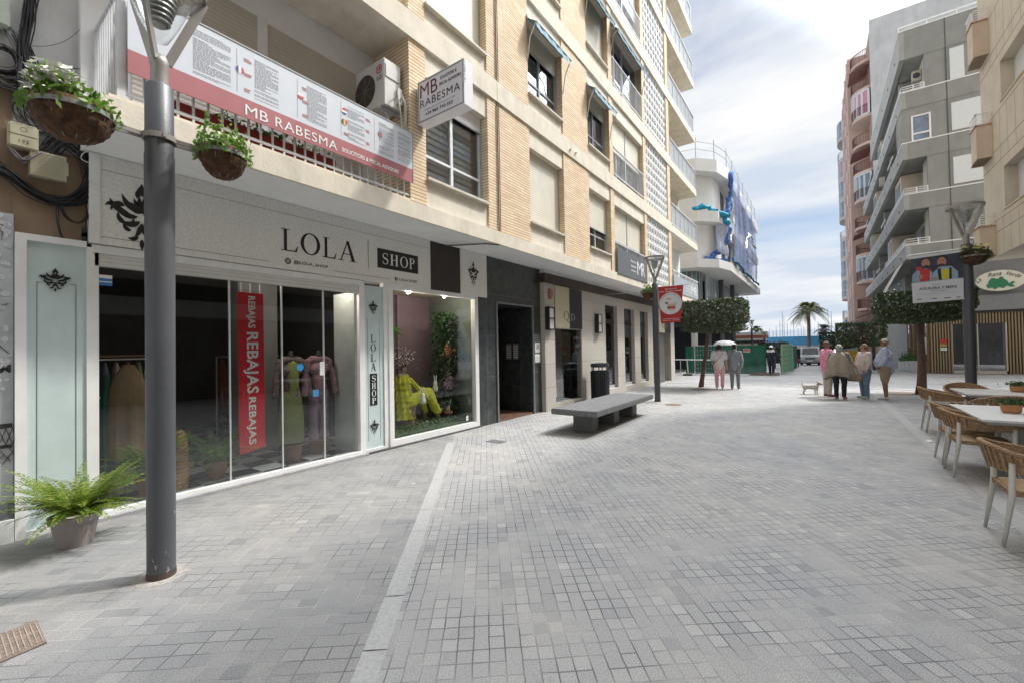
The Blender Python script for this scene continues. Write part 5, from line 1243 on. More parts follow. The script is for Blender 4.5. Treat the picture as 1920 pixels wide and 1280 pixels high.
# blue debris netting hung down the street side
nb=M('blue_netting',(.27,.35,.60),rough=.8,var=.35,scale=2.5,alpha=.50); nbd=M('dark_blue_netting',(.06,.15,.42),rough=.8,var=.4,scale=5); ntq=M('turquoise_netting',(.02,.30,.45),rough=.8,var=.4,scale=5)
def sheet(name,mat,label,fn,nu,nv,group='debris nets on the white building',base=None):
    m=MB()
    for i in range(nu):
        for j in range(nv):
            m.face([fn(i/nu,j/nv),fn((i+1)/nu,j/nv),fn((i+1)/nu,(j+1)/nv),fn(i/nu,(j+1)/nv)])
    return solo(m,name,mat,label,'netting',group,base=base,smooth=True)
sheet('safety_net',nb,'large violet blue debris net over the upper street side of the white building',lambda u,v:(-4.30+.12*math.sin(u*23)*math.sin(v*4+1)+.05*math.sin(u*61),30.4+u*12.5+.5*math.sin(v*5),6.9+v*(5.9-.9*u)+.15*math.sin(u*9)),60,18,base=(-4.3,30,6.9))
def bunch(pts,r,mat,label,seed):
    rd=random.Random(seed); m=MB(); P=[Vector(p) for p in pts]; Q=[];Rr=[]
    for a,b_ in zip(P,P[1:]):
        for t in (0,.2,.4,.6,.8): Q.append(a.lerp(b_,t)+Vector((rd.gauss(0,.05),rd.gauss(0,.08),rd.gauss(0,.05)))); Rr.append(r*rd.uniform(.6,1.35))
    m.tube(Q,[x*.75 for x in Rr],10); m.tube([q+Vector((rd.gauss(0,r*.6),rd.gauss(0,r*.6),rd.gauss(0,r*.5))) for q in Q],[x*.45 for x in Rr],8)
    return solo(m,'net_bundle',mat,label,'netting','debris nets on the white building',base=P[0],smooth=True)
bunch([(-4.3,30.2,12.6),(-4.3,30.0,11.2),(-4.5,29.6,10.2),(-4.45,29.4,9.4)],.17,nbd,'dark blue gathered net hanging from the roof edge of the white building',1)
bunch([(-5.9,27.1,9.75),(-5.2,27.6,9.9),(-4.6,28.6,9.6),(-4.35,29.4,9.0)],.19,ntq,'bright turquoise gathered net at the middle slab corner',2)
sheet('safety_net',M('striped_net',(.40,.44,.56),rough=.8,var=.4,scale=14,alpha=.8),'pale hanging strip of net below the turquoise bundle',lambda u,v:(-4.9+.45*u+.05*math.sin(v*9),28.3+1.0*u+.04*math.sin(u*20),9.5-2.2*v-.25*u+.0*v),10,14,base=(-4.9,28.3,7.3))
bunch([(-4.4,29.6,9.0),(-4.5,29.3,8.0),(-4.9,28.8,7.3),(-5.3,28.3,6.95)],.16,nbd,'dark blue gathered net falling to the lowest slab',3)
bunch([(-5.6,27.9,6.85),(-4.9,28.6,6.85),(-4.5,29.6,6.9)],.13,nbd,'heap of dark blue net lying on the lowest slab corner',4)
bunch([(-4.3,30.4,7.0),(-4.28,33,6.95),(-4.3,36,6.9),(-4.28,40,6.9),(-4.3,44.5,6.9)],.085,M('teal_netting',(.02,.13,.22),rough=.85,var=.5,scale=8),'long turquoise net roll along the edge of the lowest slab',5)
bunch([(-4.28,42,9.8),(-4.28,38,10.4),(-4.26,35,8.4),(-4.28,39,8.0)],.08,wpaint,'white gathered sheet tied across the violet net',6)
bunch([(-4.3,30.2,11.0),(-4.28,30.6,9.9),(-4.3,30.1,8.6),(-4.4,29.5,7.9)],.07,wpaint,'white rope like sheet beside the turquoise bundle',7)
# ================================================================ STREET FURNITURE
pole_m=M('graphite_pole',(.075,.078,.085),rough=.42,var=.10,scale=5,spec=.5,stain=.25,bump=.08,bscale=60)
def chips(m,z1):
    # chipped paint and scuffs that grow denser towards the foot of the post
    t=m.node_tree; nn=t.nodes.new; l=t.links.new; b=t.nodes['Principled BSDF']; src=b.inputs['Base Color'].links[0].from_socket
    co=nn('ShaderNodeTexCoord'); mp_=nn('ShaderNodeMapping'); mp_.inputs['Scale'].default_value=(1,1,.55); l(co.outputs['Object'],mp_.inputs[0])
    no=nn('ShaderNodeTexNoise'); no.inputs['Scale'].default_value=26; no.inputs['Detail'].default_value=7; no.inputs['Roughness'].default_value=.72; l(mp_.outputs[0],no.inputs[0])
    sp=nn('ShaderNodeSeparateXYZ'); l(co.outputs['Object'],sp.inputs[0]); zr=nn('ShaderNodeMapRange'); zr.inputs[1].default_value=0; zr.inputs[2].default_value=z1; zr.inputs[3].default_value=.60; zr.inputs[4].default_value=.76; l(sp.outputs[2],zr.inputs[0])
    gt=nn('ShaderNodeMath'); gt.operation='GREATER_THAN'; l(no.outputs[0],gt.inputs[0]); l(zr.outputs[0],gt.inputs[1])
    mm=nn('ShaderNodeMixRGB'); l(gt.outputs[0],mm.inputs[0]); l(src,mm.inputs[1]); mm.inputs[2].default_value=(.34,.33,.32,1); l(mm.outputs[0],b.inputs['Base Color'])
chips(pole_m,1.1)
lamp_al=M('lamp_aluminium',(.33,.31,.29),rough=.4,var=.1,metal=.3)
bowlg=glassmat('lamp_bowl',(.93,.94,.93),1.35,rough=.12,base=.06)
def lamp(label,arm_rot=0):
    T=thing('street_lamp',(0,0,0),label,'street lamp','street lamps')
    m=MB(); m.lathe([(.0,3.53),(.07,3.53),(.088,3.51),(.089,3.02),(.093,3.0),(.088,.9),(.087,.02),(.088,0)],n=28); m.build('pole',pole_m,T,smooth=True)
    m=MB(); m.lathe([(.055,3.52),(.055,3.66),(.062,3.69),(.045,3.74),(.0,3.75)],n=20); m.build('neck',lamp_al,T,smooth=True)
    for k in range(3):
        a=arm_rot+k*2*math.pi/3; d=Vector((math.cos(a),math.sin(a),0)); t=Vector((-d.y,d.x,0))
        m=MB(); m.bar(Vector((0,0,3.70))+d*.05,Vector((0,0,4.27))+d*.285,.022,.060,up=d); m.build('arm',lamp_al,T)
    m=MB(); m.lathe([(.272,4.262),(.296,4.258),(.30,4.31),(.274,4.31),(.272,4.262)],n=36); m.build('ring',lamp_al,T,smooth=False)
    m=MB(); m.lathe([(.02,3.84),(.06,3.86),(.13,4.0),(.20,4.18),(.235,4.30)],n=32); b=m.build('lamp_glass',bowlg,T,smooth=True)
    m=MB()
    for k in range(7): m.lathe([(.055+.010*k,3.98+.035*k),(.072+.010*k,3.985+.035*k),(.068+.010*k,4.0+.035*k),(.052+.010*k,3.995+.035*k)],n=24)
    m.lathe([(.0,3.95),(.04,3.96),(.09,4.22),(.0,4.24)],n=24); m.build('louvre',M('louvre_grey',(.42,.42,.40),rough=.35,var=.2,metal=.3),b,smooth=False)
    m=MB(); m.lathe([(.0,4.30),(.262,4.30)],n=32); m.build('top_glass',bowlg,T)
    return T
LP=lamp('dark street lamp post in front of the clothes shop, nearest the camera',R(80)); 
LP.location=(-4.04,1.08,0)
m=MB(); rd=random.Random(6); m.lathe([(.087,.006),(.10,.005),(.15,.002)],c=(0,0,0),n=26)
m.v=[(x*(1+rd.uniform(-.08,.25)*(z<.004)),y*(1+rd.uniform(-.08,.25)*(z<.004)),z) for x,y,z in m.v]; m.build('base_grout',M('sandy_grout',(.33,.31,.28),rough=.95,var=.35,scale=30),LP,rel=False)
m=MB(); m.lathe([(.088,.002),(.0905,.01),(.089,.05)],c=(0,0,0),n=26); m.build('rusty_foot',M('rust_brown',(.10,.065,.045),rough=.9,col2=(.05,.04,.04),scale=25),LP,rel=False)
dup(LP,(-3.97,12.95,0),R(35),'dark street lamp with a red flag sign beside the stone bench')
dup(LP,(2.56,12.9,0),R(10),'dark street lamp carrying the poster of two men on the right').scale=(1,1,1.04)
dup(LP,(-3.6,40,gz(40)),0,'distant street lamp rising behind the green netting, right of the small palm').scale=(.8,.8,.68)
dup(LP,(-4.6,41,gz(41)),0,'distant street lamp in front of the small palm').scale=(.8,.8,.92)
dup(LP,(-3.3,52,gz(52)),0,'farthest small street lamp against the blue awning').scale=(.7,.7,.62)
dup(LP,(2.9,37,gz(37)),0,'street lamp in front of the pink tower above the dark clipped trees').scale=(1,1,.95)
LP.scale=(1,1,1.05)
# clamps on the near pole
m=MB(); m.lathe([(.093,3.27),(.106,3.27),(.106,3.31),(.093,3.31)],c=(-4.04,1.08,0),n=24); 
for a in range(4): t=a*1.57; m.box(-4.04+.108*math.cos(t)-.01,-4.04+.108*math.cos(t)+.01,1.08+.108*math.sin(t)-.01,1.08+.108*math.sin(t)+.01,3.275,3.305)
solo(m,'pole_clamp',lamp_al,'steel clamp band round the nearest lamp post holding the flower baskets','clamp',base=(-4.04,1.08,3.27))
coco=M('coconut_liner',(.13,.062,.028),rough=.95,col2=(.035,.018,.010),scale=22,bump=1.0,bscale=26)
rimm=M('basket_rim',(.24,.24,.235),rough=.5,var=.1)
def basket(loc,r,h,label,seed,flowers=None,leafm=None,armto=None,nl=500):
    T=thing('hanging_basket',loc,label,'hanging basket','flower baskets on the lamp posts'); x,y,z=loc; rd=random.Random(seed)
    m=MB(); pr=[(.001,-h)]+[(r*math.sin(t*1.45)**.85,-h*math.cos(t*1.5)) for t in [q/14 for q in range(1,15)]]+[(r*.98,.03),(r*.9,.02),(.0,.0)]
    m.lathe(pr,c=loc,n=54)
    for i,v in enumerate(m.v):
        dx_,dy_=v[0]-x,v[1]-y; a=math.atan2(dy_,dx_); k=1+.030*math.sin(v[2]*190+2*math.sin(a*3))+.02*math.sin(a*9)+rd.uniform(-.02,.02); m.v[i]=(x+dx_*k,y+dy_*k,v[2])
    m.build('bowl',coco,T,smooth=True)
    m=MB(); m.lathe([(r*1.0,-.03),(r*1.03,-.03),(r*1.03,.0),(r*1.0,.0)],c=(x,y,z),n=40)
    for k in range(9):
        a=k*2*math.pi/9; m.tube([(x+r*1.0*math.cos(a),y+r*1.0*math.sin(a),z-.02),(x+r*.86*math.cos(a),y+r*.86*math.sin(a),z-h*.5),(x+r*.38*math.cos(a),y+r*.38*math.sin(a),z-h)],.0022,5)
    m.build('wire_frame',rimm,T)
    m=MB()
    def fn():
        a=rd.random()*6.28; q=r*1.22*math.sqrt(rd.random()); return Vector((x+q*math.cos(a),y+q*math.sin(a),z+.03+abs(rd.gauss(0,.055))*(1.5 if math.sin(a*2+seed)>0 else .7)+.06*(1-q/r)-(.09*rd.random() if q>r else 0)))
    leaves(m,fn,nl,r*.30,rd,asp=.42,up=.6); m.build('foliage',leafm or leafy,T)
    if flowers:
        m=MB(); mc=MB(); 
        for (fx0,fy0) in flowers[1](rd):
            c=Vector((x+fx0,y+fy0,z+.10*(r/.2)+.035+rd.uniform(-.02,.06))); n=Vector((rd.gauss(.3,.4),rd.gauss(-.3,.4),1)).normalized(); u=n.orthogonal().normalized(); v=n.cross(u); s=flowers[2]*rd.uniform(.8,1.2)
            for k in range(5):
                a=k*1.2566; p=u*math.cos(a)+v*math.sin(a); q=u*math.cos(a+.6)+v*math.sin(a+.6); w=u*math.cos(a-.6)+v*math.sin(a-.6)
                m.face([c-n*s*.25,c+w*s*.75,c+p*s*1.05+n*s*.1,c+q*s*.75])
            disc(mc,c+n*s*.02,u,v,s*.14,0,6)
        f=m.build('flower',flowers[0],T); mc.build('flower_centre',M('flower_eye',(.35,.40,.06),rough=.6),f)
    return T
wf=M('white_petals',(.80,.80,.70),rough=.6,var=.08,scale=30); yf=M('yellow_petals',(.72,.66,.25),rough=.6,var=.1,scale=30)
b1=basket((-4.0,.61,3.28),.205,.20,'large hanging basket with white petunias left of the nearest lamp post',3,flowers=(wf,lambda rd:[(rd.uniform(-.19,.19),rd.uniform(-.21,.03)) for k in range(120)],.034),nl=420)
b2=basket((-3.88,1.45,3.26),.165,.20,'hanging basket with only green leaves right of the nearest lamp post',4,nl=800)
m=MB(); m.bar((-4.03,.99,3.29),(-4.01,.79,3.285),.012,.03); m.bar((-4.08,.99,3.29),(-4.06,.78,3.28),.012,.03); m.build('bracket',lamp_al,b1)
m=MB(); m.bar((-3.99,1.16,3.29),(-3.93,1.32,3.27),.012,.03); m.bar((-4.04,1.17,3.28),(-3.98,1.34,3.26),.012,.03); m.build('bracket',lamp_al,b2)
basket((-4.17,12.93,3.28),.19,.22,'green hanging basket left of the lamp post by the bench',5,nl=500)
dk2=leafmat('leaf_dusk',(.03,.06,.015),(.14,.14,.04),.3)
basket((2.66,12.83,3.40),.215,.20,'wide basket with yellow flowers on the right lamp post',6,flowers=(yf,lambda rd:[(rd.uniform(-.18,.2),rd.uniform(-.18,.12)) for k in range(50)],.03),leafm=dk2,nl=500)
# red restaurant flag on the second lamp
RF=thing('restaurant_flag',(-3.5,12.95,2.3),'red pennant sign with a round white food emblem on the bench side lamp post','sign')
red=M('flag_red_vinyl',(.42,.018,.022),rough=.5,var=.05); fy=12.90
m=MB(); m.prism([(-3.87,3.40),(-3.145,3.38),(-3.25,2.33),(-3.80,2.31)],(0,fy,0),(1,0,0),(0,0,1),(0,.012,0)); m.build('panel',red,RF)
U=UX; V=UZ; cc=Vector((-3.515,fy-.001,2.88))
m=MB(); disc(m,cc,U,V,.315,.003,36); m.build('emblem_disc',M('emblem_white',(.66,.70,.76),rough=.5,var=.03),RF)
m=MB(); ring(m,cc,U,V,.325,.025,.005); addtext(m,'RESTAURANTE',(-3.66,fy,3.29),U,V,.34,.035,bold=.02); addtext(m,'Kasa, Quesada y Rosada',(-3.82,fy,3.215),U,V,.64,.05,bold=.03); addtext(m,'Carrer Boulevard Plaza, Elche',(-3.74,fy,2.42),U,V,.46,.03,bold=.02); addtext(m,'SANTA POLA - 678 491 904',(-3.74,fy,2.375),U,V,.46,.03,bold=.02); m.build('lettering',M('pink_white',(.72,.58,.58),rough=.5),RF)
m=MB(); 
for a,b_,s_,col in ((.02,-.12,.12,0),(-.11,.02,.055,0)): disc(m,cc+U*a+V*b_,U,V,s_,.008,20,r2=s_*.5)
m.build('food_red',M('food_red',(.35,.05,.06),rough=.5),RF)
m=MB(); disc(m,cc+U*.03+V*-.05,U,V,.13,.010,20,r2=.045); disc(m,cc+U*-.05+V*.14,U,V,.09,.010,20,r2=.035); disc(m,cc+U*.03+V*-.18,U,V,.10,.010,20,r2=.035); disc(m,cc+U*.15+V*.0,U,V,.05,.010,20,r2=.02); m.build('food_tan',M('food_tan',(.60,.47,.30),rough=.5),RF)
m=MB(); 
for k in range(20): a=R(20+k*7.4); m.box(*(lambda p:(p.x-.008,p.x+.008,fy-.012,fy-.010,p.z-.012,p.z+.012))(cc+U*.27*math.cos(a)+V*.27*math.sin(a)))
m.build('emblem_text',M('grey_letter',(.25,.28,.33),rough=.5),RF)
m=MB(); m.tube([(-4.38,12.93,3.37),(-3.0,12.93,3.40)],.012,6); m.tube([(-4.45,12.95,3.3),(-5.8,13.2,3.36)],.006,5); m.build('rod',alug,RF)
# poster on right lamp
PO=thing('poster_banner',(3.5,21.8,3.1),'poster banner picturing two men in blue jackets on the right lamp post','poster'); py=21.70
m=MB(); m.prism([(2.87,3.05),(4.20,3.10),(4.22,4.86),(2.83,4.80)],(0,py,0),(1,0,0),(0,0,1),(0,.015,0)); m.build('sheet',M('poster_white',(.62,.63,.66),rough=.5,var=.04),PO)
def q(m,pts,off=.004): m.face([(a,py-off,b_) for a,b_ in pts])
m=MB(); q(m,[(2.84,3.80),(4.21,3.86),(4.22,4.78),(2.835,4.70)]); m.build('picture_dark',M('picture_night',(.035,.04,.06),rough=.5,var=.5,scale=6),PO)
m=MB(); q(m,[(2.86,3.81),(3.40,3.83),(3.42,4.15),(3.28,4.30),(3.02,4.30),(2.88,4.10)],.007); q(m,[(3.36,3.83),(4.08,3.85),(4.08,4.10),(3.92,4.32),(3.62,4.34),(3.45,4.15)],.008); m.build('picture_jackets',M('jacket_blue',(.28,.38,.50),rough=.6,var=.15,scale=9),PO)
m=MB(); q(m,[(3.08,3.84),(3.34,3.84),(3.36,4.28),(3.08,4.30)],.010); disc(m,(3.06,py,4.32),UX,UZ,.08,.009,14); m.build('picture_red',M('pic_red',(.50,.03,.03),rough=.5),PO)
m=MB(); q(m,[(3.66,3.85),(3.84,3.86),(3.86,4.22),(3.66,4.24)],.011); m.build('picture_yellow',M('pic_yellow',(.60,.55,.03),rough=.5),PO)
m=MB(); q(m,[(3.58,3.85),(3.66,3.85),(3.64,4.27),(3.55,4.25)],.012); q(m,[(3.85,3.86),(3.92,3.86),(3.92,4.27),(3.86,4.27)],.012); disc(m,(3.24,py,4.60),UX,UZ,.13,.011,18,r2=.12); disc(m,(3.70,py,4.62),UX,UZ,.14,.011,18,r2=.13); m.build('picture_black',M('pic_black',(.02,.018,.018),rough=.5),PO)
m=MB(); disc(m,(3.25,py,4.50),UX,UZ,.115,.014,20,r2=.16); disc(m,(3.67,py,4.50),UX,UZ,.12,.014,20,r2=.17); disc(m,(3.10,py,4.02),UX,UZ,.06,.015,12,r2=.09); disc(m,(3.46,py,3.92),UX,UZ,.08,.015,12,r2=.05); m.build('picture_skin',M('pic_skin',(.42,.22,.15),rough=.5,var=.1,scale=20),PO)
m=MB(); disc(m,(3.26,py,4.38),UX,UZ,.08,.016,16,r2=.055); disc(m,(3.66,py,4.38),UX,UZ,.085,.016,16,r2=.055)
for x in (3.205,3.30,3.62,3.72): m.box(x-.022,x+.022,py-.019,py-.017,4.525,4.54)
m.build('picture_beard',M('pic_beard',(.05,.035,.03),rough=.6),PO)
m=MB(); addtext(m,'AGUILERA Y MENI',(3.05,py,3.52),UX,UZ,.98,.10,bold=.03); addtext(m,'15 de julio',(3.40,py,3.67),UX,UZ,.25,.05); addtext(m,'Auditorio El Palmeral',(3.35,py,3.44),UX,UZ,.42,.045); addtext(m,'Plazas limitadas - Recogida de invitaciones en la Casa de Cultura',(3.02,py,3.35),UX,UZ,1.05,.03)
for x,w_ in ((2.98,.14),(3.35,.03),(3.40,.12),(3.70,.18),(4.02,.10)): m.box(x,x+w_,py-.004,py-.002,3.17,3.20)
m.build('lettering',M('poster_ink',(.10,.10,.12),rough=.5),PO)
m=MB(); m.tube([(2.80,21.72,4.86),(4.3,21.80,4.92)],.02,6); m.tube([(4.2,21.8,3.12),(4.45,21.8,3.12)],.015,6); m.tube([(2.2,21.7,4.86),(2.8,21.7,4.84)],.006,4); m.build('rod',wpaint,PO)

sc_=.589
def rescale(T,k,c0,c1):
    for o in [T]+list(T.children):
        if o.type=='MESH':
            for v in o.data.vertices: v.co=v.co*k
    T.location=Vector(c1)+(T.location-Vector(c0))*k
rescale(PO,sc_,(0,21.8,1.65),(0,12.84,1.65))
# stone bench
grs=M('dark_granite',(.16,.16,.165),rough=.55,var=.25,scale=14,bump=.25,bscale=60)
BE=thing('stone_bench',(-3.85,8.8,0),'long dark granite bench on block legs before the marble entrance','bench')
m=MB(); m.box(-4.28,-3.32,7.22,10.5,.37,.48); m.build('seat',grs,BE,bevel=.012)
for k,y in enumerate((7.6,8.7,9.8)):
    m=MB(); m.box(-4.0,-3.60,y,y+.30,0,.37); m.build('leg',M('bench_leg',(.135,.135,.13),rough=.6,var=.2,scale=8,bump=.2),BE,bevel=.008)
# litter bin
BI=thing('litter_bin',(-5.35,12.0,0),'black litter bin standing against the limestone wall behind the bench','bin')
bl=M('bin_black',(.025,.027,.032),rough=.45,var=.15)
m=MB(); m.lathe([(.0,.10),(.22,.10),(.25,.95)],c=(-5.38,12.0,0),n=28,sy=1.25); m.lathe([(.255,1.06),(.27,1.10),(.25,1.17),(.0,1.20)],c=(-5.38,12.0,0),n=28,sy=1.25)
for k in range(28):
    a=2*math.pi*k/28
    m.bar((-5.38+.25*math.cos(a),12+.3125*math.sin(a),.12),(-5.38+.258*math.cos(a),12+.3225*math.sin(a),.94),.03,.012)
m.build('body',bl,BI,smooth=False)
m=MB()
for a in (0,1.1,2.2,3.3,4.4,5.5): m.bar((-5.38+.23*math.cos(a),12+.29*math.sin(a),.94),(-5.38+.235*math.cos(a),12+.295*math.sin(a),1.08),.05,.012)
m.build('hood_post',bl,BI)
m=MB(); m.lathe([(.05,0),(.05,.12)],c=(-5.38,12,0),n=12); m.build('foot',bl,BI)
# manhole and drain covers
m=MB(); A=oZ(-45,1200); P=[Vector((-4.22,.16,0)),Vector((-4.04,.45,0)),Vector((-3.66,.44,0)),Vector((-3.72,.16,0))]
cen=Vector((-3.95,.22,0)); MC=thing('manhole_cover',cen,'rusty brown rectangular utility cover at the lower left corner','manhole cover')
ru=M('rusty_iron',(.20,.155,.125),rough=.75,var=.3,scale=18,bump=.4,bscale=60)
m=MB(); u_=Vector((-.60,-.80,0))*.36; v_=Vector((.80,-.60,0))*.20; c0=oZ(30,1203)
c0=Vector((c0.x,c0.y,.003)); ux=(oZ(75,1163)-oZ(-20,1200))/2; vx=(oZ(95,1205)-oZ(75,1163))/2
m.obox(c0+Vector((0,0,.002)),ux,vx,Vector((0,0,.004))); m.build('plate',ru,MC,rel=True)
m=MB()
for i in range(9):
    p=c0+ux*(-.9+i*.225)
    m.bar(p-vx*.9+Vector((0,0,.0075)),p+vx*.9+Vector((0,0,.0075)),.006,.004)
for j in range(3): p=c0+vx*(-.75+j*.75); m.bar(p-ux*.92+Vector((0,0,.0075)),p+ux*.92+Vector((0,0,.0075)),.006,.004)
addtext(m,'TELECOMUNICACIONES',c0-ux*.85+vx*.80+Vector((0,0,.007)),ux,-vx*-1,ux.length*1.6,.03,bold=.02)
m.build('raised_pattern',M('worn_rust',(.30,.245,.205),rough=.7,var=.2),MC)
c=oZ(930,827); m=MB(); m.box(c.x-.16,c.x+.16,c.y-.10,c.y+.10,.001,.006); solo(m,'drain_cover',M('drain_iron',(.12,.12,.125),rough=.7,var=.3),'small square iron drain cover near the marble entrance','drain cover',base=(c.x,c.y,0))
for (px_,py_,w_,lab) in ((1312,729,.75,'square tree pit soil patch round the left clipped tree'),(1262,758,.4,'dark round cover on the paving beside the second lamp')):
    c=oZ(px_,py_); m=MB(); m.lathe([(0,.006),(w_*.55,.006),(w_*.57,.001)],c=(c.x,c.y,0),n=4 if 'square' in lab else 24); solo(m,'ground_cover',M('soil',(.16,.12,.09),rough=.9,var=.3,scale=20),lab,'ground cover',base=(c.x,c.y,0))
c=Vector((2.5,18.4,0)); m=MB(); m.box(c.x-.8,c.x+.5,c.y-.45,c.y+.5,.001,.008); solo(m,'ground_cover',MATS['soil'],'brown tree pit round the right clipped tree','ground cover',base=(2.5,18.4,0))
c=oZ(1744,829); m=MB(); rd=random.Random(2); P=[(.055*math.cos(k*.9)+rd.uniform(-.015,.015),.045*math.sin(k*.9),) for k in range(7)]
m.lathe([(.05,.001),(.055,.02),(.03,.04),(.0,.045)],c=(c.x,c.y,0),n=7); solo(m,'paper_litter',wlet,'crumpled white paper on the paving by the cafe chairs','litter',base=(c.x,c.y,0))
# ================================================================ PLANTS
fern_m=leafmat('fern_bright',(.08,.16,.02),(.30,.38,.06),.45,c3=(.42,.34,.10)); fern_d=leafmat('fern_dark',(.08,.18,.03),(.20,.34,.07),.4)
def fern(T,c,n,ln,mat,seed,h0=.25):
    rd=random.Random(seed); m=MB(); c=Vector(c)
    for k in range(n):
        a=rd.random()*6.28; L_=ln*rd.uniform(.55,1.15); up=rd.uniform(.75,1.9); d=Vector((math.cos(a),math.sin(a),0)); pts=[]
        for q in range(17):
            t=q/16; pts.append(c+d*(.05+L_*t*(.62+.38*t))+Vector((0,0,up*L_*.75*t-L_*1.15*t*t*(.45+.4*rd.random()*0+.35*(1-up/1.3)))))
        side=Vector((-d.y,d.x,0)); m.tube(pts,[.003*(1-.7*q/16) for q in range(17)],3,False)
        for q in range(1,17):
            p=pts[q]; dr=(pts[q]-pts[q-1]).normalized(); w=L_*.14*math.sin(math.pi*(q/17)**.75)+.006; ll=L_*.030
            for sg in (1,-1):
                for hf in (0,.5):
                    b_=p-dr*(L_/16*hf); s=side*sg*w+dr*w*.35+Vector((0,0,rd.uniform(-.25,.10)*w))
                    m.face([b_-dr*ll*.35,b_+s*.5-dr*ll*.5,b_+s,b_+s*.5+dr*ll*.7])
    return m.build('foliage',mat,T)
def pot(T,c,r0,r1,h,mat,rim=True):
    m=MB(); pr=[(0,.0),(r0,.0),(r0+(r1-r0)*.8,h*.80)]
    if rim: pr+=[(r1*1.04,h*.80),(r1*1.06,h),(r1*.95,h),(r1*.93,h*.9),(0,h*.9)]
    else: pr+=[(r1,h),(r1*.92,h),(r1*.9,h*.85),(0,h*.85)]
    m.lathe(pr,c=c,n=32); return m.build('pot',mat,T,smooth=False)
taupe=M('taupe_plastic',(.31,.265,.255),rough=.55,var=.06); terra=M('terracotta',(.42,.19,.085),rough=.8,var=.15,scale=12)
PF=thing('potted_fern',(-5.38,.83,0),'bright green fern in a taupe pot in front of the tall aqua panel','potted plant')
pot(PF,(-5.38,.83,0),.115,.165,.27,taupe); fern(PF,(-5.38,.83,.26),100,.43,fern_m,11)
for (x,y,lab,s) in ((-6.35,1.58,'dark green fern inside the shop glass left of the near lamp post',31),(-6.38,2.28,'dark green fern in a terracotta pot inside the shop right of the near lamp post',32)):
    T=thing('indoor_fern',(x,y,.05),lab,'potted plant'); pot(T,(x,y,.05),.09,.13,.22,terra); fern(T,(x,y,.27),48,.46,fern_d,s)
T=thing('wicker_chair',(-6.3,1.82,.05),'rounded wicker chair back seen behind the near lamp post inside the shop','chair')
m=MB(); 
for k in range(16):
    z=.05+k*.045; w=.115*math.sqrt(max(.05,1-(max(0,k-10)/6.)**2)); m.tube([(-6.30,1.82-w,z),(-6.22,1.82-w*.5,z),(-6.20,1.82,z),(-6.22,1.82+w*.5,z),(-6.30,1.82+w,z)],.026,6)
m.build('backrest',M('wicker',(.45,.27,.09),rough=.7,var=.35,scale=40,bump=.8,bscale=70),T)
m=MB(); m.box(-6.6,-6.28,1.72,2.0,.28,.34); m.build('seat',MATS['wicker'],T)
# clipped street trees
bark=M('bark',(.15,.10,.075),rough=.95,var=.35,scale=10,bump=.8,bscale=30)
cl=leafmat('clipped_leaf',(.014,.028,.008),(.07,.10,.03),.13,c3=(.22,.20,.10)); cl2=leafmat('dark_clipped_leaf',(.012,.026,.009),(.065,.10,.03),.15,c3=(.16,.19,.07))
def clipped(loc,hx,hy,z0,z1,label,seed,mat,n=9000,trunk_top=None,ts=.0,leaf=.085,r=.10,cut=.0):
    x,y,z=loc; T=thing('clipped_tree',loc,label,'tree','clipped street trees'); rd=random.Random(seed)
    tt=z0+.25; m=MB(); P=[(x+ts*(t**1.4)+.03*math.sin(t*5),y,z+(tt-z)*t) for t in [k/8 for k in range(9)]]; m.tube(P,[r*1.25,r*1.02,r*.95,r*.9,r*.85,r*.82,r*.8,r*.85,r*.9],12)
    top=Vector(P[-1]); 
    for k in range(9):
        a=k*.698+rd.random()*.4; e=Vector((x+ts+hx*.75*math.cos(a),y+hy*.75*math.sin(a),z0+(z1-z0)*rd.uniform(.45,.85))); m.tube([top-Vector((0,0,.12)),top.lerp(e,.4)+Vector((0,0,-.04)),e],[r*.5,r*.32,.02],6)
    m.build('trunk',bark,T,smooth=True)
    m=MB(); cx_,cy_=x+ts*.6+cut,y
    for k in range(n):
        while True:
            u,v,w=rd.uniform(-1,1),rd.uniform(-1,1),rd.random()
            fl=.72+.28*min(1,w*2.3)            # sides taper in near the underside
            bump=.05*math.sin(u*9+w*7)+.05*math.sin(v*8+2)
            if (abs(u)/fl)**6+(abs(v)/fl)**6<1+bump and w<1+bump*.3: break
        # push toward the skin
        if rd.random()<.72:
            f=rd.choice((0,1,2,3)); 
            if f==0: u=math.copysign(fl*(1-abs(rd.gauss(0,.05))),u)
            elif f==1: v=math.copysign(fl*(1-abs(rd.gauss(0,.05))),v)
            elif f==2: w=1-abs(rd.gauss(0,.06))
            else: w=abs(rd.gauss(0,.08))
        p=Vector((cx_+u*hx,cy_+v*hy,z0+w*(z1-z0)+rd.gauss(0,.012)+ (.10*(u*u) if w<.3 else 0)))
        if rd.random()<.035: p=p+Vector((rd.gauss(0,.06),rd.gauss(0,.06),abs(rd.gauss(0,.09))))   # stray shoots
        hole=math.sin(p.x*7.3+seed)*math.sin(p.z*9.1+1.3)*math.sin(p.y*6.7+seed*.7)
        if hole>.72 and rd.random()<.7: continue
        d=Vector((rd.gauss(0,1),rd.gauss(0,1),rd.gauss(0,1)+.5)).normalized(); a=d.orthogonal().normalized(); a.rotate(Matrix.Rotation(rd.random()*6.28,3,d)); s=leaf*rd.uniform(.6,1.25)
        m.face([p-d*s*.5,p+a*s*.27,p+d*s*.5,p-a*s*.27])
    m.build('crown',mat,T); return T
clipped((-3.86,18.2,0),1.12,1.1,2.12,3.33,'clipped flat topped tree with slim leaning trunk by the green netting',41,cl,n=17000,ts=.42,r=.085,cut=.28)
clipped((2.55,18.4,0),1.08,1.1,2.22,3.16,'clipped box shaped tree behind the group of talking people on the right',42,cl2,n=16000,ts=.06,r=.12)
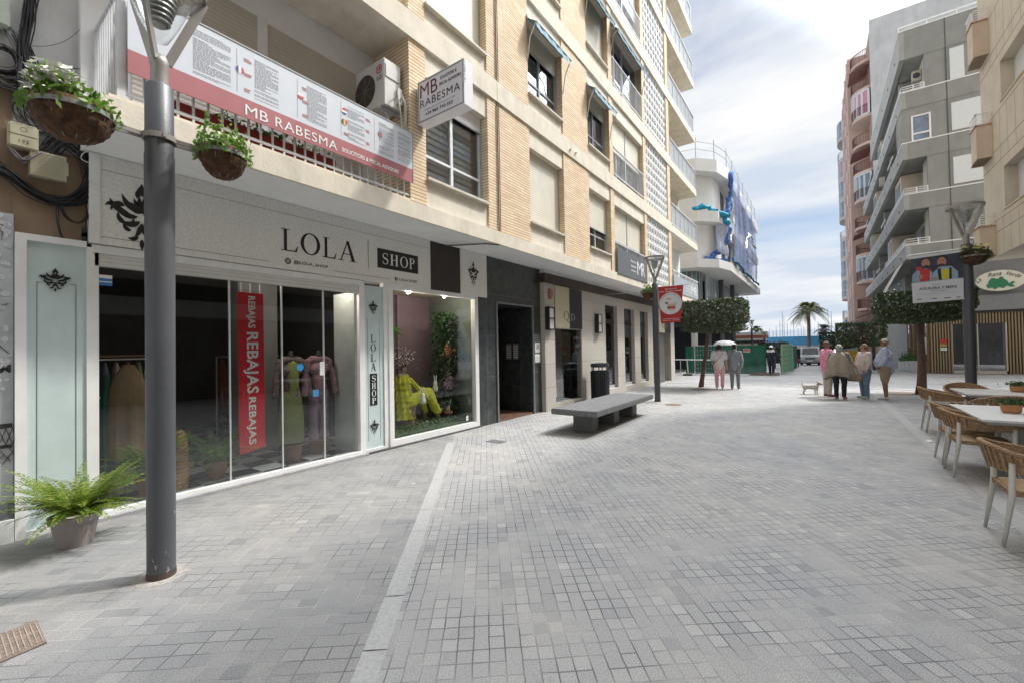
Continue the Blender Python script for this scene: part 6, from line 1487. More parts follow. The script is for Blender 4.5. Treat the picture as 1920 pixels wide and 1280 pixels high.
clipped((1.9,31.5,gz(31.5)),1.1,1.1,1.40,2.75,'farther dark clipped tree behind the right one',43,cl2,n=6000,leaf=.12,r=.12)
clipped((1.0,36.0,gz(36)),1.0,1.0,1.25,2.35,'farthest dark clipped tree above the yellow loader',44,cl2,n=4000,leaf=.13,r=.12)
clipped((-3.0,40.0,gz(40)),1.0,1.0,.9,1.75,'low dark clipped hedge tree behind the worker in the helmet',45,cl2,n=4000,leaf=.13,r=.12)
# palms
palml=leafmat('palm_leaf',(.15,.18,.08),(.36,.37,.20),.4); palmb=M('palm_bark',(.19,.155,.13),rough=.95,var=.3,scale=6,bump=.6,bscale=12)
def palm(loc,ht,R_,label,seed,n=46,tr=.22,mat=None):
    x,y,z=loc; T=thing('palm_tree',loc,label,'palm tree','palm trees by the harbour'); rd=random.Random(seed)
    m=MB(); m.tube([(x+.12*math.sin(t*2.2),y,z+ht*t) for t in [k/10 for k in range(11)]],[tr*1.3]+[tr*(1-.02*k) for k in range(8)]+[tr*1.1,tr*1.35],10); m.build('trunk',palmb,T,smooth=True)
    m=MB(); c=Vector((x+.12*math.sin(2.2),y,z+ht+.1))
    for k in range(n):
        a=k*2.399; e=rd.uniform(-.15,1.35); L_=R_*rd.uniform(.85,1.1); d=Vector((math.cos(a),math.sin(a),0)); pts=[]
        for q in range(13):
            t=q/12; pts.append(c+d*(L_*t*math.cos(e)*(1-.12*t)+.05)+Vector((0,0,L_*t*math.sin(e)-L_*.62*t*t)))
        m.tube(pts,[.035*(1-.8*q/12) for q in range(13)],4,False); side=Vector((-d.y,d.x,0))
        for q in range(2,26):
            t=q/26; i=min(11,int(t*12)); f=t*12-i; p=pts[i].lerp(pts[i+1],f); dr=(pts[i+1]-pts[i]).normalized(); w=R_*.20*math.sin(math.pi*(.12+.86*t))+.03
            for sg in (1,-1):
                s=side*sg*w*.8+dr*w*.55+Vector((0,0,-.30*w)); m.face([p-dr*.025,p+s,p+dr*.035])
    m.build('crown',mat or palml,T); return T
palm((-1.08,60,gz(60)),6.15,2.35,'tallest palm tree with full crown above the blue awning',51,n=78,tr=.18)
palm((.38,66,gz(66)),4.3,1.5,'shorter palm right of the tallest one against the sky',52,n=22,tr=.24,mat=leafmat('palm_grey',(.12,.12,.10),(.22,.21,.17),.3))
palm((-5.7,54,gz(54)),3.9,.85,'small green palm rising above the green site netting',53,n=26,tr=.17,mat=leafmat('palm_green',(.06,.12,.03),(.17,.24,.06),.3))
# ================================================================ SITE FENCE
gnet=M('green_site_net',(.012,.13,.085),rough=.8,var=.30,scale=3,alpha=.93,stain=.3); gnet2=M('lime_site_net',(.05,.27,.09),rough=.8,var=.25,scale=3); gnt=M('jade_tarp',(.02,.30,.20),rough=.7,var=.2,scale=3)
galv=M('galvanised_tube',(.40,.42,.42),rough=.4,var=.1,metal=.3)
def fencepanel(a,b_,z0,h,label,mat,seed,frame=True):
    a=Vector(a); b_=Vector(b_); d=b_-a; L_=d.length; d/=L_; n=Vector((d.y,-d.x,0)); T=thing('fence_panel',(a.x,a.y,z0),label,'site fence','green netted site fence panels'); rd=random.Random(seed); m=MB(); nu=14;nv=8
    f=lambda u,v:a+d*(u*L_)+n*(.02+.025*math.sin(u*9+v*5+seed)*math.sin(v*7+u*3))+Vector((0,0,z0+.05+v*(h-.07)))
    for i in range(nu):
        for j in range(nv): m.face([f(i/nu,j/nv),f((i+1)/nu,j/nv),f((i+1)/nu,(j+1)/nv),f(i/nu,(j+1)/nv)])
    m.build('net',mat,T,smooth=True)
    if frame:
        m=MB(); Z=Vector((0,0,1)); 
        for p in (a,b_): m.tube([p+n*.07+Z*z0,p+n*.07+Z*(z0+h+.03)],.02,6)
        for z in (z0+.1,z0+h): m.tube([a+n*.07+Z*z,b_+n*.07+Z*z],.018,6)
        k=.14
        while k<L_: m.tube([a+d*k+n*.065+Z*(z0+.1),a+d*k+n*.065+Z*(z0+h)],.005,4,False); k+=.14
        for j in range(1,6): z=z0+.1+(h-.1)*j/6; m.tube([a+n*.065+Z*z,b_+n*.065+Z*z],.005,4,False)
        m.build('frame',galv,T)
    return T
fencepanel((-6.3,26.0,0),(-5.85,26.05,0),0,1.62,'narrow green net fence panel touching the shop corner pillar',gnet,1,False)
fencepanel((-5.8,26.05,0),(-3.75,26.4,0),0,1.62,'green net fence panel with wire grid behind the walking couple',gnet,2)
fencepanel((-3.7,26.4,0),(-2.35,26.7,0),0,1.62,'plain green net fence panel carrying the small red and white notice',gnet,3,False)
fencepanel((-1.72,26.9,0),(-1.35,29.6,0),0,1.6,'lime green net gate panel held open by the worker',gnet2,4)
fencepanel((-1.55,31,0),(-1.30,36,0),gz(33),1.6,'dark green net fence panel behind the open gate',gnet,5,False)
fencepanel((-1.36,29.8,0),(-1.30,30.9,0),0,1.35,'jade tarpaulin hanging behind the lime green gate',gnt,6,False)
c=oY(1400,655,26.45); m=MB(); m.box(c.x-.17,c.x+.17,26.40,26.43,1.22,1.42); N1=solo(m,'site_notice',M('pale_notice',(.52,.45,.43),rough=.5),'small red and white warning notice on the plain green net panel','notice',base=(c.x,26.42,1.22))
m=MB(); m.v=[]; m.box(-.14,.14,-.035,-.02,.08,.16); m.build('red_stripe',M('notice_red',(.42,.08,.07),rough=.5),N1,rel=False)
BR=thing('crowd_barrier',(-5.9,25,0),'white metal barrier rail in front of the green netting at left','barrier')
m=MB(); m.tube([(-6.9,24.9,.88),(-4.6,25.2,.84)],.028,8); m.tube([(-6.0,25,.88),(-5.95,25,.05)],.025,8); m.tube([(-6.35,25,.80),(-6.35,25,.1)],.015,6); m.build('rail',M('barrier_white',(.62,.63,.62),rough=.5,var=.1),BR)
m=MB(); m.box(-6.2,-5.75,24.8,25.2,0,.09); m.build('foot',M('rubber_foot',(.03,.03,.032),rough=.8),BR,bevel=.02)
m=MB(); rd=random.Random(12)
RB=None
for k in range(60):
    x=rd.uniform(-3.0,-1.85); y=rd.uniform(26.2,27.0); s=rd.uniform(.04,.14); m.obox((x,y,s*.5),Vector((s,s*.2,0)),Vector((-.2*s,s*.8,0)),Vector((0,.1*s,s*.6)))
solo(m,'rubble',M('rubble',(.26,.22,.19),rough=.95,var=.4,scale=12),'heap of rubble and sacks at the feet of the worker','rubble',kind='stuff',base=(-2.4,26.6,0))
UM=thing('white_parasol',(-4.95,30,0),'white parasol top showing above the green netting','parasol')
m=MB(); m.lathe([(.0,1.92),(.3,1.90),(.52,1.82),(.66,1.68),(.68,1.62)],c=(-4.9,30,0),n=10); m.build('canopy',M('parasol_white',(.55,.55,.57),rough=.8,var=.05),UM); m=MB(); m.tube([(-4.9,30,0),(-4.9,30,1.9)],.025,8); m.build('pole',galv,UM)
# ================================================================ HARBOUR END
BA=thing('blue_canopy',(-1.5,62,gz(62)),'long blue and white beach bar canopy at the end of the street','canopy')
g0=gz(62)
m=MB(); m.box(-6,1.4,62,66,1.45,2.50); m.build('blue_roof',M('bright_blue_canvas',(.10,.40,.72),rough=.7,var=.15,scale=1.2,stain=.1),BA)
m=MB(); m.box(-6.1,1.5,61.9,66,1.02,1.44); m.build('white_valance',M('white_canvas',(.68,.68,.66),rough=.8,var=.1,scale=2),BA)
for x in (-5.5,-3.9,-2.4,-.9,.6):
    m=MB(); m.tube([(x,62.2,g0),(x,62.2,1.1)],.06,8); m.build('post',wpaint,BA)
m=MB(); m.box(-6,1.4,65.8,66,g0,1.1); m.build('dark_back',MATS['dark_opening'],BA)
KI=thing('beach_kiosk',(-6.2,50,gz(50)),'small kiosk with red and white roof behind the green netting','kiosk')
m=MB(); m.box(-7.4,-4.4,49,52,gz(50),1.9); m.build('wall',creamw,KI)
m=MB(); m.box(-7.5,-4.3,48.9,52.1,2.25,2.55); m.build('red_roof',M('kiosk_red',(.42,.14,.09),rough=.6,var=.15),KI); m=MB(); m.box(-7.5,-4.3,48.9,52.1,2.55,2.85); m.box(-7.45,-4.35,48.95,52,2.05,2.24); m.build('white_fascia',wpaint,KI); m=MB(); m.box(-7.3,-4.5,48.97,49,1.75,2.04); m.build('opening',MATS['dark_opening'],KI)
m=MB(); rd=random.Random(77)
hull=M('yacht_hull',(.62,.63,.65),rough=.4,var=.05); mastm=M('mast_grey',(.30,.31,.33),rough=.5,var=.1)
for k,(px_,top) in enumerate(((1456,612),(1463,600),(1468,584),(1471,592),(1477,606),(1489,601),(1497,615),(1508,612),(1521,600),(1528,616),(1535,604),(1547,609),(1554,579),(1560,584),(1443,616),(1450,619),(1483,618),(1503,608))):
    Y=150+ (k*37%60); b0=oY(px_,640,Y); t0=oY(px_,top,Y); T=thing('sailboat',(b0.x,Y,-2),'moored sailboat in the harbour, mainly its bare mast showing','sailboat','sailboats moored behind the canopy')
    m=MB(); m.tube([(b0.x,Y,-1.2),(b0.x,Y,t0.z)],[.13,.07],6); m.tube([(b0.x-.7,Y,(t0.z)*.62),(b0.x+.7,Y,t0.z*.62)],.035,4); m.build('mast',mastm,T)
    m=MB(); m.prism([(-4,.9),(-3.2,-.3),(3.4,-.3),(5,1.1)],(b0.x,Y-1.2,-1.8),(0.35,.94,0),(0,0,1),(1.8,-.6,0)); m.build('hull',hull,T)
# ================================================================ CAFE TERRACE
rope=M('woven_rope',(.36,.225,.125),rough=.75,var=.35,scale=30,bump=.7,bscale=90); ropel=M('cane_seat',(.36,.24,.13),rough=.7,var=.3,scale=60,bump=.6,bscale=120)
legw=M('chair_leg_paint',(.62,.60,.55),rough=.5,var=.08)
def chairproto():
    """faces +x; back at -x"""
    T=thing('cafe_chair',(0,0,0),'x','chair','woven cafe chairs on the terrace')
    # backrest band: U-shaped woven shell, high at the back, sinking to the arm fronts
    N_=44; m=MB(); top=[];bot=[]
    for k in range(N_+1):
        t=-1+2*k/N_; a=t*math.pi*.56
        x=-.30*math.cos(a)*1.0+(.22*max(0,abs(t)-.55)/.45); y=.30*math.sin(a)*1.03
        if abs(t)>.8: y=math.copysign(.30,t)
        zt=.80-.155*abs(t)**1.7; hgt=.155*(1-abs(t)**2.2)+.035
        inw=.035
        top.append(Vector((x*1.08,y*1.04,zt))); bot.append(Vector((x*.93,y*.94,zt-hgt)))
    for k in range(N_):
        # individual vertical wraps with gaps in the middle part
        gap=(.18<k/N_<.82) and k%2==1
        a,b_,c,d=top[k],top[k+1],bot[k+1],bot[k]
        if gap:
            m.face([a.lerp(d,.0),b_.lerp(c,.0),b_.lerp(c,.30),a.lerp(d,.30)]); m.face([a.lerp(d,.72),b_.lerp(c,.72),c,d]); m.bar(a.lerp(b_,.5),d.lerp(c,.5),.008)
        else: m.face([a,b_,c,d])
        o=Vector((.012,0,0))
    ob=m.build('backrest',rope,T,rel=False); so_=ob.modifiers.new('thick','SOLIDIFY'); so_.thickness=.016
    m=MB(); m.tube(top,.019,8); m.tube(bot,.012,6); m.build('top_rail',rope,T,rel=False,smooth=True)
    m=MB(); m.prism([(-.20,-.20),(-.15,-.23),(.22,-.255),(.25,-.23),(.25,.23),(.22,.255),(-.15,.23),(-.20,.20)],(0,0,.425),(1,0,0),(0,1,0),(0,0,.03)); m.build('seat',ropel,T,rel=False)
    m=MB(); P=[(-.205,-.21,.43),(.25,-.26,.43),(.25,.26,.43),(-.205,.21,.43),(-.205,-.21,.43)]; 
    for a,b_ in zip(P,P[1:]): m.bar(a,b_,.03,.04)
    m.build('seat_frame',rope,T,rel=False)
    for sx_,sy_ in ((-1,-1),(-1,1),(1,-1),(1,1)):
        if sx_<0: P=[(-.20,.225*sy_,.67),(-.205,.225*sy_,.42),(-.265,.235*sy_,0)]
        else: P=[(.235,.30*sy_,.635),(.235,.275*sy_,.42),(.27,.285*sy_,0)]
        m=MB(); m.tube(P,[.019,.022,.012],10); m.build('leg',legw,T,rel=False,smooth=True)
    return T
CH=chairproto(); CH.location=(1.42,5.31,0); CH['label']='nearest woven cafe chair with its back to the street at the right edge'
dup(CH,(1.54,7.56,0),0,'second nearest woven cafe chair, in front of the nearer white table')
dup(CH,(1.56,8.24,0),0,'third woven cafe chair close behind the second one')
dup(CH,(1.80,10.92,0),0,'woven chair standing apart nearest the clipped tree, left of the far table')
dup(CH,(2.32,9.85,0),R(90),'woven chair back seen between the two white tables')
dup(CH,(2.30,11.95,0),R(-90),'woven chair on the far side of the farther white table')
dup(CH,(3.10,9.9,0),R(90),'woven chair at the right edge between the two tables')
dup(CH,(3.3,11.95,0),R(-90),'woven chair on the far side at the right edge')
tabw=M('table_white',(.68,.68,.67),rough=.4,var=.04,scale=3,stain=.06)
def table(x0,x1,y0,y1,label):
    T=thing('cafe_table',((x0+x1)/2,(y0+y1)/2,0),label,'table','white cafe tables')
    m=MB(); n=5; 
    for k in range(n):
        a=y0+(y1-y0)*k/n; b_=y0+(y1-y0)*(k+1)/n-.004; m.box(x0,x1,a,b_,.725,.75)
    m.build('tabletop',tabw,T)
    m=MB(); m.box(x0+.05,x1-.05,y0+.05,y1-.05,.69,.724); m.build('under_frame',M('table_frame',(.40,.39,.36),rough=.5),T)
    for yy in ((y0+.4),(y1-.4)):
        m=MB(); cx_=x0+.55; m.lathe([(.0,.0),(.27,.0),(.27,.012),(.05,.03),(.045,.03)],c=(cx_,yy,0),n=28); m.box(cx_-.06,cx_+.06,yy-.06,yy+.06,.02,.70); m.build('leg',M('table_base',(.55,.53,.48),rough=.5,var=.08),T)
    return T
table(1.48,2.9,7.08,8.62,'nearer white slatted cafe table holding the larger terracotta pot')
table(2.0,3.5,10.35,11.55,'farther white slatted cafe table behind the nearer one')
for (x,y,s,lab,sd) in ((1.90,7.88,1.0,'terracotta pot with green succulent on the nearer table',61),(2.76,11.1,1.0,'terracotta pot with green succulent on the farther table',62)):
    T=thing('table_pot',(x,y,.75),lab,'potted plant','small pots on the cafe tables'); m=MB(); m.lathe([(0,0),(.07,0),(.086,.02),(.094,.105),(.085,.105),(.08,.09),(0,.09)],c=(x,y,.75),n=24); m.build('pot',M('pot_orange',(.44,.21,.085),rough=.75,var=.12,scale=14),T)
    rd=random.Random(sd); m=MB(); leaves(m,lambda:Vector((x+rd.gauss(0,.06),y+rd.gauss(0,.06),.865+abs(rd.gauss(0,.025)))),260,.05,rd,asp=.35,up=1); m.build('foliage',M('succulent',(.05,.10,.03),rough=.5,var=.4,scale=40),T)
# ================================================================ PEOPLE
SK=M('skin_light',(.50,.29,.20),rough=.55,var=.08,scale=8); SKT=M('skin_tanned',(.30,.135,.085),rough=.5,var=.1,scale=8)
EYE=M('eye_dark',(.02,.015,.012),rough=.3,var=0)
def fab(n,c,**k): return M(n,c,rough=k.pop('rough',.85),var=k.pop('var',.14),scale=k.pop('scale',9),sheen=.2,bump=k.pop('bump',.3),bscale=k.pop('bscale',14),**k)
def person(loc,rz,h,label,skin,hair,top,legs,shoes,arms=None,build=1.0,short=False,long_sleeve=True,hairlen='short',group=None,stride=(0,0),look=0,shirt_len=.0,cap=None,extra=None,turn=0,belly=0):
    """faces +y in its own frame. arms: ((elbow,wrist) left, (elbow,wrist) right) in body units of height"""
    T=thing('person',loc,label,'person',group); H_=h; V_=lambda x,y,z:Vector((x*H_,y*H_,z*H_)); b=build
    sh=V_(.108*b,0,.815); hip=V_(.052*b,0,.50)
    if arms is None: arms=(((-.145,-.01,.64),(-.15,.02,.49)),((.145,-.01,.64),(.15,.02,.49)))
    A=[[V_(-.108*b,0,.815),V_(*arms[0][0]),V_(*arms[0][1])],[V_(.108*b,0,.815),V_(*arms[1][0]),V_(*arms[1][1])]]
    Ls=[]
    for sg,st in ((-1,stride[0]),(1,stride[1])):
        Ls.append([V_(.052*b*sg,0,.50),V_(.055*b*sg,st*.5+.012,.275),V_(.052*b*sg,st,.045),V_(.060*b*sg,st+.085,.022)])
    hd=V_(0,.012,.935); k=H_
    torso=[(V_(0,0,.52),.085*k*b,V_(0,0,.58),.085*k*b),(V_(0,belly*.5,.60),.078*k*b+belly*k*.6,V_(0,0,.72),.080*k*b),(V_(-.055*b,0,.77),.058*k,V_(.055*b,0,.77),.058*k),(V_(-.035,.0,.70),.072*k*b,V_(.035,.0,.70),.072*k*b),(V_(-.098*b,0,.81),.034*k,V_(.098*b,0,.81),.034*k)]
    neck=[(V_(0,0,.83),.034*k,V_(0,.006,.89),.031*k)]
    hk=[(V_(0,.004,.945),.046*k,V_(0,.012,.925),.042*k),(V_(0,.022,.905),.030*k,V_(0,.026,.898),.026*k),(V_(0,.054,.925),.007*k,V_(0,.050,.935),.005*k),(V_(-.046,.004,.925),.009*k,V_(-.046,.0,.935),.009*k),(V_(.046,.004,.925),.009*k,V_(.046,.0,.935),.009*k)]
    def hand(w,e,sg):
        d=(w-e).normalized(); q=d.cross(Vector((0,1,0))); q=q.normalized() if q.length>.1 else Vector((1,0,0)); n=d.cross(q); o=[(w,.014*k,w+d*.030*k,.017*k)]
        for i,(l_,s_) in enumerate(((.036,-1.5),(.042,-.5),(.040,.5),(.032,1.5))):
            r0_=w+d*.038*k+n*(s_*.0085*k); mid=r0_+d*l_*.55*k+q*(.004*k*sg); o.append((r0_,.0052*k,mid,.0048*k)); o.append((mid,.0048*k,mid+d*l_*.4*k+q*(.010*k*sg),.0042*k))
        o.append((w+d*.010*k-n*.012*k,.006*k,w+d*.032*k-n*.027*k,.005*k)); return o
    armc=[]; hands=[]
    for i,(s_,e,w) in enumerate(A): armc+=[(s_,.030*k,e,.023*k),(e,.023*k,w,.015*k)]; hands+=hand(w,e,1 if i==0 else -1)
    legc=[]
    for hp,kn,an,to in Ls: legc+=[(hp,.056*k*b,kn,.036*k),(kn,.036*k,an,.022*k),(an-V_(0,.012,.02),.018*k,to-V_(0,0,.004),.015*k)]
    blob(torso+neck+hk+armc+hands+legc,.0075*k,'body',skin,T,2)
    # clothing shells
    g_=.010*k
    tl=.50-shirt_len
    tc=[(V_(0,0,tl+.03),(.088*b)*k+g_,V_(0,0,.60),.087*k*b+g_)]+[(a,r+g_,c,r2+g_) for a,r,c,r2 in torso]
    for s_,e,w in A:
        if long_sleeve: tc+=[(s_,.034*k+g_,e,.028*k+g_*.8),(e,.028*k+g_*.6,e.lerp(w,.86),.020*k+g_*.6)]
        else: tc+=[(s_,.036*k+g_,s_.lerp(e,.70),.036*k+g_)]
    tc.append((V_(0,-.004,.835),.040*k,V_(0,-.004,.85),.037*k))
    # trim the top flat at the hem by letting trousers overlap
    blob(tc,.009*k,'top',top,T,2,crease=.030)
    pc=[(V_(-.03*b,0,.515),.074*k*b,V_(.03*b,0,.515),.074*k*b),(V_(0,0,.53),.082*k*b,V_(0,0,.56),.080*k*b)]
    for hp,kn,an,to in Ls:
        if short: pc+=[(hp,.066*k*b,hp.lerp(kn,.80),.056*k)]
        else: pc+=[(hp,.064*k*b,kn,.044*k),(kn,.044*k,an+V_(0,0,.015),.034*k)]
    blob(pc,.009*k,'trousers' if not short else 'shorts',legs,T,2,crease=.020)
    for hp,kn,an,to in Ls: blob([(an+V_(0,-.02,-.018),.021*k,to+V_(0,.005,.0),.019*k),(an+V_(0,-.005,0),.023*k,an+V_(0,.02,-.015),.022*k)],.007*k,'shoe',shoes,T,2)
    hc=[(V_(0,-.004,.955),.050*k,V_(0,-.010,.935),.047*k)]
    if hairlen=='bob': hc+=[(V_(-.030,-.012,.94),.030*k,V_(-.034,-.014,.895),.022*k),(V_(.030,-.012,.94),.030*k,V_(.034,-.014,.895),.022*k),(V_(0,-.028,.94),.036*k,V_(0,-.030,.885),.028*k)]
    elif hairlen=='full': hc+=[(V_(0,-.012,.945),.056*k,V_(0,-.018,.925),.050*k),(V_(-.036,-.004,.94),.028*k,V_(-.038,-.004,.915),.02*k),(V_(.036,-.004,.94),.028*k,V_(.038,-.004,.915),.02*k)]
    elif hairlen=='bald': hc=[(V_(0,-.030,.925),.030*k,V_(0,-.030,.90),.020*k)]
    blob(hc,.007*k,'hair',hair,T,1,crease=.018)
    m=MB()
    for sx_ in (-.017,.017): m.tube([V_(sx_-.006,.0475,.938),V_(sx_+.006,.0475,.938)],.0035*k,6)
    m.build('eye',EYE,T,rel=False)
    m=MB(); m.tube([V_(-.012,.050,.903),V_(0,.053,.902),V_(.012,.050,.903)],.0028*k,6); m.build('mouth',M('lip',(.30,.09,.08),rough=.5),T,rel=False)
    if cap: 
        m=MB(); m.lathe([(.048*k,.945*k),(.052*k,.96*k),(.046*k,.985*k),(.02*k,1.0*k),(0,1.002*k)],c=(0,-.004*k,0),n=24); m.box(-.035*k,.035*k,.03*k,.09*k,.952*k,.958*k); m.build('cap',cap,T,rel=False,smooth=True)
    if extra: extra(T,V_,k)
    T.rotation_euler=(0,0,rz); return T
whs=fab('white_blouse',(.68,.62,.64)); pnk=M('pink_print',(.68,.30,.36),rough=.85,col2=(.72,.50,.52),scale=16,bump=.3,bscale=14); grj=fab('grey_blue_jacket',(.25,.28,.31)); grt=fab('grey_trousers',(.19,.19,.21))
blk=fab('black_fabric',(.012,.012,.014)); dkh=M('dark_hair',(.018,.012,.011),rough=.6,var=.3,scale=30); grh=M('grey_hair',(.36,.35,.33),rough=.7,var=.3,scale=40,bump=.6,bscale=60); brh=M('brown_hair',(.17,.085,.04),rough=.65,var=.35,scale=30,bump=.5,bscale=50); rdh=M('auburn_hair',(.20,.07,.03),rough=.65,var=.3,scale=30)
wsh=M('white_shoes',(.58,.56,.52),rough=.6,var=.1); gsh=M('grey_shoes',(.12,.12,.12),rough=.7); psh=M('pink_shoes',(.42,.10,.14),rough=.6,var=.2)
def strapbag(T,V_,k):
    m=MB(); m.tube([V_(.075,-.075,.80),V_(.0,-.105,.70),V_(-.11,-.06,.56)],.004*k,6); m.tube([V_(.075,-.06,.82),V_(.06,.03,.84),V_(-.02,.10,.72),V_(-.11,.02,.56)],.004*k,6); m.build('shoulder_strap',MATS['black_fabric'],T,rel=False)
person((-3.1,17.75,0),R(8),1.66,'woman in white top and pink patterned trousers seen from behind',SK,dkh,whs,pnk,wsh,arms=(((-.15,.01,.66),(-.13,.06,.55)),((.14,-.01,.64),(.155,.0,.48))),build=1.08,long_sleeve=False,hairlen='full',group='couple walking away',stride=(.03,-.03),shirt_len=-.02,extra=strapbag)
person((-2.60,17.9,0),R(-4),1.66,'man in grey blue jacket and grey trousers seen from behind beside the woman in pink',SK,dkh,grj,grt,gsh,arms=(((-.14,-.01,.64),(-.15,.0,.49)),((.155,-.02,.65),(.14,.06,.53))),build=1.05,group='couple walking away',stride=(-.04,.05))
# group of four and the dog
pks=fab('pink_shirt',(.72,.27,.40)); ctr=fab('cream_trousers',(.52,.47,.42)); mar=M('maroon_shoes',(.18,.02,.04),rough=.6)
person((.17,16.45,0),R(-62),1.70,'woman in pink long sleeved shirt and cream trousers at the left of the talking group',SKT,brh,pks,ctr,mar,arms=(((-.15,-.02,.66),(-.10,.11,.60)),((.15,-.02,.66),(.12,.11,.60))),build=1.05,hairlen='short',group='group talking in the street',shirt_len=.0)
ponc=fab('beige_poncho',(.34,.285,.225),scale=5); 
def poncho(T,V_,k):
    N_=40; m=MB(); rows=[]
    for j,(z,rx_,ry_) in enumerate(((.865,.035,.035),(.85,.06,.05),(.82,.122,.075),(.76,.155,.10),(.64,.185,.12),(.50,.222,.14),(.385,.215,.15))):
        row=[]
        for q in range(N_):
            a=2*math.pi*q/N_; f=1+.11*j/6*math.sin(a*7+1)+.08*j/6*math.sin(a*11+j*.2); c_,s_=math.cos(a),math.sin(a)
            zz=z-.02*(abs(s_)**1.5)*(j/6)+.07*(j/6)*(abs(s_)**2)-.02*(j/6)*abs(c_)**3
            if j==6: zz+=.006*math.sin(a*11)
            row.append(V_(rx_*c_*f,ry_*s_*f,zz))
        rows.append(row)
    for j in range(6):
        for q in range(N_): m.face([rows[j][q],rows[j+1][q],rows[j+1][(q+1)%N_],rows[j][(q+1)%N_]])
    o=m.build('poncho',ponc,T,rel=False,smooth=True)
    bm=bmesh.new(); bm.from_mesh(o.data); bmesh.ops.remove_doubles(bm,verts=bm.verts,dist=1e-5); bm.to_mesh(o.data); bm.free(); so_=o.modifiers.new('t','SOLIDIFY'); so_.thickness=.012
    m=MB()
    for q in range(N_):
        for t in (.2,.7): p=rows[6][q].lerp(rows[6][(q+1)%N_],t); m.tube([p,p-Vector((0,0,.025*k))],.0025*k,4)
    m.build('fringe',M('dark_fringe',(.13,.11,.10),rough=.9),o,rel=False)
person((.46,15.85,0),R(-18),1.60,'grey haired woman in a wide beige poncho and black trousers seen from behind',SK,grh,fab('grey_top',(.2,.2,.2)),blk,psh,arms=(((-.17,.01,.68),(-.20,.05,.57)),((.17,.01,.68),(.20,.05,.57))),build=1.12,hairlen='full',group='group talking in the street',extra=poncho)
crd=fab('cream_cardigan',(.56,.50,.46)); jns=fab('blue_jeans',(.16,.24,.33),scale=14); 
def shirtfront(T,V_,k):
    blob([(V_(0,.068,.56),.038*k,V_(0,.062,.78),.036*k),(V_(-.03,.062,.60),.03*k,V_(-.03,.06,.76),.028*k),(V_(.03,.062,.60),.03*k,V_(.03,.06,.76),.028*k)],.009*k,'blouse',fab('pale_blue_blouse',(.50,.52,.66)),T,3)
    m=MB(); m.tube([V_(-.05,.045,.937),V_(-.03,.054,.938),V_(.03,.054,.938),V_(.05,.045,.937)],.008*k,6); m.build('sunglasses',M('sunglass_brown',(.05,.02,.015),rough=.2),T,rel=False)
person((1.06,16.35,0),R(118),1.60,'woman in cream cardigan, pale blouse and blue jeans facing the group',SK,brh,crd,jns,wsh,arms=(((-.16,.02,.66),(-.15,.06,.53)),((.16,.02,.66),(.15,.08,.53))),build=1.16,hairlen='full',group='group talking in the street',extra=shirtfront,belly=.02)
lbs=fab('pale_blue_shirt',(.45,.50,.66)); khs=fab('khaki_shorts',(.32,.25,.165)); 
def glasses(T,V_,k):
    m=MB(); m.tube([V_(-.05,.03,.937),V_(-.03,.054,.938),V_(.03,.054,.938),V_(.05,.03,.937)],.007*k,6); m.build('sunglasses',MATS['sunglass_brown'],T,rel=False)
person((1.52,16.25,0),R(82),1.74,'man in pale blue shirt, khaki shorts and pale cap in the talking group',SKT,grh,lbs,khs,wsh,arms=(((-.17,-.01,.66),(-.12,.07,.55)),((.17,-.01,.66),(.12,.07,.55))),build=1.22,short=True,hairlen='bald',group='group talking in the street',cap=M('cream_cap',(.52,.47,.40),rough=.8),shirt_len=.035,belly=.045,extra=glasses)
# shoulder bag
BG=thing('handbag',(.80,16.2,.45),'tan and brown shoulder bag hanging between poncho and jeans','handbag'); 
o=blob([((-.11,0,.14),.09,(.11,0,.14),.09),((-.09,0,.26),.05,(.09,0,.26),.05)],.012,'bag_body',M('tan_leather',(.42,.27,.18),rough=.6,var=.15),BG,3)
m=MB(); m.tube([(-.10,0,.28),(-.06,0,.50),(0,0,.58),(.06,0,.50),(.10,0,.28)],.010,6); m.build('handle',M('brown_leather',(.12,.05,.035),rough=.6),BG,rel=False)
# worker
drk=fab('navy_overalls',(.014,.016,.028)); 
def vest(T,V_,k):
    m=MB(); m.lathe([(.0,1.0*k),(.03*k,.995*k),(.052*k,.97*k),(.058*k,.94*k),(.068*k,.935*k)],n=24,sy=1.15); m.build('helmet',M('helmet_white',(.72,.72,.74),rough=.3,var=.02),T,rel=False,smooth=True)
    blob([(V_(-.09,-.01,.80),.052*k,V_(.09,-.01,.80),.052*k),(V_(-.05,-.045,.78),.035*k,V_(.05,-.045,.78),.035*k)],.012*k,'white_yoke',fab('white_yoke',(.66,.66,.68)),T,3)
person((-2.08,26.3,0),R(-20),1.58,'construction worker in dark overalls and white helmet at the fence opening',SKT,dkh,drk,drk,gsh,arms=(((-.15,-.01,.66),(-.13,.05,.52)),((.16,.02,.70),(.27,.08,.62))),build=1.12,extra=vest,stride=(.03,-.03))
# woman standing inside the slat shop doorway
person((7.02,31.3,.14),R(170),1.62,'fair haired woman in a navy jacket standing behind the glass shop door',SK,M('blonde_hair',(.42,.30,.16),rough=.6,var=.2,scale=30),fab('navy_jacket',(.02,.022,.045)),fab('nude_tights',(.30,.19,.15)),M('black_shoes',(.02,.02,.02),rough=.5),arms=(((-.13,.0,.65),(-.05,.09,.58)),((.13,.0,.65),(.05,.09,.58))),hairlen='bob')
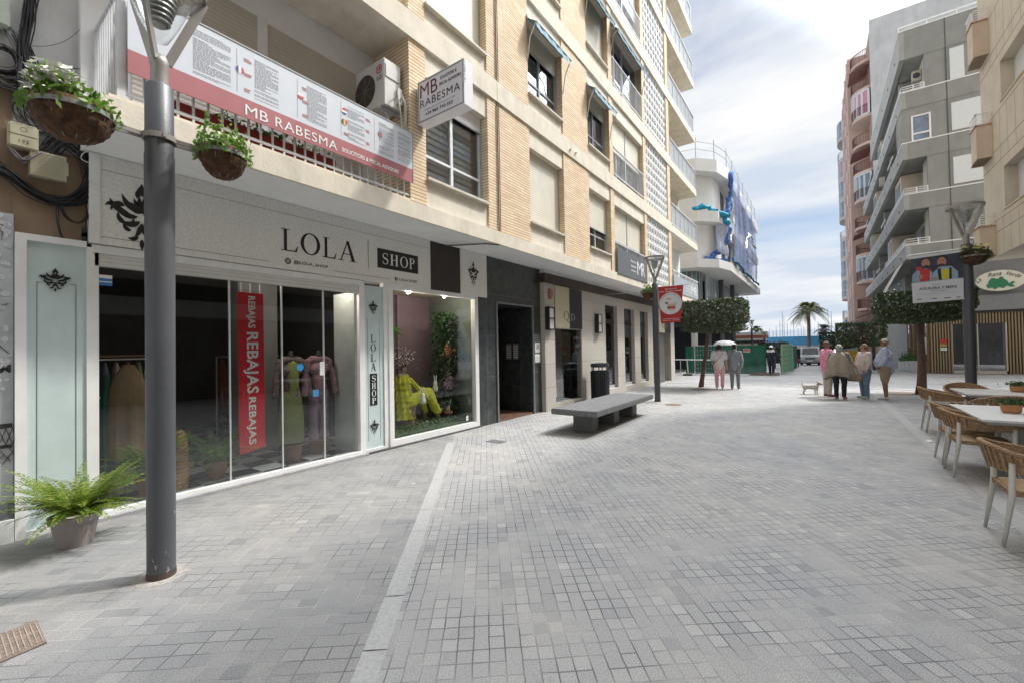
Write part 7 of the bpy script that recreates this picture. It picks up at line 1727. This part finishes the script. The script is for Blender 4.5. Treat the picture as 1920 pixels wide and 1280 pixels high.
# ---- dog
DG=thing('dog',(-.27,17.0,0),'small white dog with brown head patches standing by the group','dog')
dw_=M('dog_white',(.60,.57,.53),rough=.9,var=.12,scale=12,bump=.5,bscale=50)
caps=[((-.16,0,.25),.062,(-.04,0,.24),.060),((-.04,0,.24),.060,(.12,0,.245),.075),((.14,0,.27),.055,(.20,0,.33),.042),((.22,0,.355),.044,(.245,0,.35),.040),((.26,0,.335),.026,(.305,0,.32),.017),
 ((-.17,.035,.24),.042,(-.135,.04,.16),.026),((-.135,.04,.16),.02,(-.185,.04,.085),.012),((-.185,.04,.085),.012,(-.175,.04,.015),.012),((-.175,.04,.012),.012,(-.15,.04,.010),.011),
 ((-.19,-.035,.24),.042,(-.165,-.04,.16),.026),((-.165,-.04,.16),.02,(-.215,-.04,.085),.012),((-.215,-.04,.085),.012,(-.205,-.04,.015),.012),((-.205,-.04,.012),.012,(-.18,-.04,.010),.011),
 ((.13,.04,.22),.035,(.125,.042,.12),.018),((.125,.042,.12),.015,(.13,.042,.012),.012),((.13,.042,.012),.012,(.155,.042,.010),.011),
 ((.16,-.04,.22),.035,(.165,-.042,.12),.018),((.165,-.042,.12),.015,(.17,-.042,.012),.012),((.17,-.042,.012),.012,(.195,-.042,.010),.011),
 ((-.21,0,.27),.018,(-.245,0,.34),.010),((-.245,0,.34),.010,(-.235,0,.40),.007)]
caps=[(a,r*1.32,b_,r2*1.32) for a,r,b_,r2 in caps]
blob(caps,.0075,'body',dw_,DG,1)
dbr=M('dog_brown',(.16,.06,.04),rough=.9,var=.2)
for sy_ in (-1,1): blob([((.205,.040*sy_,.375),.020,(.20,.052*sy_,.335),.013)],.006,'ear',dbr,DG,2)
blob([((.20,0,.378),.034,(.235,0,.376),.028),((.19,0,.33),.036,(.18,0,.31),.034)],.007,'head_patch',dbr,DG,2)
m=MB(); m.lathe([(0,-.01),(.009,-.006),(.009,.006),(0,.01)],c=(.322,0,.322),n=8); m.build('nose',EYE,DG,rel=False)
m=MB(); 
for sy_ in (-1,1): m.lathe([(0,-.006),(.006,0),(0,.006)],c=(.268,.024*sy_,.362),n=8)
m.build('eye',EYE,DG,rel=False)
m=MB(); m.lathe([(.048,-.008),(.052,-.008),(.052,.008),(.048,.008)],c=(.165,0,.30),n=20); m.build('collar',M('red_collar',(.25,.03,.03),rough=.6),DG,rel=False)
DG.rotation_euler=(0,0,R(12))
m=MB(); m.tube([(-.11,17.03,.31),(.06,16.9,.36),(.16,16.75,.50),(.22,16.62,.88)],.006,5); solo(m,'dog_leash',blk,'thin dark leash from the dog to the woman in pink','leash',base=(-.11,17.03,.31))
# ================================================================ VEHICLES
def van():
    g0=gz(57.5); T=thing('white_van',(-.9,58,g0),'silver white van facing the camera at the far end of the street','van'); x0,x1=-1.75,.0; y0=57.0; bd=M('van_paint',(.50,.52,.55),rough=.3,var=.04,coat=.4); tm=M('tyre',(.02,.02,.02),rough=.9)
    prof=[(0,.35),(0,.95),(.12,1.02),(.55,1.16),(1.25,1.92),(1.6,2.0),(4.6,2.0),(4.7,.35)]
    m=MB(); m.prism([(a,b_) for a,b_ in prof],(x0,y0,g0),(0,1,0),(0,0,1),(x1-x0,0,0)); m.build('body',bd,T,bevel=.05)
    m=MB(); a=Vector((0,y0+.58,g0+1.20)); b_=Vector((0,y0+1.20,g0+1.86)); n=Vector((0,-.74,.67))*.025
    m.face([Vector((x0+.12,0,0))+a+n,Vector((x1-.12,0,0))+a+n,Vector((x1-.2,0,0))+b_+n,Vector((x0+.2,0,0))+b_+n]); m.build('windscreen',M('car_glass',(.03,.04,.045),rough=.08,spec=.8),T)
    for sx_ in (x0+.08,x1-.40): m=MB(); m.box(sx_,sx_+.32,y0-.02,y0+.05,g0+.72,g0+.90); m.build('headlight',M('headlight',(.70,.72,.74),rough=.1,spec=.9),T,bevel=.02)
    m=MB(); m.box(x0+.42,x1-.42,y0-.025,y0+.03,g0+.70,g0+.84); m.box(x0+.3,x1-.3,y0-.03,y0+.02,g0+.42,g0+.54); m.build('grille',MATS['dark_opening'],T)
    m=MB(); m.box(x0-.01,x1+.01,y0-.06,y0+.2,g0+.34,g0+.60); m.build('bumper',M('bumper_grey',(.28,.29,.30),rough=.5),T,bevel=.03)
    m=MB(); m.box(-1.13,-.62,y0-.075,y0-.06,g0+.46,g0+.57); m.build('number_plate',wlet,T)
    for sx_ in (x0-.02,x1-.2):
        m=MB(); m.lathe([(.0,0),(.30,0),(.31,.05),(.31,.17),(.30,.22),(0,.22)],n=20); m.v=[(sx_+c,y0+.85+a_,g0+.31+b2) for a_,b2,c in m.v]; m.build('wheel',tm,T)
    for sx_ in (x0-.18,x1+.02): m=MB(); m.box(sx_,sx_+.16,y0+.75,y0+.85,g0+1.15,g0+1.38); m.build('wing_mirror',black,T,bevel=.02)
    m=MB(); m.box(x0+.1,x1-.1,y0+1.7,y0+4.5,g0+2.02,g0+2.10); m.build('roof_rack',alug,T)
van()
g0=gz(50); EX=thing('yellow_loader',(2.4,50.5,g0),'yellow loader with a glazed cab parked beyond the talking group','loader')
yel=M('machine_yellow',(.55,.33,.03),rough=.45,var=.1)
m=MB(); m.box(1.5,3.0,49.2,51.5,g0+.75,g0+1.45); m.build('body',yel,EX,bevel=.06)
m=MB(); m.prism([(1.45,.55),(3.0,.55),(3.0,1.05),(1.45,1.05)],(0,48.2,g0),(1,0,0),(0,0,1),(0,.7,.0)); m.build('bucket',yel,EX,bevel=.05)
m=MB()
for x,y in ((1.6,49.7),(2.85,49.7),(1.6,51.2),(2.85,51.2)): m.box(x,x+.08,y,y+.08,g0+1.45,g0+2.55)
m.box(1.5,3.05,49.6,51.4,g0+2.55,g0+2.68); m.build('cab_frame',M('cab_cream',(.55,.52,.45),rough=.5),EX)
m=MB(); m.box(1.68,2.85,49.72,49.74,g0+1.45,g0+2.55); m.build('cab_glass',M('cab_glass',(.35,.40,.42),rough=.1,spec=.8),EX)
m=MB(); m.lathe([(0,0),(.05,0),(.05,.12),(0,.14)],c=(1.7,49.8,g0+2.68),n=10); m.build('beacon',yel,EX)
for x in (1.35,2.95):
    for y in (49.4,51.3):
        m=MB(); m.lathe([(.0,0),(.40,0),(.42,.06),(.42,.22),(.40,.28),(0,.28)],n=18); m.v=[(x+c,y+a_,g0+.42+b2) for a_,b2,c in m.v]; m.build('wheel',M('tyre2',(.02,.02,.02),rough=.9),EX)
# red parked scooter / cart between netting and van
g0=gz(46); SCO=thing('red_cart',(-1.9,46,g0),'small red handcart by the dark netting left of the van','cart')
m=MB(); m.box(-2.3,-1.5,45.8,46.6,g0+.4,g0+.75); m.build('tray',M('cart_red',(.30,.05,.05),rough=.6,var=.2),SCO,bevel=.03)
for x in (-2.2,-1.6): m=MB(); m.lathe([(0,0),(.2,0),(.2,.06),(0,.06)],n=16); m.v=[(x+c,46.2+a_,g0+.2+b2) for a_,b2,c in m.v]; m.build('wheel',MATS['tyre2'],SCO)
m=MB(); m.tube([(-1.5,46.2,g0+.6),(-1.1,46.2,g0+.9)],.02,6); m.build('handle',galv,SCO)
# ================================================================ INSIDE THE CLOTHES SHOP
RBN=thing('sale_banner',(-6.12,2.58,.37),'red hanging banner reading REBAJAS repeated inside the glass door','banner')
m=MB(); m.prism([(2.425,2.45),(2.745,2.45),(2.755,.40),(2.44,.35)],(-6.10,0,0),(0,1,0),(0,0,1),(-.006,0,0)); m.build('cloth',M('sale_red',(.62,.012,.02),rough=.5,var=.08,scale=14),RBN)
m=MB(); 
for z0,hh,w_ in ((1.985,.42,.115),(1.13,.80,.185),(.46,.62,.115)):
    addtext(m,'REBAJAS',(-6.10,2.585-w_/2,z0+hh),-UZ,UY,hh,w_,off=.003,bold=.022,space=1.06)
m.build('lettering',wlet,RBN)
m=MB()
for y in (2.47,2.58,2.70): m.tube([(-6.10,y,2.45),(-6.10,y,2.57)],.006,6)
m.build('hook',wlet,RBN)
def mann(loc,label,topm,botm,kind,rz=R(-90)):
    T=thing('mannequin',loc,label,'mannequin','clothes mannequins in the shop'); k=1.7
    m=MB(); m.lathe([(0,0),(.13,0),(.15,.22),(.0,.22)],n=20); m.build('pot_stand',M('terracotta_dim',(.22,.11,.06),rough=.8),T,rel=False)
    zb=.22
    body=[((0,0,zb+.80),.10,(0,0,zb+1.0),.095),((-.06,0,zb+1.12),.085,(.06,0,zb+1.12),.085),((-.12,0,zb+1.27),.045,(.12,0,zb+1.27),.045),((0,0,zb+1.30),.045,(0,0,zb+1.38),.035)]
    blob(body,.012,'torso',M('mannequin_dark',(.05,.05,.05),rough=.5),T,2)
    arms=[((-.17,0,zb+1.25),.05,(-.24,.02,zb+.98),.045),((-.24,.02,zb+.98),.045,(-.26,.06,zb+.75),.05),((.17,0,zb+1.25),.05,(.24,.02,zb+.98),.045),((.24,.02,zb+.98),.045,(.26,.06,zb+.75),.05)]
    sh=[(a,r+.015,b_,r2+.015) for a,r,b_,r2 in body[:3]]+arms+[((0,0,zb+.72),.12,(0,0,zb+.85),.115)]
    blob(sh,.014,'jacket',topm,T,2,crease=.04)
    if kind=='skirt':
        m=MB(); m.lathe([(.0,.25+.0),(.19,.25),(.185,.6),(.16,.9),(.13,1.02),(.0,1.03)],n=28,sy=.7); m.build('skirt',botm,T,rel=False,smooth=True)
        m=MB(); m.lathe([(.07,.9),(.085,1.2),(.07,1.45),(.0,1.48)],c=(0,.06,0),n=16,sy=.8); m.build('blouse',botm,T,rel=False,smooth=True)
    else:
        blob([((-.06,0,zb+.74),.09,(-.08,0,zb+.40),.065),((-.08,0,zb+.40),.065,(-.09,0,zb+.02),.075),((.06,0,zb+.74),.09,(.08,0,zb+.40),.065),((.08,0,zb+.40),.065,(.09,0,zb+.02),.075)],.014,'trousers',botm,T,2,crease=.035)
    T.rotation_euler=(0,0,rz); return T
oli=M('olive_cloth',(.26,.29,.09),rough=.8,var=.15); prt=M('floral_jacket',(.28,.22,.22),rough=.8,col2=(.10,.06,.08),scale=18); mau=M('mauve_suit',(.36,.20,.25),rough=.8,var=.2,scale=12); mtr=M('mauve_trousers',(.38,.26,.36),rough=.8,col2=(.24,.14,.22),scale=12)
mann((-6.55,3.34,.05),'headless mannequin in floral jacket and long olive skirt behind the glass',prt,oli,'skirt')
mann((-6.55,3.78,.05),'headless mannequin in mauve suit with printed trousers behind the glass',mau,mtr,'pants')
rnd_=random.Random(44)
tan=M('trench_tan',(.30,.20,.11),rough=.85,var=.2,scale=6); shb=M('shirt_beige',(.36,.32,.24),rough=.85,var=.15)
CO=thing('clothes_rail',(-6.45,1.35,.05),'rail with a tan trench coat and green garments at the left of the shop','clothes rail')
m=MB(); m.tube([(-6.45,1.12,.05),(-6.45,1.12,1.62),(-6.45,1.62,1.62),(-6.45,1.62,.05)],.010,6); m.tube([(-6.45,1.16,1.2),(-6.45,1.6,1.2)],.012,6); m.build('rail',wpaint,CO)
m=MB()
def drape(m,c,w,d,h,fl,seed):
    rd=random.Random(seed); N_=28; rows=[]
    for j in range(9):
        t=j/8; rows.append([(c[0]+d*(.25+.75*t**.7)*math.sin(2*math.pi*q/N_)*(1+.14*t*math.sin(q*1.7+seed)),c[1]+w*(.30+.70*min(1,t*3.2)**.6+fl*t)*math.cos(2*math.pi*q/N_)*(1+.05*t*math.sin(q*2.3)),c[2]-h*t) for q in range(N_)])
    for j in range(8):
        for q in range(N_): m.face([rows[j][q],rows[j+1][q],rows[j+1][(q+1)%N_],rows[j][(q+1)%N_]])
drape(m,(-6.42,1.42,1.55),.17,.10,1.05,.25,3); m.build('trench_coat',tan,CO,smooth=True)
m=MB(); drape(m,(-6.46,1.24,1.45),.06,.10,1.1,.1,4); m.build('green_garment',M('green_cloth',(.02,.12,.08),rough=.8),CO,smooth=True)
m=MB(); drape(m,(-6.50,1.36,.95),.13,.10,.85,.1,5); m.build('pale_trousers',shb,CO,smooth=True)
m=MB(); m.box(-6.55,-6.35,1.1,1.6,1.64,1.66); m.build('shelf',M('shelf_wood',(.30,.15,.07),rough=.6),CO)
# further rails of clothes and boxes deeper in the shop
for k,(x,y,lab) in enumerate(((-8.3,1.7,'dim rail of mixed clothes deep inside the shop on the left'),(-9.2,3.9,'dim rail of pale clothes at the back of the shop on the right'))):
    T=thing('clothes_rail',(x,y,.05),lab,'clothes rail'); m=MB(); m.tube([(x,y-.6,.05),(x,y-.6,1.6),(x,y+.6,1.6),(x,y+.6,.05)],.015,6); m.build('rail',wpaint,T)
    for q in range(9):
        m=MB(); drape(m,(x,y-.5+q*.125,1.56),.055,.22,rnd_.uniform(.7,1.1),.1,q); m.build('garment',M('garment_%d'%((q*3+k)%7),[(.45,.40,.34),(.30,.08,.08),(.10,.16,.22),(.50,.48,.46),(.20,.24,.12),(.40,.28,.34),(.06,.06,.07)][(q*3+k)%7],rough=.85,var=.2),T,smooth=True)
# ---- window display
yl=M('yellow_fabric',(.58,.60,.05),rough=.8,var=.16,scale=9,bump=.5,bscale=20)
YM=thing('seated_mannequin',(-6.65,5.7,.16),'seated mannequin in lemon yellow ruffled top and trousers in the display window','mannequin')
def P3(y,z,x=-6.6): return Vector((x+6.65,y-5.7,z-.16))
blob([(P3(5.55,.78),.10,P3(5.52,1.10),.09),(P3(5.45,1.16),.05,P3(5.62,1.16),.05),(P3(5.54,1.2),.035,P3(5.54,1.30),.03),(P3(5.6,.66),.095,P3(5.98,.72),.075),(P3(5.98,.72),.07,P3(6.08,.30),.05),(P3(5.6,.66,-6.5),.09,P3(6.05,.80,-6.45),.07),(P3(6.05,.80,-6.45),.06,P3(6.30,.30,-6.45),.05),(P3(6.30,.30,-6.45),.03,P3(6.40,.20,-6.45),.03)],.014,'body',M('mannequin_skin',(.30,.22,.16),rough=.5),YM,2)
blob([(P3(5.58,.66),.12,P3(5.98,.73),.10),(P3(5.98,.73),.10,P3(6.08,.42),.075),(P3(5.6,.66,-6.5),.12,P3(6.05,.82,-6.45),.10),(P3(6.05,.82,-6.45),.10,P3(6.27,.42,-6.45),.09)],.014,'trousers',yl,YM,2,crease=.05)
m=MB()
for j in range(7):
    z=1.16-j*.115; r=.11+.012*j; N_=30; 
    a=[P3(5.54,z,-6.62)+Vector((r*math.sin(2*math.pi*q/N_),r*1.15*math.cos(2*math.pi*q/N_),.02)) for q in range(N_)]
    b_=[P3(5.54,z,-6.62)+Vector(((r+.045+.02*math.sin(q*2.1+j))*math.sin(2*math.pi*q/N_),(r*1.15+.045+.02*math.sin(q*1.7+j))*math.cos(2*math.pi*q/N_),-.13)) for q in range(N_)]
    for q in range(N_): m.face([a[q],b_[q],b_[(q+1)%N_],a[(q+1)%N_]])
m.build('ruffled_top',yl,YM,rel=False,smooth=True)
blob([(P3(5.68,1.08,-6.55),.05,P3(5.86,.88,-6.5),.05),(P3(5.86,.88,-6.5),.045,P3(6.10,.86,-6.45),.03)],.012,'sleeve',yl,YM,3)
m=MB(); m.lathe([(0,0),(.12,0),(.15,.45),(0,.45)],c=tuple(P3(5.62,.16,-6.55)),n=18); m.build('wooden_stool',M('stool_wood',(.24,.13,.07),rough=.7),YM,rel=False)
rd=random.Random(8)
GP=thing('ivy_garland',(-6.6,6.75,.3),'tall dark ivy garland with small white blossoms on the right of the display window','plant')
m=MB(); leaves(m,lambda:Vector((-6.6+rd.gauss(0,.13),6.70+rd.gauss(0,.13),rd.uniform(.25,2.45))),2400,.085,rd,asp=.5); m.build('foliage',leafmat('ivy_dark',(.012,.04,.012),(.05,.11,.03),.2),GP)
m=MB(); leaves(m,lambda:Vector((-6.47+rd.gauss(0,.04),6.70+rd.gauss(0,.08),rd.uniform(.9,2.3))),110,.035,rd,asp=.9); m.build('blossom',wf,GP)
for (x,y,z,r,c,lab) in ((-6.5,6.35,.42,.11,(.50,.48,.12),'yellow egg shell with a bunny in the display window'),(-6.45,6.62,.34,.10,(.40,.18,.16),'pink egg shell with a yellow chick in the display window')):
    T=thing('egg_ornament',(x,y,z),lab,'ornament','easter eggs in the window'); m=MB(); m.lathe([(0,-r),(r*.6,-r*.8),(r,-.2*r),(r*.95,.15*r),(r*.8,.25*r),(r*.9,.1*r)],c=(x,y,z),n=18); m.build('shell',M('shell_'+str(int(r*1000)),c,rough=.5),T,smooth=True)
    m=MB(); m.lathe([(0,-r*.4),(r*.5,0),(r*.45,r*.5),(r*.3,r*.7),(r*.32,r*1.0),(0,r*1.25)],c=(x,y,z),n=14); m.build('figure',M('chick_yellow',(.70,.45,.05),rough=.6) if r<.105 else wf,T,smooth=True)
T=thing('flower_hanging',(-6.45,6.62,.9),'hanging bunch of orange and lilac dried flowers in the display window','ornament')
m=MB(); leaves(m,lambda:Vector((-6.42+rd.gauss(0,.04),6.60+rd.gauss(0,.05),1.62+rd.gauss(0,.06))),160,.07,rd); m.build('orange_bloom',M('orange_bloom',(.45,.20,.09),rough=.7,var=.3),T)
m=MB(); leaves(m,lambda:Vector((-6.42+rd.gauss(0,.04),6.62+rd.gauss(0,.06),.98+rd.gauss(0,.07))),160,.08,rd); m.build('lilac_bloom',M('lilac_bloom',(.45,.28,.40),rough=.7,var=.3),T)
m=MB(); leaves(m,lambda:Vector((-6.42+rd.gauss(0,.02),6.61+rd.gauss(0,.03),rd.uniform(1.05,1.45))),60,.05,rd); m.build('dried_stem',shb,T)
for (x,y,z,h,lab) in ((-6.25,5.72,.62,.30,'white rabbit figure standing on the stool in the display window'),(-6.5,6.30,.80,.26,'cream rabbit figure above the yellow egg in the display window')):
    T=thing('rabbit_ornament',(x,y,z),lab,'ornament','easter rabbits in the window'); m=MB(); m.lathe([(0,0),(.05,.01),(.06,.07),(.035,.13),(.042,.17),(.03,.21),(0,.22)],c=(x,y,z),n=14); m.build('rabbit_body',wf,T,smooth=True)
    for dy_ in (-.018,.018): m=MB(); m.tube([(x,y+dy_,z+.20),(x,y+dy_*1.4,z+.28),(x,y+dy_*1.8,z+.34)],[.012,.014,.004],6); m.build('ear',wf,T,smooth=True)
T=thing('blossom_branch',(-6.7,5.4,1.3),'bare branches with white blossoms and a palm leaf in the display window','plant')
m=MB()
for k in range(9):
    p=Vector((-6.75,5.35+.05*k,1.25)); Q=[p]
    for q in range(5): p=p+Vector((rd.gauss(0,.03),rd.gauss(.03,.07),rd.uniform(-.03,.14))); Q.append(p.copy())
    m.tube(Q,.006,5)
m.build('branch',bark,T)
m=MB(); leaves(m,lambda:Vector((-6.68+rd.gauss(0,.05),5.55+rd.gauss(0,.22),1.5+rd.gauss(0,.14))),130,.04,rd,asp=.9); m.build('blossom',wf,T)
m=MB()
for k in range(11):
    a=-2.9+k*.27; d=Vector((.05,math.cos(a),math.sin(a))); s=Vector((0,-d.z,d.y))*.025; p=Vector((-6.7,5.25,2.12)); m.face([p,p+d*.18+s*1.5,p+d*.42,p+d*.18-s*1.5])
m.build('palm_leaf',leafg,T)
m=MB(); leaves(m,lambda:Vector((-6.3+rd.gauss(0,.12),rd.uniform(4.85,6.85),.19+abs(rd.gauss(0,.04)))),700,.06,rd); solo(m,'moss_bed',leafg,'green moss and leaves along the floor of the display window','ground cover',kind='stuff',base=(-6.3,5.8,.16))
# white dress in the limestone shop
T=thing('dress_form',(-6.12,10.38,.15),'long white dress on a dress form in the dark shop window','mannequin')
m=MB(); drape(m,(-6.12,10.38,1.42),.17,.12,1.12,.15,7); m.build('white_dress',M('dress_white',(.74,.73,.69),rough=.7,var=.08),T,smooth=True)
m=MB(); m.lathe([(.0,1.40),(.10,1.42),(.06,1.50),(.035,1.56),(.0,1.58)],c=(-6.12,10.38,0),n=16); m.tube([(-6.12,10.38,.17),(-6.12,10.38,.5)],.015,6); m.build('form',MATS['mannequin_dark'],T,smooth=True)
# stickers on the glass
for (px_,py_,r,c,lab,nm) in ((563,688,.05,(.03,.25,.55),'round blue sticker on the glass door','sticker'),(604,690,.0,(.7,.7,.7),'small white opening hours sticker on the glass door','sticker'),(592,736,.0,(.05,.22,.42),'small square blue sticker lower on the glass door','sticker'),(197,526,.0,(.05,.20,.50),'blue and white sticker at the top left of the shop glass','sticker'),(876,783,.0,(.65,.65,.64),'white code sticker low in the corner of the display window','sticker')):
    c0=oX(px_,py_,-5.985); m=MB()
    if r: disc(m,c0,UY,UZ,r,.002)
    else:
        w_,h_=(.035,.10) if px_==604 else (.045,.05) if px_==592 else (.055,.055) if px_==197 else (.035,.05)
        m.box(c0.x,c0.x+.002,c0.y-w_,c0.y+w_,c0.z-h_,c0.z+h_)
    o=solo(m,'sticker',M('st_%d'%px_,c,rough=.5,var=0),lab,'sticker',base=c0)
    if px_==197:
        m=MB(); m.box(.0022,.003,-.055,.055,.02,.055); m.box(.0022,.003,-.055,.055,-.02,-.01); m.build('white_band',wlet,o,rel=False)
